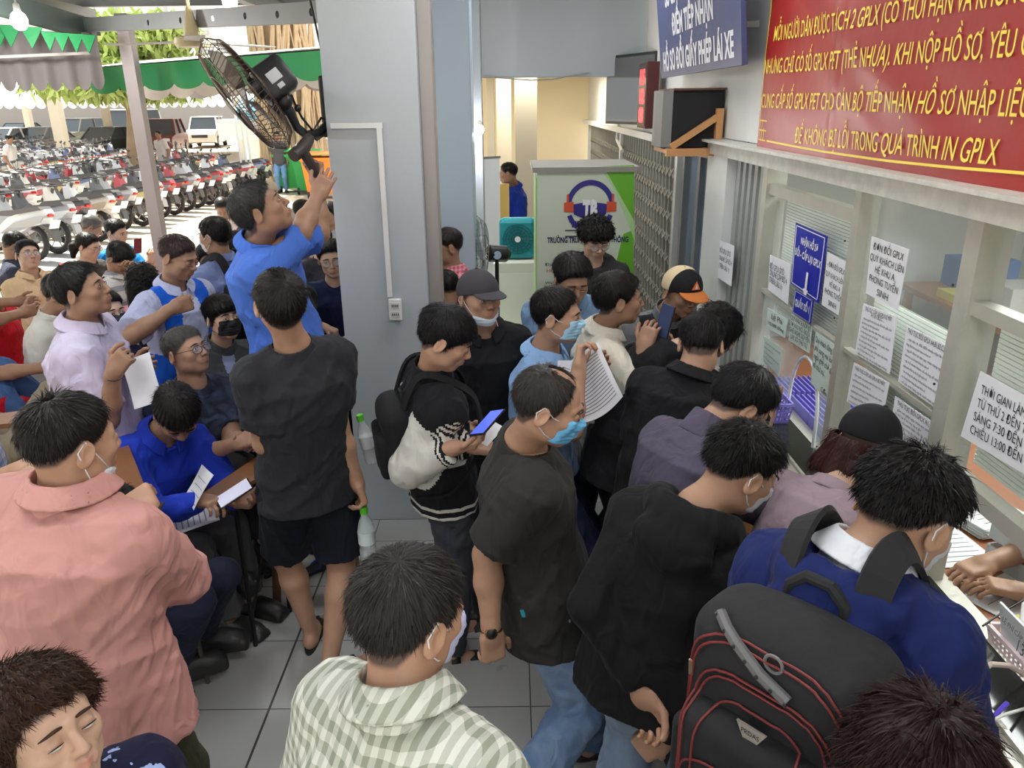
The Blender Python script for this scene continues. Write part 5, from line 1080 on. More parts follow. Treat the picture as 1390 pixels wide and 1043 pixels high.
mb.add(kpoly([(819, 226), (861, 224), (860, 300)], .001), [(2, 1, 0)]); mb.add(kpoly([(860, 300), (859, 395), (840, 440), (852, 360)], .001), [(3, 2, 1, 0)]); mb.add(kpoly([(846, 318), (860, 312), (859, 420), (833, 440), (829, 400), (838, 350)], .0005), [(5, 4, 3, 2, 1, 0)]); mb.F = [f for f in mb.F]
mb.build('green_swoosh', mat('kiosk_green', srgb(104, 180, 40), .4), o)
mb = MB(); mb.add(kpoly([(812, 226), (819, 226), (861, 300), (862, 330), (850, 295), (830, 250)], .0015), [(5, 4, 3, 2, 1, 0)]); mb.build('pale_swoosh', mat('kiosk_lightgreen', srgb(176, 214, 150), .4), o)
mb = MB(); mb.box((-kw/2-.003, -.1, kz/2), (.004, kd*.6, kz*.95)); mb.build('side_stripe', mat('kiosk_side', srgb(150, 200, 90), .4), o)
NV = mat('emblem_navy', srgb(44, 40, 128), .4); OR = mat('emblem_orange_red', srgb(214, 84, 44), .45)
c = kp(801, 281); rx = kp(834, 281)[0]-c[0]; rz_ = c[2]-kp(801, 317)[2]; emb = MB()
def ringarc(r0, r1, a0, a1, n=24, dy=.003, mi=0):
    V = []; 
    for i in range(n+1):
        t = rad(a0+(a1-a0)*i/n)
        for r in (r0, r1): V.append(c+V3(rx*r*math.cos(t), -dy, rz_*r*math.sin(t)))
    emb.add(V, [(2*i, 2*i+2, 2*i+3, 2*i+1) for i in range(n)], mi)
ringarc(.80, 1.0, 12, 168); ringarc(.80, 1.0, 200, 236); ringarc(.80, 1.0, 304, 340)
emb.add([c+V3(rx*x, -.003, rz_*z) for x, z in ((-.72, .10), (-.3, .16), (.3, .16), (.72, .10), (.66, -.28), (.28, -.42), (-.28, -.42), (-.66, -.28))], [tuple(range(8))[::-1]])
emb.build('steering_wheel', NV, o)
emb = MB()
for s in (-1, 1):
    for (x0, x1, z0_, z1_) in ((.68, 1.08, -.2, .2), (.88, .97, .15, .5)): emb.add([c+V3(rx*s*x, -.005, rz_*z) for x, z in ((x0, z0_), (x1, z0_+.03), (x1, z1_-.03), (x0, z1_))], [(0, 1, 2, 3) if s > 0 else (3, 2, 1, 0)])
emb.build('hand_mark', OR, o)
emb = MB(); EXk = V3(1, 0, 0); text_on(emb, 'TB', c+V3(0, -.006, -rz_*.13), EXk, EZ, .17, .012, width=rx*.62); emb.build('lettering', mat('kiosk_white', srgb(240, 240, 240), .5), o)
emb = MB(); a = kp(743, 327); b = kp(853, 325); text_on(emb, 'TRƯỜNG TRUNG CẤP GIAO THÔNG', (a+b)/2+V3(0, -.002, 0), EXk, EZ, .055, .002, width=b[0]-a[0]); a = kp(782, 305); text_on(emb, 'TB', a+V3(0, -.002, 0), EXk, EZ, .06, .002, width=.10)
for yy in (313, 321): a = kp(767, yy); emb.box(a+V3(.05, -.002, 0), (.1, .001, .008))
for s, x0, x1, yy in (('Địa Chỉ: 7/1 Tân Bình, TP. HCM', 740, 850, 359), ('Web: truongtrungcap', 740, 800, 384)): a = kp(x0, yy); b = kp(x1, yy); text_on(emb, s, (a+b)/2+V3(0, -.002, 0), EXk, EZ, .03, width=b[0]-a[0])
emb.build('lettering', mat('kiosk_ink', srgb(30, 30, 80), .6), o)
emb = MB(); a = kp(742, 369); b = kp(852, 366); text_on(emb, 'HOTLINE TUYỂN SINH LÁI XE', (a+b)/2+V3(0, -.002, 0), EXk, EZ, .04, width=b[0]-a[0]); emb.build('lettering', mat('kiosk_red', srgb(190, 50, 44), .6), o)
# ---- corridor things
def P0(px, py, Y): return at(px, py, Y)
a = P0(690, 380, 6.6); o = empty('white_cabinet', (P0(690, 380, 6.9)[0]+.15, 6.95, 0), 0, 'white low cabinet below the teal box fan', 'cabinet'); mb = MB(); mb.box((0, 0, .52), (.55, .5, 1.04), bev=.005); mb.build('cabinet_body', mat('cabinet_white', srgb(196, 200, 186), .5), o); mb = MB(); mb.box((0, -.253, .5), (.5, .006, .9)); mb.build('door', mat('cabinet_white2', srgb(204, 208, 196), .5), o)
tc_ = at(703, 343, 6.72); o = empty('box_fan', (tc_[0], 6.9, 1.045), 0, 'teal plastic box fan on the white cabinet', 'fan'); TE = mat('teal_plastic', srgb(24, 128, 136), .4)
mb = MB(); mb.box((0, 0, .18), (.32, .13, .36), bev=.04); mb.build('housing', TE, o)
mb = MB(); [mb.tube([V3(r*math.cos(t), -.07, .18+r*math.sin(t)) for t in [i*math.pi/12 for i in range(24)]], .004, 5, closed=True) for r in (.03, .055, .08, .105, .13)]; [mb.tube([V3(0, -.072, .18), V3(.135*math.cos(t), -.07, .18+.135*math.sin(t))], .003, 5) for t in [i*math.pi/8 for i in range(16)]]; mb.build('grille', mat('teal_dark', srgb(16, 92, 100), .4), o)
mb = MB(); mb.lathe([(.026, -.003), (.026, .003)], (0, -.077, .18), 16, R=rotx(math.pi/2)); mb.build('badge', WHITE_P, o)
# pedestal fan seen from the side
pc_ = at(652, 345, 5.7); o = empty('pedestal_fan', (pc_[0]+.12, 5.75, 0), 0, 'black pedestal fan with wire guard beside the second pillar', 'fan')
mb = MB(); mb.lathe([(.2, 0), (.2, .03), (.03, .06)], n=24); mb.build('base', BLK, o); mb = MB(); mb.tube([(0, 0, .05), (0, 0, pc_[2]-.03)], .016, 10); mb.build('pole', BLK, o)
def guard(mb, c, ax, R_, dep, nr=6, ns=28, r=.0022):
    ax = nrm(ax); u = nrm(np.cross(ax, [0, 0, 1])); v = np.cross(ax, u)
    for i in range(ns):
        t = 2*math.pi*i/ns; q = u*math.cos(t)+v*math.sin(t)
        mb.tube([c+ax*dep*.5+q*.04, c+ax*dep*.48+q*R_*.5, c+ax*dep*.35+q*R_*.85, c+q*R_, c-ax*dep*.35+q*R_*.85, c-ax*dep*.5+q*R_*.45, c-ax*dep*.5+q*.05], r, 4, cap=False)
    for rr, dd in ((R_, 0), (R_*.86, .35), (R_*.86, -.35), (R_*.5, .48), (R_*.5, -.5)): mb.tube([c+ax*dep*dd+(u*math.cos(t)+v*math.sin(t))*rr for t in [j*math.pi/16 for j in range(32)]], r*1.4, 5, closed=True)
def blades(mb, c, ax, R_, n=4):
    ax = nrm(ax); u = nrm(np.cross(ax, [0, 0, 1])); v = np.cross(ax, u)
    for i in range(n):
        t = 2*math.pi*i/n+.3; q = u*math.cos(t)+v*math.sin(t); w = np.cross(ax, q); P = []
        for rr, hw, tw in ((.04, .025, .02), (R_*.4, .07, .025), (R_*.75, .085, .015), (R_*.9, .05, .01)): P += [c+q*rr-w*hw-ax*tw, c+q*rr+w*hw+ax*tw, c+q*rr+w*hw+ax*(tw+.004), c+q*rr-w*hw-ax*(tw-.004)]
        mb.add(P, [(j*4+k, j*4+(k+1) % 4, j*4+4+(k+1) % 4, j*4+4+k) for j in range(3) for k in range(4)]+[(0, 3, 2, 1), (12, 13, 14, 15)])
fc = V3(pc_[0]-.02, 5.75, pc_[2]+.0)-V3(pc_[0]+.12, 5.75, 0); fa = nrm(V3(-1, -.25, .1)); mb = MB(); guard(mb, fc+fa*.02, fa, .27, .14); mb.build('guard', mat('wire_grey', srgb(140, 140, 140), .4, .6), o, smooth=True)
mb = MB(); blades(mb, fc+fa*.02, fa, .27); mb.build('blade_set', mat('blade_clear', srgb(200, 205, 208), .3, alpha=.55), o); mb = MB(); mb.tube([fc-fa*.06, fc-fa*.09, fc-fa*.22, fc-fa*.25], [.04, .065, .06, .03], 14); mb.build('motor', BLK, o, smooth=True); mb = MB(); mb.lathe([(.03, -.01), (.03, .01)], fc-fa*.15+V3(0, -.06, 0), 12, R=rotx(math.pi/2)); mb.build('label', mat('pale_label', srgb(180, 205, 225), .5), o)
# roll-up stand, brown column edge, desk of the man in blue
a = at(655, 215, 7.6); b = at(672, 213, 7.8); o = empty('rollup_stand', ((a[0]+b[0])/2, 7.7, 0), rad(35), 'white roll-up stand seen from behind beside the corridor', 'stand'); mb = MB(); mb.box((0, 0, a[2]/2+.02), (.24, .01, a[2]-.05)); mb.build('panel', mat('rollup_white', srgb(206, 210, 210), .6), o); mb = MB(); mb.box((0, .01, .03), (.28, .1, .05)); mb.box((0, .0, a[2]), (.26, .02, .02)); mb.box((0, .012, a[2]/2), (.015, .01, a[2])); mb.build('frame', ALU_D, o)
a = at(685, 300, 8.2); o = empty('yellow_divider', (a[0], 8.3, 0), 0, 'narrow yellow wooden board standing beside the teal fan', 'board'); mb = MB(); mb.box((0, 0, .78), (.10, .04, 1.56)); mb.build('board', mat('yellow_wood', srgb(206, 172, 92), .5), o)
a = at(702, 318, 8.3); o = empty('reception_table', (a[0]+.25, 8.75, 0), 0, 'white-topped table with papers in front of the man in blue', 'table'); mb = MB(); mb.box((0, 0, .98), (.75, .5, .04)); mb.build('table_top', WHITE_P, o)
for x in (-.33, .33): mb = MB(); mb.box((x, 0, .48), (.04, .45, .96)); mb.build('leg', ALU_D, o)
mb = MB(); a = at(684, 228, 11.7); o = notice('wall_card', ((681, 213), (692, 213), (692, 230), (681, 230)), [], 'small cream card on the corridor column', 9) if False else None
# ------------------------------------------------------------------ fans under the porch
def wallfan():
    hub = at(347, 130, 3.75); o = empty('wall_fan', at(447, 190, 4.25), 0, 'large black wall fan with wire guard tilted up off the pillar', 'fan'); O = V3(*o.location)
    ax = nrm(V3(-.86, -.10, -.45)); gc = at(334, 130, 3.75)
    # the guard is seen almost edge-on, its face turned down to the left
    ax = nrm(at(252, 192, 3.62)-at(334, 130, 3.75)); W = mat('fan_wire', srgb(92, 78, 70), .35, .6)
    mb = MB(); guard(mb, gc, ax, .285, .15, ns=64, r=.0017); mb.tube([gc+ax*.085+V3(0, 0, 0), gc+ax*.09], .05, 12); mb.build('guard', W, o, smooth=True, origin=O)
    mb = MB(); blades(mb, gc, ax, .25, 3); mb.build('blade_set', mat('fan_blade', srgb(96, 86, 78), .4), o, origin=O)
    m0 = gc-ax*.06; mc = m0-ax*.085+V3(.01, 0, -.015); u = nrm(np.cross(ax, V3(0, 1, 0))); R = np.stack([ax, V3(0, 1, 0)-ax*ax[1], u], 1); R = np.stack([nrm(R[:, 0]), nrm(R[:, 1]), nrm(np.cross(R[:, 0], R[:, 1]))], 1)
    mb = MB(); mb.box(mc, (.165, .15, .17), R, bev=.03); mb.tube([m0+ax*.02, m0-ax*.03], [.05, .07], 14); mt = mb.build('motor', BLK, o, smooth=True, origin=O)
    mb = MB(); fdir = nrm(EYE-mc); nn = R[:, 1]*(-1 if R[1, 1] > 0 else 1); mb.box(mc+nn*.077-V3(0, 0, .0), (.06, .004, .05), R); mb.box(mc+nn*.077+R[:, 0]*.0-R[:, 2]*np.sign(R[2, 2])*.048, (.03, .004, .022), R); mb.build('label', mat('fan_label', srgb(190, 192, 195), .5), o, origin=O)
    mb = MB(); pts = [at(378, 145, 3.8), at(392, 150, 3.85), at(402, 172, 3.95), at(415, 183, 4.05), at(432, 181, 4.15), at(448, 168, 4.25)]; mb.tube(pts, [.03, .026, .022, .022, .024, .03], 12); mb.sphere(at(384, 138, 3.8), (.045, .03, .045), 14); mb.sphere(at(404, 147, 3.9), .018, 10); mb.build('bracket_arm', BLK, o, smooth=True, origin=O)
    mb = MB(); mb.box((-.945, 4.28, at(445, 145, 4.25)[2]), (.05, .12, .30), bev=.01); mb.build('wall_plate', BLK, o, origin=O)
    mb = MB(); mb.tube([at(384, 120, 3.85), at(396, 130, 3.9), at(402, 145, 3.95), at(410, 160, 4.0), at(425, 178, 4.1), at(436, 160, 4.15), at(448, 165, 4.2), at(452, 175, 4.2), at(430, 190, 4.1), at(416, 180, 4.0)], .006, 6); mb.tube([at(421, 0, 4.3), at(432, 50, 4.3), at(446, 110, 4.25)], .006, 6); mb.build('wiring', BLK, o, smooth=True, origin=O)
wallfan()
c = at(262, 57, 5.3); o = empty('ceiling_fan', c, 0, 'cream ceiling fan with thin blades hanging under the porch roof', 'fan'); CRM = mat('cream_enamel', srgb(206, 190, 150), .4)
mb = MB(); mb.lathe([(.10, -.03), (.115, -.01), (.11, .02), (.05, .035), (.048, .06), (.018, .19), (.014, .2)], n=24); mb.build('motor', CRM, o, smooth=True); mb = MB(); mb.tube([(0, 0, .18), (0, 0, .75)], .012, 8); mb.build('rod', CRM, o); mb = MB(); mb.lathe([(.02, -.10), (.045, -.02), (.02, .0)], (0, 0, .62), 16); mb.build('canopy', CRM, o)
for a in (172, 292, 52): t = rad(a); d = V3(math.cos(t), math.sin(t), 0); mb = MB(); barbox(mb, d*.1+V3(0, 0, .0), d*.58-V3(0, 0, .005), .11, .006); mb.build('blade', mat('fan_blade_pale', srgb(190, 186, 178), .5), o)
# ------------------------------------------------------------------ awnings
GREEN = mat('awning_green', srgb(28, 132, 72), .6, bump=.2, bscale=8, var=.06); AWG = mat('awning_grey', srgb(150, 142, 140), .7, var=.05); AWL = mat('awning_pale', srgb(206, 198, 190), .7, var=.06)
def valance(nm, pts_top, drop, n, depth, m, label, cat='awning', parent=None, sheet=None):
    """cloth strip along a line with a scalloped lower edge; drop: list of heights of the straight part"""
    A, B = [np.asarray(p, float) for p in pts_top]; V = []; N = n*8; sd = nrm(np.cross(B-A, (0, 0, 1)))
    for i in range(N+1):
        t = i/N; p = A+(B-A)*t; w = sd*.025*math.sin(t*n*1.3*math.pi); sc_ = depth*(1-abs(math.sin(math.pi*t*n))**.6)
        V += [p, p-V3(0, 0, drop)*.5+w, p-V3(0, 0, drop+depth-sc_)+w*.6]
    Fs = [(i*3+k, i*3+k+1, i*3+4+k, i*3+3+k) for i in range(N) for k in range(2)]
    V = np.array(V); V2 = V+sd*.006; n0 = len(V)
    o = link_mesh(nm, np.concatenate([V, V2]), Fs+[tuple(n0+i for i in f[::-1]) for f in Fs], m, parent)
    if parent is None: tag(o, label, cat)
    return o
r_ = valance('green_awning', (at(120, 93, 7.4), at(442, 68, 6.6)), .17, 8, .05, GREEN, 'green scalloped awning border right of the porch post, behind the wall fan')
mb = MB(); a, b = at(120, 93, 7.4), at(442, 68, 6.6); dv = V3(-.1, 1.1, .10); mb.add([a, b, b+dv, a+dv], [(0, 1, 2, 3)]); mb.add([a+V3(0, 0, .01), b+V3(0, 0, .01), b+dv+V3(0, 0, .01), a+dv+V3(0, 0, .01)], [(3, 2, 1, 0)]); mb.build('canopy_sheet', AWL, r_)
valance('pale_awning', (at(190, 100, 8.4), at(452, 80, 8.0)), .20, 7, .06, AWL, 'pale scalloped canopy edge showing below the green awning')
valance('pale_awning', (at(250, 108, 9.2), at(452, 94, 9.0)), .14, 5, .07, AWG, 'grey shaded canopy edge behind the wall fan motor')
r_ = valance('grey_awning', (at(-60, 40, 6.2), at(131, 44, 6.8)), .36, 9, .07, AWG, 'grey awning with green pointed flaps at the upper left')
for i, x in enumerate((-2, 13, 42, 66, 83, 102, 119)):
    w = 15 if i < 3 else 11; yt = 33+.06*x*1.2+(5 if i > 2 else 0); P = [at(x-w, yt, 6.1), at(x+w, yt+1, 6.15), at(x+2, yt+(30 if i < 3 else 26), 6.1)]; mb = MB(); mb.add(P+[p+V3(0, .01, 0) for p in P], [(0, 2, 1), (3, 4, 5), (0, 1, 4, 3), (1, 2, 5, 4), (2, 0, 3, 5)]); mb.build('flap', GREEN, r_)
mb = MB(); barbox(mb, at(-40, 79, 6.05), at(122, 72, 6.5), .02, .02); mb.build('hem_rod', AWL, r_)
# ------------------------------------------------------------------ motorbikes
def bike(body, accent, seat=(.09, .085, .08), full=True, kind=0):
    o = empty('motorbike', (0, 0, 0)); TY = mat('tyre', srgb(52, 50, 48), .8); RM = mat('rim_alloy', srgb(150, 148, 145), .3, .7); BD = mat('bike_body', body, .25, coat=.5) if False else mat('bike_body', body, .25); AC = mat('bike_accent', accent, .3); ST = mat('bike_seat', seat, .5); EN = mat('engine', srgb(110, 108, 104), .4, .6)
    # the rear wheel is at x = 0, the front wheel at x = -1.25 (heading to -X)
    for nm, x in (('rear_wheel', 0), ('front_wheel', -1.25)):
        mb = MB(); mb.tube([V3(x+.26*math.cos(t), 0, .30+.26*math.sin(t)) for t in [i*math.pi/12 for i in range(24)]], .043 if nm[0] == 'r' else .036, 8, 0, closed=True)
        mb.tube([V3(x+.21*math.cos(t), 0, .30+.21*math.sin(t)) for t in [i*math.pi/10 for i in range(20)]], .014, 6, 1, closed=True); mb.lathe([(.05, -.05), (.05, .05)], (x, 0, .30), 12, 1, R=rotx(math.pi/2))
        for k in range(6): t = k*math.pi/3; mb.tube([(x, .012, .3), (x+.2*math.cos(t), 0, .3+.2*math.sin(t))], .010, 5, 1)
        mb.build(nm, [TY, RM], o, smooth=True)
    mb = MB(); mb.prism([(.30, .60), (.42, .78), (.38, .84), (.0, .80), (-.30, .70), (-.55, .52), (-.78, .50), (-.98, .86), (-1.02, .98), (-1.12, .92), (-1.08, .70), (-.98, .42), (-.80, .32), (-.45, .30), (-.10, .46), (.1, .56)], 1, -.10, .10); mb.V[0][:, 1] *= np.where(mb.V[0][:, 2] > .7, .75, 1.25); mb.build('fairing', BD, o, smooth=False)
    mb = MB(); mb.prism([(.30, .62), (.40, .74), (.22, .72), (-.2, .62), (-.5, .44), (-.3, .44), (0, .52)], 1, -.125, .125); mb.build('side_panel', AC, o)
    mb = MB(); mb.prism([(.36, .83), (.30, .88), (-.15, .82), (-.42, .80), (-.52, .72), (-.3, .72), (.1, .79)], 1, -.12, .12); mb.build('seat', ST, o)
    mb = MB(); mb.prism([(.18, .66), (.46, .50), (.50, .34), (.46, .34), (.40, .50), (.12, .60)], 1, -.07, .07); mb.build('rear_mudguard', BD if kind else ST, o); mb = MB(); mb.prism([(-1.45, .40), (-1.35, .60), (-1.15, .64), (-1.0, .50), (-1.02, .58), (-1.15, .70), (-1.38, .66)], 1, -.05, .05); mb.build('front_mudguard', BD if kind else ST, o)
    mb = MB(); mb.box((.47, 0, .60), (.012, .19, .14), roty(.45)); mb.build('number_plate', mat('plate_white', srgb(232, 232, 230), .4), o)
    mb = MB(); mb.box((.405, 0, .74), (.05, .10, .035)); mb.build('tail_light', mat('tail_red', srgb(200, 24, 24), .2), o)
    mb = MB(); mb.tube([(-.95, 0, .95), (-1.25, .0, .30)], .028, 6); mb.box((-.45, 0, .33), (.32, .18, .2), bev=.03); mb.tube([(-.35, -.14, .25), (-.1, -.16, .28), (.32, -.17, .38)], [.025, .035, .045], 8); mb.tube([(0, .1, .3), (-.35, .1, .3)], .022, 6); mb.tube([(.05, .13, .32), (.18, .13, .62)], .025, 6); mb.build('engine', EN, o, smooth=True)
    mb = MB(); mb.tube([(-.92, -.27, 1.00), (-.98, -.15, .99), (-1.0, 0, .98), (-.98, .15, .99), (-.92, .27, 1.00)], .015, 6); mb.build('handlebar', ST, o)
    mb = MB(); mb.sphere((-1.07, 0, .90), (.07, .09, .07), 8); mb.build('headlight', mat('headlight', srgb(225, 228, 230), .1), o)
    for s in (-1, 1):
        mb = MB(); mb.tube([(-.95, s*.22, 1.0), (-.98, s*.25, 1.16)], .006, 5); mb.sphere((-.98, s*.255, 1.19), (.015, .055, .035), 8); mb.build('mirror', ST, o)
    return o
cols = [((.66, .66, .66), (.35, .34, .33)), ((.07, .07, .075), (.45, .10, .10)), ((.48, .07, .08), (.25, .25, .25)), ((.70, .66, .58), (.48, .40, .28)), ((.16, .20, .34), (.6, .6, .6)), ((.38, .38, .38), (.65, .65, .65)), ((.12, .12, .12), (.6, .5, .2)), ((.8, .8, .8), (.55, .16, .16))]
cn = ['silver', 'black and red', 'red', 'beige', 'dark blue', 'grey', 'black and yellow', 'white and red']
protos = []; rs = random.Random(11)
nb_ = 0; rowdef = [(-7.75, 12.6, 24.5, .62)]+[(-10.2-2.35*i, 15+2.9*i, 27+2.2*i, .66) for i in range(8)]
LB = ['motorbike in the front parking row', 'motorbike in the second parking row']
for ri, (x, ya_, yb_, sp) in enumerate(rowdef):
    y = ya_; k = 0
    while y < yb_ and nb_ < 135:
        ci = rs.randrange(8) if ri else (0, 5, 1, 3, 1, 0, 6, 5, 2, 1, 0, 1, 2, 5, 0, 1, 7, 2, 4, 1)[k % 20]
        if x/y > -.80 or ri == 0:
            pr_ = next((p for c_, p in protos if c_ == ci), None)
            if pr_ is None: pr_ = bike(cols[ci][0], cols[ci][1], kind=ci % 2); protos.append((ci, pr_)); b_ = pr_
            else: b_ = copy_tree(pr_)
            b_.location = (x+rs.uniform(-.12, .12), y, 0); b_.rotation_euler = (rad(-5), 0, rad(-14+rs.uniform(-5, 5)+(180 if ri % 2 == 0 and ri > 0 else 0)))
            rank = ['nearest the viewer', 'second', 'third', 'fourth', 'fifth', 'sixth', 'seventh', 'eighth', 'ninth', 'tenth', 'eleventh', 'twelfth', 'thirteenth', 'fourteenth', 'fifteenth', 'sixteenth', 'seventeenth', 'eighteenth', 'nineteenth', 'twentieth', 'last']
            if ri == 0: tag(b_, '%s motorbike in the front parking row, %s of that row' % (cn[ci], rank[min(k, 20)]), 'motorbike', 'motorbikes in the front parking row')
            else: rw_ = ['', 'second', 'third', 'fourth', 'fifth', 'sixth', 'seventh', 'eighth', 'ninth'][ri]; tag(b_, '%s motorbike in the %s parking row, %s from the near end' % (cn[ci], rw_, rank[min(k, 19)] if k else 'first'), 'motorbike', 'motorbikes in the %s parking row' % rw_)
            nb_ += 1
        k += 1; y += sp+rs.uniform(-.05, .05)
# ------------------------------------------------------------------ cars
def car(px, py, X=None, body=(.5, .5, .5), kind='suv', heading=0, label='', s=1.):
    g = atz(px, py, 0); o = empty('car', (g[0], g[1], 0), rad(heading), label, 'car', None); BD = mat('car_paint', body, .25, .1, coat=.3) if False else mat('car_paint', body, .22, .15); GLS = mat('car_glass', (.05, .06, .07), .08)
    L_ = 2.3*s; hw = .88*s; hh = {'suv': 1.75, 'sedan': 1.42, 'van': 2.2}[kind]*s; bz = {'suv': 1.05, 'sedan': .88, 'van': 1.15}[kind]*s
    lo_ = [(-L_, .35), (-L_, .75*bz), (-L_*.92, bz*.88), (-L_*.45, bz), (L_*.9, bz), (L_, bz*.9), (L_, .35), (L_*.8, .28), (-L_*.85, .28)]
    mb = MB(); bmv = [(x, -hw, z) for x, z in lo_]+[(x, hw, z) for x, z in lo_]; n = len(lo_)
    mb.prism(lo_, 1, -hw, hw); mb.build('body', BD, o)
    rf = {'suv': [(-L_*.42, bz-.02), (-L_*.18, hh), (L_*.75, hh), (L_*.93, bz-.02)], 'sedan': [(-L_*.40, bz-.02), (-L_*.10, hh), (L_*.38, hh), (L_*.72, bz-.02)], 'van': [(-L_*.8, bz-.02), (-L_*.55, hh), (L_*.93, hh), (L_*.97, bz-.02)]}[kind]
    mb = MB(); mb.prism(rf, 1, -hw*.86, hw*.86); V = mb.V[0]; V[:, 1] *= np.where(V[:, 2] > bz+.1, .9, 1.06); mb.build('cabin', GLS, o)
    (x0, z0_), (x1, z1_), (x2, z2_), (x3, z3_) = rf; mb = MB(); mb.box(((x1+x2)/2, 0, hh), (x2-x1+.06, hw*1.60, .05), bev=.02)
    for sgn in (-1, 1):
        for (xa, za), (xb, zb_) in (((x0, z0_), (x1, z1_)), ((x3, z3_), (x2, z2_)), (((x0+x3)/2, bz), ((x1+x2)/2, hh))): barbox(mb, (xa, sgn*hw*.93, za), (xb, sgn*hw*.80, zb_), .05, .08, up=(0, 1, 0))
    mb.build('roof', BD, o)
    for x in (-L_*.62, L_*.62):
        for sgn in (-1, 1):
            mb = MB(); R = rotx(math.pi/2); mb.lathe([(.34*s, -.11), (.36*s, -.08), (.36*s, .08), (.34*s, .11)], (x, sgn*hw*.9, .36*s), 18, 0, R=R); mb.lathe([(.22*s, -.13), (.22*s, .13)], (x, sgn*hw*.9, .36*s), 12, 1, R=R); mb.build('wheel', [mat('tyre', srgb(52, 50, 48), .8), mat('rim_alloy', srgb(150, 148, 145), .3, .7)], o)
    for sgn in (-1, 1): mb = MB(); mb.box((-L_*1.0, sgn*hw*.7, bz*.78), (.06, .32, .14)); mb.build('headlight', mat('headlight', srgb(225, 228, 230), .1), o); mb = MB(); mb.box((L_*1.0, sgn*hw*.8, bz*.8), (.05, .2, .2)); mb.build('tail_light', mat('tail_red', srgb(200, 24, 24), .2), o)
    mb = MB(); mb.box((-L_*1.0, 0, bz*.66), (.05, .9, .18)); mb.build('grille', mat('car_grille', (.03, .03, .03), .4), o)
    return o
car(224, 210, body=srgb(122, 44, 44), heading=102, label='dark red SUV parked right of the porch post, in the open', kind='suv')
car(283, 199, body=srgb(220, 218, 206), heading=100, label='white SUV parked right of the dark red one', kind='suv')
car(150, 213, body=srgb(70, 76, 74), heading=80, label='dark sedan left of the dark red SUV, near the tree', kind='sedan')
car(110, 203, body=srgb(112, 112, 100), heading=80, label='olive grey SUV under the white canopy, right of its post', kind='suv')
car(60, 212, body=srgb(120, 124, 124), heading=82, label='grey sedan under the canopy left of the concrete post', kind='sedan')
car(12, 214, body=srgb(232, 232, 228), heading=82, label='white sedan at the left under the white canopy', kind='sedan')
car(185, 195, body=srgb(226, 226, 222), heading=82, label='white van roof standing behind the tree trunk', kind='van')
car(30, 197, body=srgb(52, 56, 60), heading=82, label='dark sedan in the second line under the canopy', kind='sedan')
car(360, 197, body=srgb(225, 225, 222), heading=96, label='white car far right behind the wall fan', kind='sedan')
# ------------------------------------------------------------------ canopy, buildings, trees
WTENT = mat('white_canopy', srgb(245, 245, 245), .7); 
a, b = at(-70, 146, 34), at(395, 142, 38); t_ = valance('white_canopy', (a+V3(0, 0, .25), b+V3(0, 0, .25)), .18, 34, .16, WTENT, 'long white scalloped canopy over the parked cars', 'canopy')
mb = MB(); up_ = V3(-1, 6, 1.15); mb.add([a+V3(0, 0, .25), b+V3(0, 0, .25), b+V3(0, 0, .25)+up_, a+V3(0, 0, .25)+up_, a+V3(-3, 9, .3), b+V3(-3, 9, .3)], [(0, 1, 2, 3), (3, 2, 5, 4)]); mb.build('canopy_sheet', WTENT, t_)
CON = mat('post_concrete', srgb(214, 204, 182), .7)
for px, w, Y, lb in ((76, .42, 34.5, 'thick concrete canopy post between the grey and olive cars'), (143, .32, 42, 'concrete canopy post behind the dark sedan'), (36, .32, 44, 'concrete canopy post behind the white sedan'), (322, .2, 37, 'slim white post right of the white SUV')):
    c_ = at(px, 150, Y); mb = MB(); mb.box((0, 0, c_[2]/2+.3), (w, w, c_[2]+.6)); q = mb.build('canopy_post', CON); q.location = (c_[0], c_[1], 0); tag(q, lb, 'post')
mb = MB(); mb.box((-28, 63, 1.7), (46, .3, 3.4)); tag(mb.build('boundary_wall', mat('shaded_wall', srgb(140, 138, 138), .7)), 'long grey wall behind the parked cars', 'wall')
o = empty('apartment_block', (-34, 74, 0), 0, 'white building with columns and railings above the canopy at the far left', 'building'); BW = mat('building_white', srgb(242, 242, 238), .7)
mb = MB(); mb.box((0, 2, 7), (30, 4, 14)); mb.build('facade', BW, o)
for k in range(7): mb = MB(); mb.box((-13+k*4.3, -.4, 7), (.7, .7, 14)); mb.build('column', mat('building_grey', srgb(200, 202, 200), .7), o)
for z in (4.8, 8.4): mb = MB(); mb.box((0, -.3, z), (30, .2, .25)); mb.box((0, -.3, z+.9), (30, .08, .08)); mb.build('railing', mat('building_grey', srgb(200, 202, 200), .7), o)
o = empty('blue_storefront', (-7.3, 31, 0), 0, 'white tent booth with pale blue awning beyond the parking lot', 'tent'); mb = MB(); mb.box((0, 0, 1.55), (6.5, 3, .7)); mb.box((0, 1.2, 1.2), (6.5, .1, 2.4)); mb.build('tent_walls', WTENT, o); mb = MB(); mb.lathe([(.01, 2.75), (.9, 2.55), (1.1, 2.2), (1.1, 1.9)], (-1.5, -1.2, 0), 20); mb.build('blue_dome', mat('sky_blue_cloth', srgb(120, 180, 214), .6), o)
mb = MB(); mb.box((1.2, -1.52, 2.1), (1.5, .05, .25)); mb.build('blue_valance', mat('sky_blue_cloth', srgb(120, 180, 214), .6), o)
def trunk_mesh(mb, pts, rr, n=14, seed=1, amp=.0):
    mb.tube(pts, rr, n)
    if amp: 
        V = mb.V[-1]; a_ = np.arange(len(V)) % n; z = V[:, 2]; c0 = np.array([np.interp(z, [p[2] for p in pts], [p[i] for p in pts]) for i in (0, 1)]).T; d = V[:, :2]-c0; V[:, :2] += d*(amp*np.sin(a_*2.7+z*2.2+seed))[:, None]
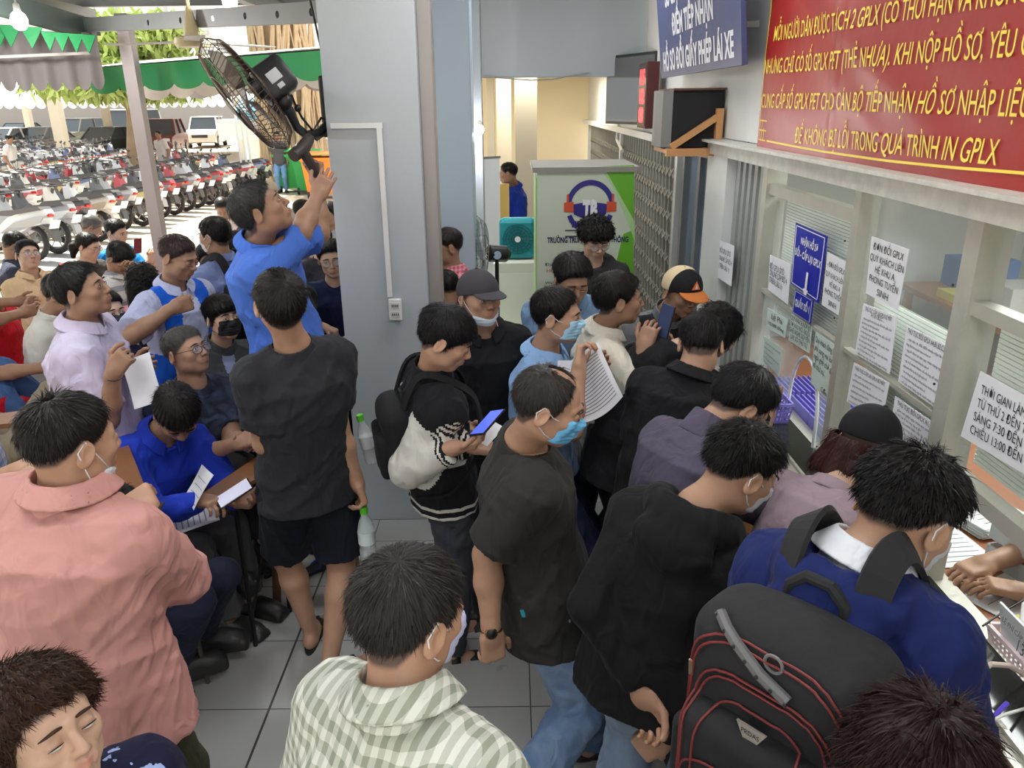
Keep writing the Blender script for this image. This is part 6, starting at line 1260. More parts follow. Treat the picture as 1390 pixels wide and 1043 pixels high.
def leaves(center, radii, n, seed, size=.16, m=None, parent=None, droop=.5):
    rs = np.random.RandomState(seed); p = rs.normal(size=(n, 3)); p /= np.linalg.norm(p, axis=1)[:, None]; p *= (rs.rand(n, 1)**.45); p = p*radii+center; p = p+.25*np.sin(p*2.3+seed)
    d = rs.normal(size=(n, 3)); d[:, 2] -= droop; d /= np.linalg.norm(d, axis=1)[:, None]; s_ = np.cross(d, rs.normal(size=(n, 3))); s_ /= np.linalg.norm(s_, axis=1)[:, None]; l = size*(.6+.8*rs.rand(n, 1)); w = l*.16
    V = np.stack([p, p+d*l*.5+s_*w, p+d*l, p+d*l*.5-s_*w], 1).reshape(-1, 3); Q = np.arange(4*n).reshape(-1, 4); return link_mesh('foliage', V, Q, m, parent, smooth=False, origin=None if parent is None else parent.location)
LG = mat('leaf_green', srgb(182, 200, 118), .6, var=.3, vscale=1.5); LG.node_tree.nodes['Principled BSDF'].inputs['Transmission Weight'].default_value = 0
BARK = mat('bark', srgb(172, 146, 118), .85, bump=.8, bscale=10, var=.3, vscale=4)
tb = at(182, 250, 24); base = V3(tb[0], 24, 0); o = empty('tree', base, 0, 'slender tree with a bent branch and light green leaves behind the porch post', 'tree')
def rel(px, py, Y): return at(px, py, Y)-base
mb = MB(); mb.tube([V3(0, 0, 0), rel(182, 160, 24), rel(176, 110, 24), rel(160, 40, 24)], [.24, .2, .17, .10], 10); mb.tube([rel(181, 150, 24), rel(165, 135, 24), rel(150, 124, 23.8), rel(132, 124, 23.6)], [.14, .11, .10, .05], 8); mb.tube([rel(179, 120, 24), rel(200, 85, 24), rel(215, 60, 24)], [.12, .08, .04], 8); mb.build('trunk', BARK, o, smooth=True)
L1 = leaves(rel(150, 100, 24)+base, (2.0, 2.0, .75), 5200, 3, .34, LG, o); L2 = leaves(rel(205, 95, 24)+base, (1.5, 1.2, .55), 2600, 4, .34, LG, o); leaves(rel(180, 50, 24)+base, (1.9, 1.6, .7), 2600, 5, .34, LG, o); leaves(rel(100, 98, 24)+base, (.7, 1.2, .45), 900, 6, .32, LG, o)
tb = at(385, 256, 24.5); base2 = V3(at(398, 200, 25.5)[0], 25.5, 0); o = empty('tree', base2, 0, 'massive old tree trunk covered in hanging roots beside the bins', 'tree'); mb = MB(); mb.tube([V3(0, 0, 0), V3(0, 0, .8), V3(0, 0, 2.4), V3(-.1, 0, 5), V3(-.3, 0, 9)], [1.35, 1.0, .86, .8, .7], 28)
V = mb.V[0]; an = np.arctan2(V[:, 1], V[:, 0]); V[:, :2] *= (1+.10*np.sin(an*9+V[:, 2]*.7)+.05*np.sin(an*17+1))[:, None]; mb.build('trunk', BARK, o, smooth=True)
mb = MB(); rs = random.Random(5)
for i in range(46):
    a_ = rs.uniform(math.pi, 2*math.pi); r0 = .95; pts = [V3((r0+.12*(z < 1)+.25*max(0, .5-z))*math.cos(a_+.12*math.sin(z*1.7+i))*1.0, (r0+.1)*math.sin(a_+.12*math.sin(z*1.7+i)), z) for z in np.linspace(0, 6.5, 14)]; mb.tube(pts, rs.uniform(.02, .055), 6)
mb.build('hanging_roots', mat('bark_pale', srgb(196, 172, 140), .85, bump=.4, bscale=14, var=.2), o, smooth=True)
leaves(V3(base2[0]-.5, 25.2, 7.6), (3.5, 2, 1.2), 3000, 9, .3, LG, o)
# building bits above the green awning
o = empty('market_building', (-8.75, 50, 0), 0, 'distant building with small balconies and red and blue panels above the awning', 'building'); o.scale = (1.25, 1.25, 1.25); mb = MB(); mb.box((0, 1, 5.4), (14, 2, 6)); mb.build('facade', BW, o)
for i in range(3):
    for k in range(5): mb = MB(); mb.box((-5+k*1.1, -.1, 6.0+i*.75), (.8, .3, .45)); mb.build('balcony', mat('balcony_grey', srgb(150, 160, 160), .6), o)
for x, c_ in ((.9, (60, 120, 190)), (1.7, (190, 60, 60)), (2.3, (60, 120, 190)), (3.1, (200, 70, 60))): mb = MB(); mb.box((x, -.1, 6.9), (.5, .1, 2.6)); mb.build('panel', mat('panel_colour', srgb(*c_), .5), o)
# bins
def bin_(px, py, Y, col, label, w=1.1, emblem=True):
    g = at(px, py, Y); o = empty('wheelie_bin', (g[0], Y, 0), rad(8), label, 'bin'); P_ = mat('bin_plastic', col, .5); mb = MB(); h = 1.05
    mb.add([(x*w/2*k, y*.42*k, z) for z, k in ((.12, .80), (h, 1)) for x, y in ((-1, -1), (1, -1), (1, 1), (-1, 1))], [(3, 2, 1, 0), (4, 5, 6, 7), (0, 1, 5, 4), (1, 2, 6, 5), (2, 3, 7, 6), (3, 0, 4, 7)]); mb.box((0, 0, h-.03), (w*1.06, .90, .07)); mb.build('bin_body', P_, o)
    mb = MB(); mb.add([(x*w/2*1.04, y*.44, h+.02+(1-y)*.03) for x, y in ((-1, -1), (1, -1), (1, 1), (-1, 1))]+[(x*w*.45, y*.38, h+.14) for x, y in ((-1, -1), (1, -1), (1, 1), (-1, 1))], [(3, 2, 1, 0), (4, 5, 6, 7), (0, 1, 5, 4), (1, 2, 6, 5), (2, 3, 7, 6), (3, 0, 4, 7)]); mb.build('lid', P_, o)
    for s_ in (-1, 1): mb = MB(); mb.lathe([(.1, -.03), (.1, .03)], (s_*w*.38, -.3, .1), 12, R=roty(math.pi/2)); mb.build('wheel', BLK, o)
    mb = MB(); mb.tube([V3(.13*math.cos(t), -.425, .65+.13*math.sin(t)) for t in [i*math.pi/8 for i in range(16)]], .012, 5, closed=True); mb.box((0, -.425, .65), (.10, .01, .10)); mb.build('mark', mat('bin_mark', (.9, .6, .3), .6), o) if emblem else None
    return o
bin_(437, 225, 21.5, srgb(240, 130, 36), 'orange wheelie bin beside the pillar, in front of the big trunk', 1.0)
bin_(420, 235, 22.6, srgb(40, 165, 80), 'bright green wheelie bin left of the orange bin', .8, False)
bin_(400, 235, 23.2, srgb(52, 176, 84), 'bright green wheelie bin behind the man with jeans', 1.0, False)
# white posts and rack near the tree
for i, px in enumerate((331, 338, 344)): c_ = at(px, 250, 23); mb = MB(); mb.tube([(0, 0, 0), (0, 0, 3.2)], .035, 8); q = mb.build('tent_pole', WHITE_P, smooth=True); q.location = (c_[0], 23, 0); tag(q, 'slim white tent pole left of the old tree, %s of three' % ('leftmost', 'middle', 'rightmost')[i], 'pole', 'white tent poles')
# ------------------------------------------------------------------ the crowd
T1 = (.45, .265, .175); T2 = (.34, .195, .125); T3 = (.56, .365, .265)
def HR_(style='short', n=0, **k): d = dict(style=style, n=n); d.update(k); return d
def shirt(col, **k): d = dict(mat=cloth(col, k.pop('kind', 'plain'), k.pop('rough', .85), k.pop('d1', None), k.pop('d2', None), k.pop('col2', None), k.pop('freq', 0))); d.update(k); return d
def BT(c, **k): d = dict(mat=cloth(c, k.pop('kind', 'plain'), .9, None, None, k.pop('col2', None), k.pop('freq', 0))); d.update(k); return d
BLACK = (.010, .010, .012); NAVY = srgb(26, 32, 56); CHAR = srgb(52, 52, 56)
def segt(P, a, b):
    ab = b-a; t = ((P-a)@ab)/(ab@ab); q = a+np.clip(t, 0, 1)[:, None]*ab; return t, np.linalg.norm(P-q, axis=1)
def paint_sleeve(P, I, V):
    m = np.zeros(len(P), int)
    for sd in (1, -1):
        t, d = segt(P, I['S'][sd], I['E'][sd]); off = (P-I['S'][sd])@(I['r']*sd); m[(t > .22) & (d < .12) & (off > -.05)] = 1
        t, d = segt(P, I['E'][sd], I['W'][sd]); sel = (d < .095) & (t > 0); m[sel] = 1; c = sel & (t > .82); m[c] = 0; m[c & (((t-.82)*26).astype(int) % 2 == 1)] = 1
    z = (P-I['P'])@V3(0, 0, 1); h = (z < -.035)&(m == 0)&(((z+.11)*75).astype(int) % 3 == 1)&(z > -.10); m[h] = 1; return m
def open_front(w=.07, idx=1):
    def f(P, I, V):
        q = P-I['N']; x = q@I['r']; y = q@I['f']; z = q@I['u']; m = np.zeros(len(P), int); m[(np.abs(x) < w*(1.2+z*1.0)) & (y > .02)] = idx; return m
    return f
def phone_at(c, n, up, label, scr=None, case=None, size=(.072, .15, .009)):
    n = nrm(n); up = nrm(np.asarray(up)-n*np.dot(up, n)); R = np.stack([np.cross(up, n), up, n], 1); return phone('mobile_phone', c, R, case or mat('black_phone', (.01, .01, .012), .2), scr or mat('lit_screen', srgb(150, 170, 215), .1, emit=srgb(150, 170, 215), estr=.5), label, size)
def paper_at(c, n, up, w, h, label, curl=.02, lines=8, m=None, nm='paper_sheet', cat='paper'):
    n = nrm(n); up = nrm(np.asarray(up)-n*np.dot(up, n)); r = np.cross(up, n); V = []; K = 10
    for j in range(K+1):
        for i in range(K+1): u = i/K-.5; v = j/K-.5; V.append(c+r*u*w+up*v*h+n*curl*(math.sin(3*u+2*v)+1.2*u*u*2))
    Fs = [(j*(K+1)+i, j*(K+1)+i+1, (j+1)*(K+1)+i+1, (j+1)*(K+1)+i) for j in range(K) for i in range(K)]; V = np.array(V); V2 = V-n*.0015; k0 = len(V)
    o = link_mesh(nm, np.concatenate([V, V2]), Fs+[tuple(k0+i for i in f[::-1]) for f in Fs], m or PAPER); tag(o, label, cat)
    if lines:
        mb = MB(); G = V.reshape(K+1, K+1, 3)
        for q in range(lines):
            v = .1+.8*q/lines; j = v*K; j0 = int(j); fr = j-j0; row = G[j0]*(1-fr)+G[min(K, j0+1)]*fr+n*.001; row2 = row+up*h*.018
            mb.add(np.concatenate([row[1:-1], row2[1:-1]]), [(i, i+1, K-1+i+1, K-1+i) for i in range(K-2)])
        mb.build('printed_lines', mat('print_grey', (.25, .25, .27), .8), o)
    return o
def band(info, sd, name, m, r=.031, t=.0045, off=.02, dial=False):
    W, E = info['W'][sd], info['E'][sd]; d = nrm(W-E); c = W-d*off; u = nrm(np.cross(d, [0, 0, 1])); v = np.cross(d, u); mb = MB(); mb.tube([c+(u*math.cos(t_)+v*math.sin(t_)*.85)*r for t_ in [i*math.pi/9 for i in range(18)]], t, 6, closed=True); o = link_mesh(name, np.concatenate(mb.V), mb.F, m, info['root'], origin=info['org'])
    if dial:
        nd = nrm(EYE-c); nd = nrm(nd-d*np.dot(nd, d)); mb = MB(); R = np.stack([nrm(np.cross(d, nd)), d, nd], 1); mb.lathe([(.019, -.004), (.020, .003), (.017, .005)], c+nd*(r*.93), 20, R=R); f_ = link_mesh('watch_case', np.concatenate(mb.V), mb.F, mat('watch_gold', srgb(150, 110, 70), .25, .9), o, origin=info['org']); mb = MB(); mb.lathe([(.0155, .0), (.0155, .001)], c+nd*(r*.93+.0052), 20, R=R); link_mesh('dial', np.concatenate(mb.V), mb.F, BLK, f_, origin=info['org'])
    return o
def hair_near(n=6000, **k): return HR_(n=n, len=.024, wd=.0008, **k)

# --- standing group around the pillar
shorts_man = person('man in charcoal tee and navy shorts seen from behind, head tipped back, holding a bottle', (380, 412), 2.69, yaw=-26, pitch=-24, by=-36, nb=(399, 474, 2.76), pv=(416, 640, 2.86), q=1, st=1.04, w=1.06, tone=T1,
    hair=hair_near(line='short', top=.017, side=.009, col=(.022, .017, .014)), top=shirt(srgb(46, 47, 52), collar='crew', e=.018, hem=.13, sr=.07, seed=1), bot=BT(srgb(24, 27, 38), short=True, e=.022), bare_legs=True, shoe='slipper', face=False,
    ra=dict(e=(458, 588, 2.86), w=(489, 668, 2.86), curl=(55, 50, 35), n=(-1, .3, 0)), la=dict(l=(-.05, .30, -.30)), ll=dict(k=(388, 765, 2.95), a=(424, 862, 2.98), f=-5), rl=dict(k=(466, 785, 2.9), a=(447, 903, 2.72), f=55), seed=3)
varsity = person('young man in black and white varsity jacket looking down at his phone', (604, 462), 2.76, yaw=90, pitch=26, by=72, nb=(586, 513, 2.82), pv=(602, 652, 2.9), q=1, st=.97, w=.95, tone=T1, gaze='down',
    hair=hair_near(style='fringe', top=.026, side=.010, line='fringe', col=(.012, .011, .012)), top=shirt(BLACK, sleeve='long', collar='stand', e=.034, hem=.10, hw=-.012, name='jacket', cuff=.036, paint=paint_sleeve, mats=[cloth(srgb(206, 204, 196))], fa=.010), bot=BT(srgb(58, 60, 68)), shoe='sandal',
    ra=dict(e=(552, 642, 2.70), w=(628, 603, 2.58), n=(-.2, .1, 1), curl=(28, 35, 30), d=(.0, 1, -.1)), la=dict(w=(642, 606, 2.72), n=(.2, 0, 1), curl=(20, 25, 20)), rl=dict(a=(612, 895, 2.86), f=80), ll=dict(a=(618, 852, 3.05), f=70), seed=5)
capman = person('man in black polo shirt and grey cap, face mask pulled under his chin', (651, 406), 3.3, yaw=148, pitch=-4, by=168, nb=(656, 448, 3.4), q=1, st=1.0, w=1.08, tone=T1, hair=HR_('fade', 0, top=.006, side=.004), cap=dict(col=srgb(66, 64, 68)), mask=dict(col=srgb(200, 212, 222), down=.052),
    top=shirt(BLACK, collar='polo', e=.02, hem=.14), bot=BT(srgb(30, 30, 34)), shoe='shoe', wide=1.03, la=dict(l=(-.16, .22, -.36)), ra=dict(l=(.12, .24, -.38)), seed=7)
maskman = person('man in light blue shirt with glasses and mask holding up printed papers', (756, 430), 3.12, yaw=104, pitch=2, by=105, nb=(738, 482, 3.18), q=1, st=1.0, w=1.0, tone=T1, hair=hair_near(n=4000, top=.015, side=.007), glasses={}, mask=dict(col=srgb(160, 206, 232)),
    top=shirt(srgb(142, 178, 222), collar='shirt', e=.022, hem=.05, sl=.85), bot=BT(srgb(28, 34, 60)), shoe='shoe', ra=dict(w=(786, 500, 2.92), n=(-.3, .6, .6), curl=(50, 55, 40), p=(.4, -.2, -1)), la=dict(w=(800, 510, 3.15), n=(.3, .4, .8), curl=(30, 40, 30)), seed=9)
person('man in grey-blue short-sleeved shirt bending his head in front of the kiosk', (776, 382), 3.72, yaw=165, pitch=20, by=172, nb=(770, 408, 3.85), q=1, st=1.0, w=1.05, tone=T2, gaze='down', hair=hair_near(n=4000, line='short', top=.028, side=.008), top=shirt(srgb(112, 142, 176), collar='shirt', e=.022), bot=BT(NAVY), shoe='shoe', la=dict(l=(-.02, .3, -.32)), ra=dict(l=(.05, .3, -.34)), seed=11)
person('person with curly dark hair and glasses in a dark sweatshirt before the kiosk', (808, 326), 4.75, yaw=168, pitch=20, by=180, q=2, st=1.0, w=.92, tone=T3, gaze='down', hair=HR_('fringe', 3500, top=.034, side=.026, noise=.012, len=.022, jit=.9, wd=.0016), glasses=dict(col=(.1, .08, .06)), top=shirt(srgb(44, 44, 44), sleeve='long', hood=True, e=.03), bot=BT(BLACK), shoe='shoe', ra=dict(l=(.05, .3, -.25)), la=dict(l=(-.05, .32, -.28)), seed=13)
whiteman = person('man in cream white shirt with swept black hair, profile, holding up a phone', (840, 408), 3.36, yaw=84, pitch=0, by=85, nb=(818, 452, 3.4), q=1, st=.99, w=.96, tone=T2, gaze='down', age=1, hair=hair_near(n=5000, line='bob' if 0 else 'short', top=.022, side=.017), top=shirt(srgb(214, 210, 196), collar='shirt', e=.026), bot=BT(CHAR), shoe='shoe',
    ra=dict(w=(874, 472, 3.18), n=(-.5, .5, .5), curl=(25, 40, 30), d=(-.1, .6, .8), p=(.3, -.2, -1)), la=dict(w=(884, 476, 3.34), n=(.5, .3, .4), curl=(25, 40, 30), d=(.1, .6, .8), p=(.3, -.2, -1)), seed=15)
phone_at(at(903, 436, 3.2), (-.7, -.55, .1), (.25, 0, 1), 'dark blue phone held upright by the man in the cream white shirt', scr=mat('phone_back', (.05, .07, .16), .2))
person('man in grey and black jacket wearing a black and orange cap', (926, 398), 3.66, yaw=158, pitch=10, by=175, nb=(905, 432, 3.8), q=1, st=.99, w=1.15, wide=1.08, jaw=1.05, tone=T2, gaze='down', hair=HR_('fade', 0, top=.005, side=.004), cap=dict(col=srgb(206, 186, 150), front=BLACK, brimcol=srgb(190, 112, 56)), top=shirt(srgb(112, 116, 118), sleeve='long', collar='stand', name='jacket', e=.035, paint=open_front(.13), mats=[cloth(BLACK)]), bot=BT(BLACK), shoe='shoe', la=dict(l=(-.05, .3, -.3)), ra=dict(l=(.1, .3, -.36)), seed=17)
greytee = person('balding man in dark grey tee and jeans with light blue mask, wearing a wristwatch', (744, 553), 2.12, yaw=96, pitch=17, by=84, nb=(712, 606, 2.2), pv=(738, 782, 2.24), q=1, st=1.03, w=1.08, tone=T1, gaze='down', age=1, mask=dict(col=srgb(112, 186, 232)),
    hair=hair_near(n=3800, line='recede', top=.010, side=.008, bald=.034, by=.01, col=(.045, .038, .034)), top=shirt(srgb(48, 47, 45), collar='crew', e=.026, hem=.19, sr=.082, sl=.8, fa=.009), bot=BT(srgb(98, 122, 156), kind='fade', col2=srgb(148, 168, 192), freq=3, e=.024, cuff=.062), shoe='shoe',
    ra=dict(e=(648, 770, 2.12), w=(668, 886, 2.02), n=(-.6, -.2, 0), curl=(45, 50, 35), d=(0, .1, -1)), la=dict(l=(-.22, .1, -.52)), rl=dict(a=(712, 1080, 2.1), f=95), ll=dict(a=(795, 1010, 2.3), f=80), seed=19)
band(greytee, 1, 'wristwatch', mat('watch_gold', srgb(150, 110, 70), .25, .9), .031, .006, .012, dial=True)
h = surf_hit([greytee['shirt']], greytee['org'], 710, 833)
if h: mb = MB(); n_ = h[1]; u_ = nrm(np.cross(n_, (0, 0, 1))); mb.box(h[0]+n_*.001, (.016, .024, .003), np.stack([u_, np.cross(n_, u_), n_], 1)@rotz(.5), bev=.001); mb.build('teal_patch', mat('teal_patch', srgb(30, 140, 160), .7), greytee['shirt'], origin=greytee['org'])
# --- the queue along the counter
bent = person('person in black hooded jacket bending to the counter, checkered stripe down the trousers', (972, 452), 3.30, yaw=62, pitch=48, by=58, nb=(908, 486, 3.25), pv=(850, 612, 3.12), q=2, st=1.0, w=1.02, tone=T3, face=False, hair=HR_('bob', 2500, top=.02, side=.02, len=.03), top=shirt(BLACK, sleeve='long', hood=True, name='jacket', e=.045, hem=.12, fa=.008), bot=BT(srgb(16, 18, 26), e=.03), shoe='shoe', la=dict(l=(-.15, .45, -.25)), ra=dict(l=(.1, .5, -.25)), seed=21)
hit_objs = [c for c in bent['root'].children if c.name.startswith(('jacket', 'trousers'))]; st_ = MB()
h0 = surf_hit(hit_objs, bent['org'], 859, 620); h1 = surf_hit(hit_objs, bent['org'], 866, 676)
for i in range(30):
    h = surf_hit(hit_objs, bent['org'], 857+.30*i, 606+i*2.7) if i in (0, 10, 20, 29) else None
    if h is not None: P_ = h
    if i == 0: pts_ = []
    pts_.append(h[0]-nrm(ray(860, 640))*.004 if h is not None else None)
ki = [i for i, p in enumerate(pts_) if p is not None]; pts_ = [np.array([np.interp(i, ki, [pts_[k][a] for k in ki]) for a in range(3)]) for i in range(30)] if ki else []
for i, p in enumerate(pts_):
    for j in range(3):
        if (i+j) % 2 == 0: st_.box(p+V3((j-1)*.009, 0, 0), (.009, .006, .009))
if pts_: st_.build('checkered_stripe', mat('stripe_white', srgb(214, 214, 214), .8), bent['root'], origin=bent['org'])
poloback = person('man in black polo seen from behind, bending over the first window', (951, 470), 2.92, yaw=14, pitch=34, by=24, nb=(936, 516, 2.86), pv=(902, 646, 2.78), q=1, st=1.0, w=1.04, tone=T1, face=False, hair=hair_near(n=5000, top=.020, side=.008, col=(.014, .012, .012)), top=shirt(srgb(22, 22, 25), collar='polo', e=.024, sl=.8, hem=.2), bot=BT(BLACK), shoe='shoe',
    la=dict(e=(866, 592, 2.86), w=(900, 618, 3.05)), ra=dict(w=(1046, 538, 3.16), curl=(40, 45, 30), n=(0, 0, -1), p=(.5, -.2, -.8)), seed=23)
purple = person('man in grey-purple jacket bending over the counter shelf', (1004, 550), 2.32, yaw=80, pitch=42, by=66, nb=(950, 596, 2.26), pv=(903, 742, 2.2), q=1, st=1.0, w=1.0, tone=T1, gaze='down', hair=hair_near(n=6000, line='short', top=.024, side=.016, col=(.012, .011, .012)), top=shirt(srgb(84, 78, 96), sleeve='long', collar='stand', name='jacket', e=.034), bot=BT(CHAR), shoe='shoe', glasses=dict(col=(.3, .3, .3)), ra=dict(l=(.12, .42, -.36)), la=dict(l=(-.12, .45, -.34)), seed=25)
hoodie = person('man in black hooded top and jeans with hands clasped behind his back, white mask', (1003, 640), 1.84, yaw=72, pitch=28, by=38, nb=(945, 700, 1.83), pv=(880, 884, 1.8), q=1, st=1.02, w=1.04, tone=T1, gaze='down', mask=dict(col=srgb(196, 198, 202)), hair=hair_near(n=6500, line='fade', top=.022, side=.005, noise=.005, lift=.25, col=(.012, .011, .011)),
    top=shirt(srgb(20, 20, 22), sleeve='long', hood=True, name='hooded_top', e=.017, hem=.12, hw=.03, fa=.008), bot=BT(srgb(134, 150, 170), kind='fade', col2=srgb(104, 122, 148), freq=3, e=.022, cuff=.06), shoe='shoe',
    la=dict(e=(812, 805, 1.80), w=(872, 940, 1.66), curl=(35, 45, 30), th=(35, 25), to=.35, n=(.2, -1, .1), d=(.35, -.05, -1)), ra=dict(l=(.02, -.20, -.64), p=(1, -.3, 0), curl=(45, 55, 40), th=(50, 40), to=.35, n=(0, 1, 0), d=(-.6, 0, -.5)), seed=27)
hatw = person('woman in black hat and pinkish grey top with dark red hair at the middle window', (1176, 604), 2.18, yaw=62, pitch=34, by=58, nb=(1128, 672, 2.08), pv=(1062, 800, 1.98), q=1, st=.95, w=.95, tone=T3, face=False, hair=HR_('bob', 3000, top=.010, side=.010, col=srgb(62, 28, 26), len=.035, tail=[((-.02, -.09, -.04), (-.05, -.10, -.12), .04, .03), ((.0, -.09, -.04), (0, -.105, -.14), .04, .025), ((.03, -.08, -.03), (.045, -.09, -.11), .035, .02)]), cap=dict(col=(.012, .012, .014), brim=False, tilt=.28), top=shirt(srgb(156, 136, 146), collar='crew', e=.02, sleeve='3/4'), bot=BT(NAVY), shoe='shoe', ra=dict(l=(.1, .42, -.36)), la=dict(l=(-.1, .45, -.34)), seed=29)
navyman = person('man in royal blue jacket with glasses and mask, carrying a black backpack', (1226, 702), 1.29, yaw=66, pitch=30, by=48, nb=(1158, 782, 1.25), q=1, st=1.03, w=.98, sw=.90, hsc=1.0, tone=T1, gaze='down', mask=dict(col=srgb(192, 196, 204)), glasses={}, hair=hair_near(n=9000, line='fade', top=.022, side=.007, noise=.005, lift=.15, col=(.010, .009, .010)),
    top=shirt(srgb(22, 34, 88), sleeve='long', collar='shirt', cmat=cloth(srgb(214, 216, 222)), hood=True, name='jacket', e=.038, fa=.010), bot=BT(BLACK), shoe='shoe', ra=dict(l=(.14, .36, -.40)), la=dict(l=(-.16, .3, -.42)), seed=31)
person('person with dark red hair at the lower right corner, seen from above', (1243, 1062), .80, yaw=40, pitch=24, by=30, q=1, st=.96, w=.95, tone=T3, face=False, hair=HR_('bob', 9000, top=.016, side=.014, col=srgb(40, 20, 18), len=.03, wd=.0007), top=shirt(srgb(60, 50, 60), collar='crew'), bot=BT(NAVY), shoe='shoe', seed=33)
# --- foreground left
plaid = person('man in pale green checked shirt seen from behind, white mask loops at his ear', (556, 836), 1.12, yaw=44, pitch=10, by=34, nb=(548, 962, 1.05), q=1, st=1.0, w=1.03, tone=T1, face=False, hair=hair_near(n=9000, line='short', top=.014, side=.009, col=(.035, .030, .027)), mask=dict(col=srgb(176, 180, 210)),
    top=shirt(srgb(218, 220, 210), collar='shirt', kind='plaid', d1=nrm(V3(math.cos(rad(34)), -math.sin(rad(34)), 0)), d2=nrm(V3(-.35*math.sin(rad(34)), -.35*math.cos(rad(34)), 1)), col2=srgb(150, 156, 140), freq=42, e=.026), bot=BT(NAVY), shoe='shoe', seed=35)
old = person('older woman with short curly brown hair in navy floral blouse, eyes lowered', (62, 992), 1.05, yaw=118, pitch=-16, by=128, q=1, st=.93, w=1.05, tone=T3, age=1, gaze='down', hair=HR_('fringe', 9000, line='bob', top=.022, side=.020, noise=.009, col=srgb(70, 48, 36), len=.02, jit=.7, wd=.0008), top=shirt(srgb(22, 24, 52), collar='crew', v=.03, kind='floral', col2=srgb(150, 170, 215), sleeve='3/4'), bot=BT(BLACK), shoe='shoe', seed=37, jaw=1.02)
pink = person('stout man in salmon pink shirt and olive trousers seen from behind', (98, 604), 1.70, yaw=34, pitch=6, by=16, nb=(98, 676, 1.68), pv=(118, 900, 1.68), q=1, st=1.04, w=1.16, neck=.04, tone=T1, face=False, hair=hair_near(n=6500, line='fade', top=.015, side=.006, bald=.012, by=-.045, col=(.020, .016, .014)), mask=dict(col=srgb(206, 212, 222), down=.05),
    top=shirt(srgb(202, 148, 140), collar='shirt', e=.034, hem=.20, hw=.03, sleeve='3/4', fa=.010), bot=BT(srgb(62, 62, 42)), shoe='shoe', ra=dict(e=(226, 768, 1.76), w=(206, 706, 1.98), curl=(45, 50, 30), n=(-.5, .5, 0)), la=dict(l=(-.25, .25, -.35)), seed=39)
# --- seats
bluephone = person('man in bright blue shirt and grey trousers seated, reading his phone', (240, 562), 3.0, yaw=148, pitch=50, by=128, nb=(218, 592, 3.12), pv=(198, 740, 3.18), seat=True, q=1, st=1.0, w=.98, tone=T2, gaze='down', hair=hair_near(n=5000, line='fringe', top=.022, side=.010), top=shirt(srgb(30, 56, 176), sleeve='long', collar='shirt', e=.032, fa=.010), bot=BT(srgb(86, 86, 88), e=.022), shoe='clog',
    ra=dict(w=(276, 680, 2.84), n=(0, .3, -1), fing=[(5, 5, 5), (40, 50, 30), (45, 55, 35), (50, 55, 35)], d=(.3, 1, .1), p=(.6, -.4, -.6)), la=dict(w=(322, 680, 2.94), n=(.2, 0, 1), curl=(35, 45, 30), d=(-.6, .6, 0), p=(.5, -.3, -.8)), ll=dict(k=(345, 705, 3.15), a=(338, 806, 3.22), f=110), rl=dict(k=(290, 745, 2.98), a=(312, 830, 3.08), f=115), seed=41)
navysit = person('man in dark tie-dye tee with glasses seated, looking up to the right', (254, 478), 3.48, yaw=112, pitch=-16, by=124, nb=(262, 524, 3.5), pv=(268, 652, 3.55), seat=True, q=1, st=1.0, w=1.15, wide=1.08, tone=T1, hair=HR_('fade', 2500, top=.012, side=.004, col=(.11, .10, .09), lift=.6, len=.014), glasses=dict(col=(.05, .04, .04)), top=shirt(srgb(46, 52, 68), collar='crew', v=.02, kind='fade', col2=srgb(74, 84, 108), freq=11, e=.026), bot=BT(srgb(62, 60, 60)), shoe='shoe', ra=dict(w=(322, 602, 3.2), curl=(45, 50, 40), n=(-.6, 0, -.5)), la=dict(w=(336, 598, 3.3), curl=(45, 50, 40), n=(.6, 0, -.5)), ll=dict(k=(348, 622, 3.2)), rl=dict(k=(318, 640, 3.05)), seed=43)
band(navysit, -1, 'bead_bracelet', mat('bead_brown', srgb(110, 50, 40), .4), .031, .006, .018)
person('man in dark grey jacket and black mask seated with folded arms, looking up', (303, 433), 4.02, yaw=132, pitch=-8, by=138, nb=(300, 474, 4.08), seat=True, q=1, st=.98, w=.96, tone=T3, hair=hair_near(n=4500, line='fringe', top=.024, side=.009), mask=dict(col=(.018, .018, .020)), top=shirt(srgb(66, 68, 70), sleeve='long', collar='stand', name='jacket', e=.036, paint=open_front(.028), mats=[cloth(srgb(130, 140, 170))]), bot=BT(srgb(44, 44, 50)), shoe='shoe', ra=dict(l=(-.10, .24, -.30), d=(-1, .2, .1), n=(0, -1, 0), curl=(30, 30, 20), p=(1, .1, -.6)), la=dict(l=(.10, .28, -.27), d=(1, .1, 0), n=(0, -1, 0), p=(1, .1, -.6)), seed=45)
lav = person('man in pale lavender shirt standing turned right, raising a closed hand', (112, 396), 3.24, yaw=84, pitch=-14, by=80, nb=(112, 446, 3.26), pv=(152, 590, 3.32), q=1, st=1.02, w=1.1, wide=1.05, age=1, tone=T2, hair=hair_near(n=4500, line='short', top=.016, side=.008, col=(.02, .018, .017)), top=shirt(srgb(200, 190, 214), collar='shirt', e=.034, hem=.13, sl=.85, sr=.08, fa=.010), bot=BT(NAVY), shoe='shoe',
    ra=dict(e=(122, 524, 3.10), w=(160, 462, 3.02), curl=(75, 80, 50), n=(-.6, .2, 0), d=(0, .7, .5), th=(40, 40)), la=dict(w=(178, 498, 3.26), curl=(35, 40, 30), n=(.8, 0, .2), d=(0, 1, -.2)), seed=47)
band(lav, 1, 'bead_bracelet', mat('bead_dark', (.03, .02, .02), .4), .031, .006, .03)
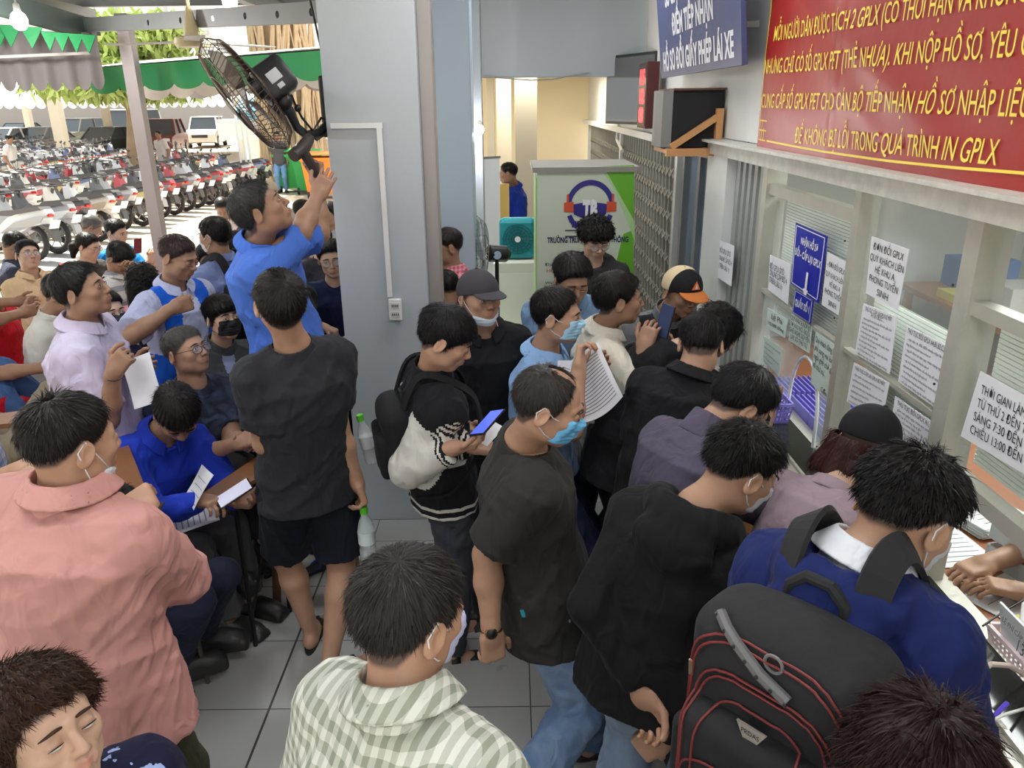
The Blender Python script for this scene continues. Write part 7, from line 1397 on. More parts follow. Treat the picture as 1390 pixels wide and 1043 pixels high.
def vest_paint(P, I, V):
    q = P-I['N']; x = q@I['r']; y = q@I['f']; z = q@I['u']; m = np.zeros(len(P), int); m[(np.abs(x) < .155) & ~((np.abs(x) < .055-z*.12) & (y > .0))] = 1
    for sd in (1, -1): t, d = segt(P, I['S'][sd], I['E'][sd]); m[(t > .15) & (d < .10) & ((P-I['S'][sd])@(I['r']*sd) > -.02)] = 0
    m[(z < -.34) & (np.abs(x) < .24)] = 1
    return m
vest = person('attendant in pale uniform shirt and bright blue vest standing beside the seats', (242, 350), 4.18, yaw=104, pitch=20, by=120, nb=(236, 390, 4.25), q=1, st=1.02, w=1.06, tone=T2, gaze='down', age=1, hair=hair_near(n=2500, line='fade', top=.010, side=.004, col=(.05, .03, .03)), top=shirt(srgb(178, 184, 216), collar='shirt', e=.028, sl=.85, sr=.078, paint=vest_paint, mats=[cloth(srgb(24, 92, 206))]), bot=BT(NAVY), shoe='shoe', ra=dict(w=(236, 418, 3.92), to=.2, th=(60, 50), curl=(70, 75, 50), n=(-.3, -.5, 0), d=(-.8, .5, 0), p=(1, -.3, -.6)), la=dict(l=(-.2, .1, -.5)), seed=49)
packman = person('man in grey-blue shirt with white mask and black backpack facing left', (292, 322), 4.9, yaw=-72, pitch=6, by=-62, q=2, st=1.0, w=.98, tone=T2, hair=hair_near(n=2500, top=.018, side=.010), mask=dict(col=srgb(215, 215, 215)), top=shirt(srgb(120, 134, 178), sleeve='long', collar='shirt', e=.03), bot=BT(NAVY), shoe='shoe', seed=51)
fixer = person('man in blue shirt standing on a stool, reaching up to the wall fan', (356, 287), 3.28, yaw=80, pitch=-30, by=82, nb=(352, 334, 3.36), pv=(392, 462, 3.44), q=1, st=1.02, w=1.12, tone=T2, age=1, hair=hair_near(n=5000, line='short', top=.020, side=.012, col=(.05, .048, .047)), top=shirt(srgb(72, 112, 200), collar='shirt', e=.028, hem=.12, sl=.85, sr=.075, fa=.009), bot=BT(srgb(34, 36, 44)), shoe='shoe',
    ra=dict(e=(428, 296, 3.52), w=(448, 232, 3.80), curl=(20, 20, 15), d=(.0, .6, 1), n=(-1, 0, 0)), la=dict(e=(424, 320, 3.72), w=(432, 250, 3.86), curl=(60, 60, 40), n=(.3, -.6, .2), d=(-.2, .1, 1)), rl=dict(a=(.12, .02, -.84)), ll=dict(a=(-.12, .02, -.84)), seed=53)
person('smiling man with thin glasses in navy shirt leaning out beside the pillar', (450, 352), 4.9, yaw=168, pitch=6, roll=6, by=170, q=1, st=.98, w=.98, tone=T3, hair=hair_near(n=3000, line='short', top=.018, side=.008), glasses=dict(col=(.3, .25, .2)), top=shirt(srgb(24, 34, 70), sleeve='long', collar='crew', e=.03), bot=BT(BLACK), shoe='shoe', ra=dict(l=(.12, .3, -.4)), la=dict(l=(-.12, .3, -.4)), pv=(462, 492, 4.98), nb=(455, 386, 4.98), seed=55)
bs = person('person in black top behind the blue-shirted man, forearm with a wristband', (388, 372), 4.45, yaw=120, pitch=25, by=100, nb=(396, 398, 4.5), q=2, st=.95, w=.98, tone=T3, hair=HR_(top=.015), top=shirt(BLACK, collar='crew', sleeve='3/4', e=.03), bot=BT(BLACK), shoe='shoe', ra=dict(l=(.1, .3, -.3)), la=dict(w=(440, 445, 4.8), curl=(45, 45, 30), n=(0, 0, -1)), face=False, seed=57)
band(bs, -1, 'wristband', BLK, .030, .006, .02)
# seated crowd on the left
def sit(label, hc, Y, yaw, pitch, col, by=None, q=2, bc=CHAR, **k):
    k.setdefault('w', 1.); k.setdefault('hair', HR_('short', 1200 if q < 3 else 0, top=.016, side=.008, wd=.0015)); tk = k.pop('tk', {}); k.setdefault('ra', dict(l=(.12, .28, -.34), curl=(40, 40, 30))); k.setdefault('la', dict(l=(-.10, .3, -.34), curl=(40, 40, 30)))
    tp = dict(collar='crew', e=.026, hem=.04); tp.update(tk); return person(label, hc, Y, yaw=yaw, pitch=pitch, by=yaw if by is None else by, seat=True, q=q, top=shirt(col, **tp), bot=BT(bc), shoe='shoe', **k)
sit('man in tan polo with flat dark hair and glasses seated, head tilted', (38, 347), 6.1, 128, -14, srgb(212, 184, 146), by=118, tone=T3, glasses=dict(col=(.2, .2, .2)), tk=dict(collar='polo'), w=1.1, roll=-8, seed=61, ra=dict(l=(.05, .32, -.2)))
sit('man in dark blue shirt bending forward at the far left edge', (20, 334), 6.9, 60, 40, srgb(52, 58, 76), tone=T2, seed=62)
sit('man in pale grey polo with striped chest resting his forehead on his hand', (162, 352), 5.55, 106, 46, srgb(206, 202, 200), by=112, tone=T2, tk=dict(collar='polo', kind='stripe', d1=(0, 0, 1), col2=srgb(150, 150, 156), freq=9), la=dict(w=(186, 372, 5.35), d=(0, -.4, 1), curl=(40, 50, 30), p=(.5, .3, -1)), bc=srgb(96, 104, 124), gaze='down', seed=63)
sit('woman with dark ponytail and glasses in charcoal top seated', (120, 335), 6.9, 100, 16, srgb(62, 60, 56), tone=T3, hair=HR_('short', 1500, top=.014, side=.012, tail=[((0, -.09, -.01), (0, -.14, -.05), .035, .045), ((0, -.14, -.05), (.0, -.145, -.14), .045, .02)], wd=.0015), glasses=dict(col=(.3, .1, .1)), seed=64)
sit('man in bright blue polo holding a phone, mask lowered, beyond the ponytail woman', (158, 316), 7.3, 104, 14, srgb(24, 128, 206), tone=T3, mask=dict(col=srgb(220, 220, 220), down=.05), ra=dict(l=(.02, .36, -.10), d=(0, .3, 1), p=(.3, -.1, -1)), la=dict(l=(-.02, .38, -.12), d=(0, .3, 1), p=(.3, -.1, -1)), seed=65)
sit('grey-haired man in white shirt bending over, near the motorbike wheels', (124, 309), 8.0, 60, 35, srgb(216, 218, 208), q=3, tone=T2, hair=HR_(top=.014, col=(.14, .13, .12)), seed=66)
sit('person in red shirt with folded arms at the left edge, khaki trousers', (-26, 388), 4.9, 80, 5, srgb(196, 24, 40), nb=(-8, 425, 4.95), tone=T2, ra=dict(w=(30, 425, 4.8)), la=dict(w=(24, 410, 4.95)), bc=srgb(112, 96, 62), q=2, seed=67)
sit('man in white long-sleeved shirt hidden behind the lavender-shirted man', (84, 400), 4.5, 80, 20, srgb(214, 212, 204), nb=(70, 432, 4.5), tk=dict(sleeve='long', e=.04), tone=T2, seed=68, ra=dict(l=(.12, .1, -.5)))
sit('person in dark top with black mask and glasses seated behind a raised hand', (146, 424), 4.2, 120, 0, srgb(40, 44, 60), tone=T3, mask=dict(col=(.03, .035, .05)), glasses={}, seed=69)
sit('woman with long black hair in pink top seated behind the vest attendant', (196, 384), 4.85, 20, 5, srgb(214, 140, 150), tone=T3, face=False, hair=HR_('bob', 1500, top=.016, side=.016, tail=[((0, -.09, -.02), (.0, -.10, -.22), .05, .035)], wd=.0015), tk=dict(e=.02), seed=70)
sit('person in beige top between the vest attendant and the backpack wearer', (284, 354), 5.5, 150, 10, srgb(206, 192, 170), tone=T2, seed=71)
sit('person with black fringe looking down, right of the backpack', (322, 338), 5.7, 150, 38, srgb(70, 70, 80), tone=T3, gaze='down', seed=72)
sit('person in grey cap and grey-purple top seated behind the backpack', (336, 326), 6.3, 150, 25, srgb(126, 112, 122), tone=T3, cap=dict(col=srgb(70, 72, 76)), hair=HR_('fade', 0, top=.005), seed=73)
sit('man in white shirt reading, seated alone in the sunlit yard', (302, 283), 9.2, 160, 30, srgb(222, 212, 214), q=3, tone=T2, seed=74)
sit('man with pale cap smiling, seated in the yard behind the fan repairer', (366, 262), 8.4, 182, 2, srgb(190, 184, 176), q=2, tone=T3, cap=dict(col=srgb(190, 180, 160)), hair=HR_('fade', 0, top=.005), seed=75)
sit('person with dark hair behind the raised arm of the repairer', (412, 288), 8.0, 60, 10, srgb(120, 116, 130), q=3, tone=T2, seed=76)
sit('person with black mask seated behind the smiling man', (437, 328), 6.0, 150, 8, srgb(40, 40, 48), q=2, tone=T3, mask=dict(col=(.02, .02, .02)), hair=HR_('short', 800, top=.012), seed=77)
sit('person in checked shirt at the pillar edge beyond the smiling man', (446, 292), 7.4, 200, 8, srgb(160, 158, 166), q=3, tone=T2, seed=78)
sit('seated person in jeans at the left edge, shown by knees and dark shoes', (-62, 440), 4.25, 84, 5, srgb(170, 40, 50), nb=(-58, 478, 4.2), pv=(-55, 540, 4.2), tone=T2, bc=srgb(66, 92, 138), ra=dict(w=(0, 470, 4.0)), rl=dict(k=(36, 478, 4.15), a=(50, 538, 4.2), f=95), ll=dict(k=(20, 500, 3.95), a=(20, 560, 4.0), f=95), seed=79)
sit('seated person in khaki trousers stretching a bare ankle, left edge', (-100, 500), 3.4, 84, 5, srgb(120, 110, 100), nb=(-95, 545, 3.35), pv=(-90, 600, 3.3), tone=T3, bc=srgb(126, 116, 96), rl=dict(k=(5, 548, 3.35), a=(64, 546, 3.5), f=90), ll=dict(k=(-5, 570, 3.2), a=(20, 590, 3.4), f=90), seed=80)
clip = sit('person in pale checked shirt at the left edge writing on a clipboard', (-70, 590), 2.45, 84, 30, srgb(178, 186, 206), nb=(-70, 625, 2.4), tone=T1, tk=dict(e=.028, sl=.9, kind='plaid', d1=(1, 0, 0), d2=(0, 0, 1), col2=srgb(120, 130, 160), freq=30), ra=dict(w=(12, 662, 2.2), curl=(60, 60, 40), n=(0, 0, -1)), la=dict(w=(22, 640, 2.35), curl=(20, 25, 20), n=(0, 0, 1)), q=1, face=False, seed=81)
sitnavy = sit('person in navy trousers and black shoes seated behind the pink-shirted man', (158, 705), 2.4, 100, 35, srgb(60, 62, 74), nb=(135, 735, 2.42), pv=(150, 850, 2.55), tone=T2, bc=srgb(36, 40, 60), q=2, face=False, la=dict(l=(-.05, .1, -.25)), ra=dict(l=(.05, .1, -.25)), ll=dict(k=(318, 775, 2.76), a=(268, 866, 2.87), f=80), rl=dict(k=(290, 806, 2.6), a=(236, 903, 2.69), f=60), seed=82)
# standing, others
person('man in pink-red checked shirt behind the grey post, face turned left', (606, 336), 4.95, yaw=-110, pitch=5, by=-120, q=2, st=1.02, tone=T2, hair=HR_('fade', 1500, top=.012, side=.004, col=(.03, .02, .02)), top=shirt(srgb(196, 84, 104), collar='shirt', kind='plaid', d1=(1, 0, 0), d2=(0, 0, 1), col2=srgb(214, 150, 160), freq=40), bot=BT(NAVY), shoe='shoe', seed=91)
person('man with cropped hair and yellow-edged black collar between post and grey cap', (606, 392), 4.7, yaw=-20, pitch=15, by=-10, q=2, st=.9, tone=T2, face=False, hair=HR_('fade', 1500, top=.010, side=.005), top=shirt(BLACK, collar='polo', cmat=cloth(srgb(180, 160, 90))), bot=BT(NAVY), shoe='shoe', seed=92)
person('man in royal blue polo standing at the reception table in the corridor', (690, 236), 8.9, yaw=-80, pitch=8, by=-75, nb=(697, 254, 9.0), q=2, st=1.02, w=1.05, tone=T2, hair=HR_('fade', 800, top=.012, side=.004), top=shirt(srgb(26, 56, 160), collar='polo', sl=.8), bot=BT(srgb(70, 90, 130)), shoe='shoe', ra=dict(l=(.1, .3, -.3)), la=dict(l=(-.1, .32, -.32)), seed=93)
def far(label, foot, hp, col, bc, yaw=180, **k):
    g = atz(foot[0], foot[1], 0); k.setdefault('hair', HR_(top=.014)); k.setdefault('tone', T2); return person(label, (0, 0), 0, pos=(g[0], g[1], 1.56), yaw=yaw, by=yaw, q=3, top=shirt(col, collar=None), bot=BT(bc), shoe='shoe', face=False, **k)
far('man in grey tee and jeans standing by the green bins', (384, 262), 0, srgb(90, 88, 90), srgb(120, 160, 205), yaw=170, pitch=10, seed=94)
far('person in blue top among the parked motorbikes beside the post', (206, 252), 0, srgb(40, 90, 205), srgb(60, 60, 80), yaw=120, pitch=20, seed=95)
far('man in pale shirt and cap among the motorbikes right of the post', (226, 254), 0, srgb(216, 206, 200), srgb(60, 60, 70), yaw=200, seed=96)
far('man in white tee bending over the motorbikes at the left', (30, 268), 0, srgb(220, 216, 210), srgb(150, 140, 140), yaw=90, pitch=20, seed=97)
clerk = person('clerk in grey shirt behind the near window, forearms over the papers', (0, 0), 0, pos=(1.97, 2.10, 1.30), yaw=-90, by=-90, pitch=30, seat=True, q=2, tone=T1, gaze='down', hair=HR_('short', 0, top=.015), top=shirt(srgb(128, 134, 156), collar='shirt', e=.03), bot=BT(BLACK), shoe='shoe', ra=dict(l=(.02, .50, -.20), n=(0, 0, -1), curl=(20, 25, 20)), la=dict(l=(-.10, .46, -.22), n=(0, 0, -1), curl=(20, 25, 20)), seed=98)
# ------------------------------------------------------------------ things carried and chairs
def backpack(I, label, col=(.02, .02, .022), s=1., trim=None, near=False, h=.008, tilt=0., strapw=1.):
    N, u, f, r = I['N'], I['u'], I['f'], I['r']; b = -f; org = I['org']; root = empty('backpack', (N[0], N[1], 0), 0, label, 'backpack'); O = V3(*root.location)
    up0 = .10 if trim else 0; c = N-u*(.30*s-up0)+b*(.10+.09*s); R = np.stack([r, b, u], 1); FAB = cloth(col, bump=.2, rough=.8)
    k = S(); k.box(c-u*.02, np.array([.155, .085, .225])*s, R, rr=.06*s, k=.02); k.ell(c+u*.13*s, np.array([.15, .085, .10])*s, R, k=.04); k.add(folds(5, 30, .004), (0, 0, 0), None, .001, 'd'); V, Q = k.mesh(h); link_mesh('main_compartment', V, Q, FAB, root, origin=O)
    k = S(); k.box(c-u*.09*s+b*.085*s, np.array([.125, .045, .145])*s, R, rr=.035*s, k=.02); k.add(folds(6, 40, .003), (0, 0, 0), None, .001, 'd'); V, Q = k.mesh(h); link_mesh('front_pocket', V, Q, FAB, root, origin=O)
    for sd in (1, -1):
        k = S(); k.box(c-u*.14*s+r*sd*.155*s, np.array([.025, .065, .09])*s, R, rr=.02*s); V, Q = k.mesh(h); link_mesh('side_pocket', V, Q, FAB, root, origin=O)
        S_ = I['S'][sd]; e = I['top_s'][0] if 'top_s' in I else .02; p0 = N-u*(.10-up0*.5)+b*(.125+e*.5)+r*sd*.07; p1 = N+(S_-N)*.52+u*(.070+e*.4+up0*.42)+b*.07; p2 = N+(S_-N)*.56+u*(.062+e*.4+up0*.42)+f*.02; p3 = N+(S_-N)*.62-u*.03+f*(.120+e*.4); p4 = N-u*.25+r*sd*.155+f*(.115+e*.3); p5 = N-u*.40+r*sd*(.185+e*.4)+b*.0; p6 = N-u*.44+r*sd*.14+b*.14
        P = [p0, p1, p2, p3, p4, p5, p6]; Q_ = []
        for i in range(len(P)-1):
            a0 = P[max(i-1, 0)]; a1 = P[i]; a2 = P[i+1]; a3 = P[min(i+2, len(P)-1)]
            for t in np.linspace(0, 1, 6, endpoint=False): Q_.append(.5*((2*a1)+(a2-a0)*t+(2*a0-5*a1+4*a2-a3)*t*t+(-a0+3*a1-3*a2+a3)*t**3))
        Q_.append(P[-1]); mb = MB(); V = []; ax0 = N-u*.2
        for i, p in enumerate(Q_):
            t = nrm(Q_[min(i+1, len(Q_)-1)]-Q_[max(i-1, 0)]); ctr = N-u*np.clip((N-p)@u, .0, .5); on = nrm((p-ctr)-t*np.dot(p-ctr, t)); w = np.cross(t, on); hw = (.027 if i < 22 else .012)*s*strapw; V += [p+w*hw, p+w*hw+on*.011, p-w*hw+on*.011, p-w*hw]
        n = len(Q_); mb.add(V, [(i*4+j, i*4+(j+1) % 4, i*4+4+(j+1) % 4, i*4+4+j) for i in range(n-1) for j in range(4)]+[(0, 1, 2, 3), tuple((n-1)*4+j for j in (3, 2, 1, 0))]); mb.build('shoulder_strap', FAB, root, smooth=False, origin=O)
    mb = MB(); mb.tube([c+u*.215*s-b*.05*s+r*x*.05*s+u*z*s for x, z in ((-1, -.02), (-.9, .02), (-.4, .045), (.4, .045), (.9, .02), (1, -.02))], .010*s, 8); mb.build('top_handle', FAB, root, smooth=True, origin=O)
    if trim:
        TR = mat('red_piping', trim, .6)
        kk = S(); kk.box(c-u*.02, np.array([.155, .085, .225])*s, R, rr=.06*s, k=.02); kk.ell(c+u*.13*s, np.array([.15, .085, .10])*s, R, k=.04); kk.box(c-u*.09*s+b*.085*s, np.array([.125, .045, .145])*s, R, rr=.035*s, k=.02)
        def on(x, z, lift=.003):
            o_ = np.linspace(.26, -.05, 90); P_ = (c+r*x+u*z)[None]+b[None]*o_[:, None]; d_ = kk.ev(P_.astype(np.float32)); i_ = np.nonzero(d_ < .003)[0]; return P_[i_[0]]+b*lift if len(i_) else None
        def loop(cx, cz, w, hgt, a0=0, a1=360, n=40, nm='zip_piping', rad_=.0024, pw=.6):
            mb = MB(); pts = []
            for i in range(n+1):
                t = rad(a0+(a1-a0)*i/n); ct, st_ = math.cos(t), math.sin(t); p = on((cx+w*abs(ct)**pw*(1 if ct > 0 else -1))*s, (cz+hgt*abs(st_)**pw*(1 if st_ > 0 else -1))*s)
                if p is not None: pts.append(p)
            if len(pts) > 2: mb.tube(pts, rad_, 6); mb.build(nm, TR, root, smooth=True, origin=O)
        loop(0, .02, .143, .172, -25, 205); loop(0, .02, .134, .162, -20, 200); loop(0, -.02, .122, .155, -30, 210); loop(0, -.02, .113, .145, -30, 210); loop(0, -.03, .085, .115, -40, 220, nm='pocket_piping'); loop(0, -.12, .112, .10, -10, 190)
        ZP = mat('zip_metal', srgb(170, 150, 130), .3, .8)
        for x, z in ((-.125, -.02), (-.118, -.16), (.118, .02), (-.135, .10), (.128, -.14)):
            mb = MB(); pa, pb_ = on(x*s, z*s, .006), on(x*s, (z-.03)*s, .006)
            if pa is not None and pb_ is not None: barbox(mb, pa, pb_, .008, .004); mb.build('zip_pull', ZP, root, origin=O)
        mb = MB(); cc = on(0, .055*s, .001); mb.prism([(-.028, .022), (.028, .022), (0, -.03)], 2, 0, .005); V = mb.V[0]; mb.V[0] = cc+V[:, :1]*r+V[:, 1:2]*u+V[:, 2:3]*b; tr = mb.build('triangle_badge', mat('badge_metal', srgb(186, 180, 172), .3, .5), root, origin=O)
        mb = MB(); text_on(mb, 'PRDAS', cc+b*.0065+u*.010, -nrm(np.cross(u, b))*-1 if 0 else r*(1 if np.dot(np.cross(r, u), b) > 0 else -1), u, .014, width=.034); mb.build('lettering', INK, tr, origin=O)
        # perforated luggage strap clip on the upper panel
        mb = MB(); pts = [on((-.10+.024*i)*s, (.205-.010*i)*s, .008) for i in range(7)]; pts = [p for p in pts if p is not None]; mb.tube(pts, .011, 8); g_ = mb.build('grip_handle', mat('grip_grey', srgb(96, 96, 98), .5), root, smooth=True, origin=O)
        mb = MB(); [mb.sphere(p+b*.010, .004, 6) for p in pts]; mb.build('grip_holes', INK, g_, origin=O)
        mb = MB(); pe = on(.01*s, .185*s, .005); mb.tube([pe+(r*math.cos(t)+u*math.sin(t))*.016 for t in [i*math.pi/8 for i in range(16)]], .003, 6, closed=True); mb.build('earphone_port', mat('port_grey', srgb(110, 110, 112), .5), root, origin=O)
    return root
backpack(navyman, 'large black backpack with red piping worn by the man in royal blue', (.022, .022, .024), 1.12, srgb(120, 44, 44), True, .006)
backpack(packman, 'black backpack on the masked man in the grey-blue shirt', (.016, .016, .018), .95, h=.010)
bp = backpack(varsity, 'black backpack with a bottle worn by the man in the varsity jacket', (.012, .012, .013), .70, h=.008, strapw=.7)
def bottle(nm_loc, up, label, s=1., water=True):
    o = empty('water_bottle', nm_loc, 0, label, 'bottle'); up = nrm(up); a = nrm(np.cross(up, (0, 1, .1))); R = np.stack([a, np.cross(up, a), up], 1)
    mb = MB(); mb.lathe([(.022*s, 0), (.031*s, .006*s), (.031*s, .05*s), (.028*s, .06*s), (.031*s, .07*s), (.031*s, .13*s), (.024*s, .16*s), (.013*s, .185*s), (.012*s, .2*s)], n=18, R=R); mb.build('bottle_body', mat('bottle_clear', srgb(206, 214, 214), .08, alpha=.45), o, smooth=True)
    mb = MB(); mb.lathe([(.0315*s, .075*s), (.0315*s, .125*s)], n=18, R=R); mb.build('bottle_label', mat('bottle_label', srgb(214, 222, 226), .4), o); mb = MB(); mb.lathe([(.015*s, .195*s), (.015*s, .222*s)], n=14, R=R); mb.build('cap', mat('green_cap', srgb(92, 190, 50), .4), o); return o
bottle(at(501, 760, 2.84), (-.02, 0, 1), 'clear water bottle with green cap hanging from the hand of the man in shorts', 1.15)
bottle(at(507, 628, 2.96), (-.2, 0, 1), 'water bottle with green cap in the side pocket of the black backpack', 1.0)
bottle(at(464, 552, 4.2), (.0, 0, 1), 'water bottle with green cap standing left of the pillar', 1.2)
phone_at(at(662, 574, 2.56), (-.45, -.05, .9), (.55, .8, .2), 'phone with blue lit screen held by the man in the varsity jacket', mat('blue_screen', srgb(70, 90, 200), .1, emit=srgb(90, 110, 220), estr=.8))
paper_at(at(664, 588, 2.66), (-.1, -.5, .8), (.5, .5, .3), .07, .10, 'small white card under the phone of the varsity jacket man', .004, 0)
paper_at(at(802, 522, 2.94), (-.45, -.62, .6), (-.5, -.2, .75), .21, .27, 'printed white papers held by the man with glasses and mask', .03, 16)
paper_at(at(782, 532, 3.02), (-.2, -.9, .35), (-.1, -.3, .8), .16, .26, 'second white paper hanging behind the held papers', .02, 10)
paper_at(at(194, 517, 3.14), (-.15, -.9, .35), (-.35, 0, 1), .15, .21, 'folded white paper held by the man in lavender', .012, 0)
phone_at(at(318, 670, 2.82), (-.2, -.45, .9), (.8, .5, .25), 'phone with pale screen held by the seated man in bright blue', mat('pale_screen', srgb(190, 190, 210), .1, emit=srgb(190, 190, 210), estr=.5))
paper_at(at(245, 705, 2.92), (-.05, -.3, 1), (1, .5, .1), .21, .30, 'white forms in plastic on the lap of the man in bright blue', .01, 10)
paper_at(at(270, 662, 2.84), (-.5, -.6, .6), (.3, .2, .8), .12, .16, 'white folded sheet tucked against the bright blue shirt', .01, 4)
paper_at(at(40, 662, 2.25), (-.2, -.5, 1), (.7, .7, .1), .16, .24, 'brown clipboard held by the writing person at the left edge', .002, 0, mat('clipboard_brown', srgb(120, 84, 50), .5), 'clipboard', 'clipboard')
mb = MB(); mb.tube([at(208, 703, 1.95), at(222, 682, 1.98)], .0045, 6); tag(mb.build('ballpoint_pen', BLK), 'dark pen in the hand beside the pink sleeve', 'pen')
mb = MB(); mb.tube([at(22, 672, 2.12), at(44, 648, 2.2)], .004, 6); tag(mb.build('ballpoint_pen', BLK), 'dark pen above the brown clipboard', 'pen')
phone_at(at(187, 334, 6.95), (-.6, .5, .3), (0, 0, 1), 'dark red phone held up by the man in the bright blue polo', case=mat('maroon_phone', srgb(110, 30, 40), .3))
# dark handle piece held up under the fan
mb = MB(); mb.tube([at(398, 212, 3.75), at(412, 200, 3.82), at(420, 188, 3.9)], [.03, .034, .025], 10); mb.tube([at(411, 205, 3.8), at(432, 240, 3.86)], [.026, .022], 8); tag(mb.build('fan_bracket_cover', mat('dark_brown_plastic', srgb(58, 48, 44), .5), smooth=True), 'dark loose bracket cover held up under the wall fan', 'bracket')
# chairs
def chair():
    o = empty('chair', (0, 0, 0)); mb = MB()
    for j in range(9):
        for i in range(9): pass
    def shell(fn, nm, n=10):
        V = [fn(i/n, j/n) for j in range(n+1) for i in range(n+1)]; Fs = [(j*(n+1)+i, j*(n+1)+i+1, (j+1)*(n+1)+i+1, (j+1)*(n+1)+i) for j in range(n) for i in range(n)]; q = link_mesh(nm, V, Fs, RED_P, o); md = q.modifiers.new('s', 'SOLIDIFY'); md.thickness = .012; md.offset = 0; return q
    shell(lambda u, v: ((u-.5)*.44*(1-.12*abs(2*v-1)**3), -.20+v*.42-.0, .45-.03*math.sin(math.pi*u)*math.sin(math.pi*v)+.02*(abs(2*u-1)**4)-.02*v*v), 'seat')
    shell(lambda u, v: ((u-.5)*(.46-.10*v*v), -.22-.10*v+.05*(2*u-1)**2-.01, .52+v*.34-.05*(abs(2*u-1)**3)*v), 'backrest')
    ST_ = mat('chair_frame', srgb(96, 92, 90), .35, .7)
    for sx in (-1, 1):
        mb = MB(); mb.tube([(sx*.20, -.24, .72), (sx*.205, -.22, .45), (sx*.21, -.27, 0)], .011, 7); mb.build('leg', ST_, o); mb = MB(); mb.tube([(sx*.20, -.2, .435), (sx*.20, .19, .43), (sx*.21, .21, 0)], .011, 7); mb.build('leg', ST_, o)
    return o
proto = None; ch_i = 0
seated = [(l, I) for l, I in PEOPLE if I['seat'] and 'clerk' not in l]
for l, I in seated:
    o = chair() if proto is None else copy_tree(proto); proto = proto or o; P = I['P']; bf = I['bf']; o.location = (P[0]+bf[0]*.02, P[1]+bf[1]*.02, max(-.02, P[2]-.57)*0); o.rotation_euler = (0, 0, -math.atan2(bf[0], bf[1])); o.scale = (1, 1, 1)
    wl_ = l.split(',')[0].split()[:11]
    while wl_[-1] in ('to', 'the', 'and', 'with', 'a', 'his', 'at', 'of', 'in', 'behind', 'near', 'up'): wl_.pop()
    tag(o, 'red plastic chair under the '+' '.join(wl_), 'chair', 'red plastic chairs of the waiting rows')
def freechair(px, py, Y, rz, label, z=.5):
    o = copy_tree(proto); a = at(px, py, Y); o.location = (a[0], Y, 0); o.rotation_euler = (0, 0, rad(rz)); tag(o, label, 'chair', 'red plastic chairs of the waiting rows')
freechair(58, 480, 3.9, -95, 'empty red plastic chair behind the lavender-shirted man, seat towards the aisle'); freechair(35, 520, 3.4, -90, 'empty red plastic chair in front of the jeans wearer at the left')
freechair(195, 345, 6.4, -120, 'empty red plastic chair left of the vest attendant'); freechair(265, 350, 5.2, 170, 'empty red plastic chair right of the vest attendant, tilted back'); freechair(262, 368, 5.9, -150, 'empty red plastic chair beyond the vest attendant'); freechair(215, 470, 4.2, -100, 'empty red plastic chair between the lavender shirt and the tie-dye tee')
fp = fixer['P']; o = empty('wooden_stool', (fp[0]+.01, fp[1], 0), 0, 'brown wooden stool the fan repairer stands on', 'stool'); BW_ = mat('stool_wood', srgb(110, 76, 48), .5, var=.1); mb = MB(); mb.box((0, 0, .435), (.36, .34, .03), bev=.006); mb.build('seat', BW_, o)
for sx in (-1, 1):
    for sy in (-1, 1): mb = MB(); barbox(mb, (sx*.14, sy*.13, .42), (sx*.17, sy*.16, 0), .03, .03); mb.build('leg', BW_, o)
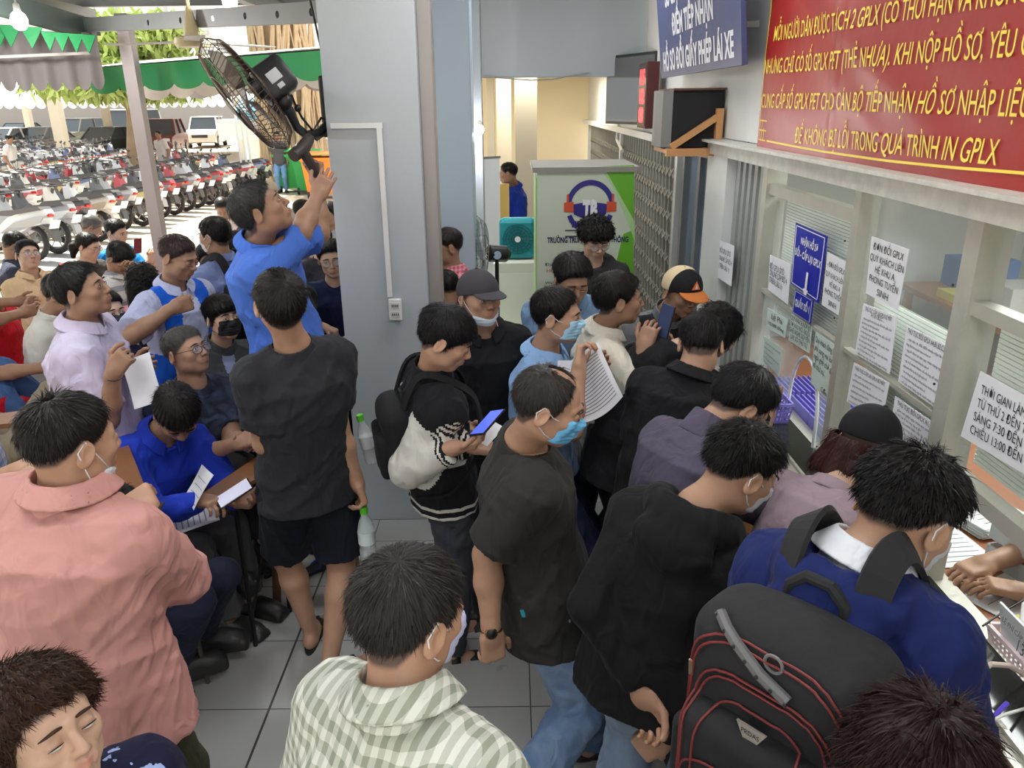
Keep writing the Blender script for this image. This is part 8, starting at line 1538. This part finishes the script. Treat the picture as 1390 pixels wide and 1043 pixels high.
def tablet(px, py, Y, rz, label, seat=True):
    a = at(px, py, Y); o = empty('folding_tablet_chair', (a[0], a[1], 0), rad(rz), label, 'chair'); z = a[2]; mb = MB(); out = [(-.26, -.06), (.18, -.075), (.25, -.05), (.27, 0), (.25, .05), (.18, .075), (-.26, .06)]; mb.prism(out, 2, z-.01, z+.01); mb.build('writing_tablet', mat('tablet_wood', srgb(128, 84, 52), .4, var=.15), o)
    mb = MB()
    for x in (-.15, .12): mb.tube([(x, 0, z-.01), (x, 0, 0)], .011, 7)
    mb.tube([(-.15, 0, .15), (.12, 0, z-.15)], .008, 6); mb.build('frame', DARK, o); mb = MB(); 
    if not seat: return o
    mb.box((-.1, -.25, .43), (.4, .4, .02), bev=.008); mb.box((-.28, -.25, .68), (.03, .4, .3), bev=.01); mb.build('seat', RED_P, o); return o
tablet(15, 570, 2.9, 20, 'wooden writing tablet of a folding chair at the left edge'); tablet(160, 640, 2.75, -60, 'brown folding chair arm beside the bright blue shirt', False); tablet(345, 640, 3.1, 70, 'brown wooden chair tablet between the tie-dye tee and the man in shorts', False)
mb = MB(); mb.tube([atz(182, 445, 1.0)*0+at(181, 440, 3.9), at(205, 500, 3.9), at(212, 530, 3.9)], .011, 7); tag(mb.build('umbrella', DARK), 'black closed umbrella rod leaning between the seats', 'umbrella')
# sandals left on the floor, dark shoes
def flip(px, py, rz, label, m):
    g = atz(px, py, 0); o = empty('flip_flop', g, rad(rz), label, 'sandal'); out = [(.045*math.sin(t)*(1 if math.cos(t) > 0 else .8), .135*math.cos(t)) for t in [i*math.pi/10 for i in range(20)]]; mb = MB(); mb.prism(out, 2, 0.002, .02); mb.build('sole', mat('flip_dark', (.02, .022, .035), .6), o); mb = MB(); mb.tube([(-.035, -.02, .02), (-.02, .03, .05), (0, .075, .025), (.02, .03, .05), (.035, -.02, .02)], .006, 6); mb.build('strap', m, o)
flip(432, 772, -40, 'dark flip-flop with blue strap on the floor behind the bare legs', mat('strap_blue', srgb(50, 80, 190), .4)); flip(378, 768, -15, 'black slipper on the floor left of the bare legs', BLK)
# ------------------------------------------------------------------ camera
cd = bpy.data.cameras.new('camera'); cd.sensor_width = 36; cd.lens = 36*F/1390; cd.clip_start = .05; cd.clip_end = 300
cam = bpy.data.objects.new('camera', cd); C.objects.link(cam)
cam.matrix_world = Matrix(((RT[0], UP[0], -FW[0], 0), (RT[1], UP[1], -FW[1], 0), (RT[2], UP[2], -FW[2], H), (0, 0, 0, 1)))
sc = bpy.context.scene; sc.camera = cam
sc.view_settings.view_transform = 'Standard'; sc.view_settings.look = 'None'; sc.view_settings.gamma = 1; sc.view_settings.use_curve_mapping = False; sc.view_settings.exposure = -.06
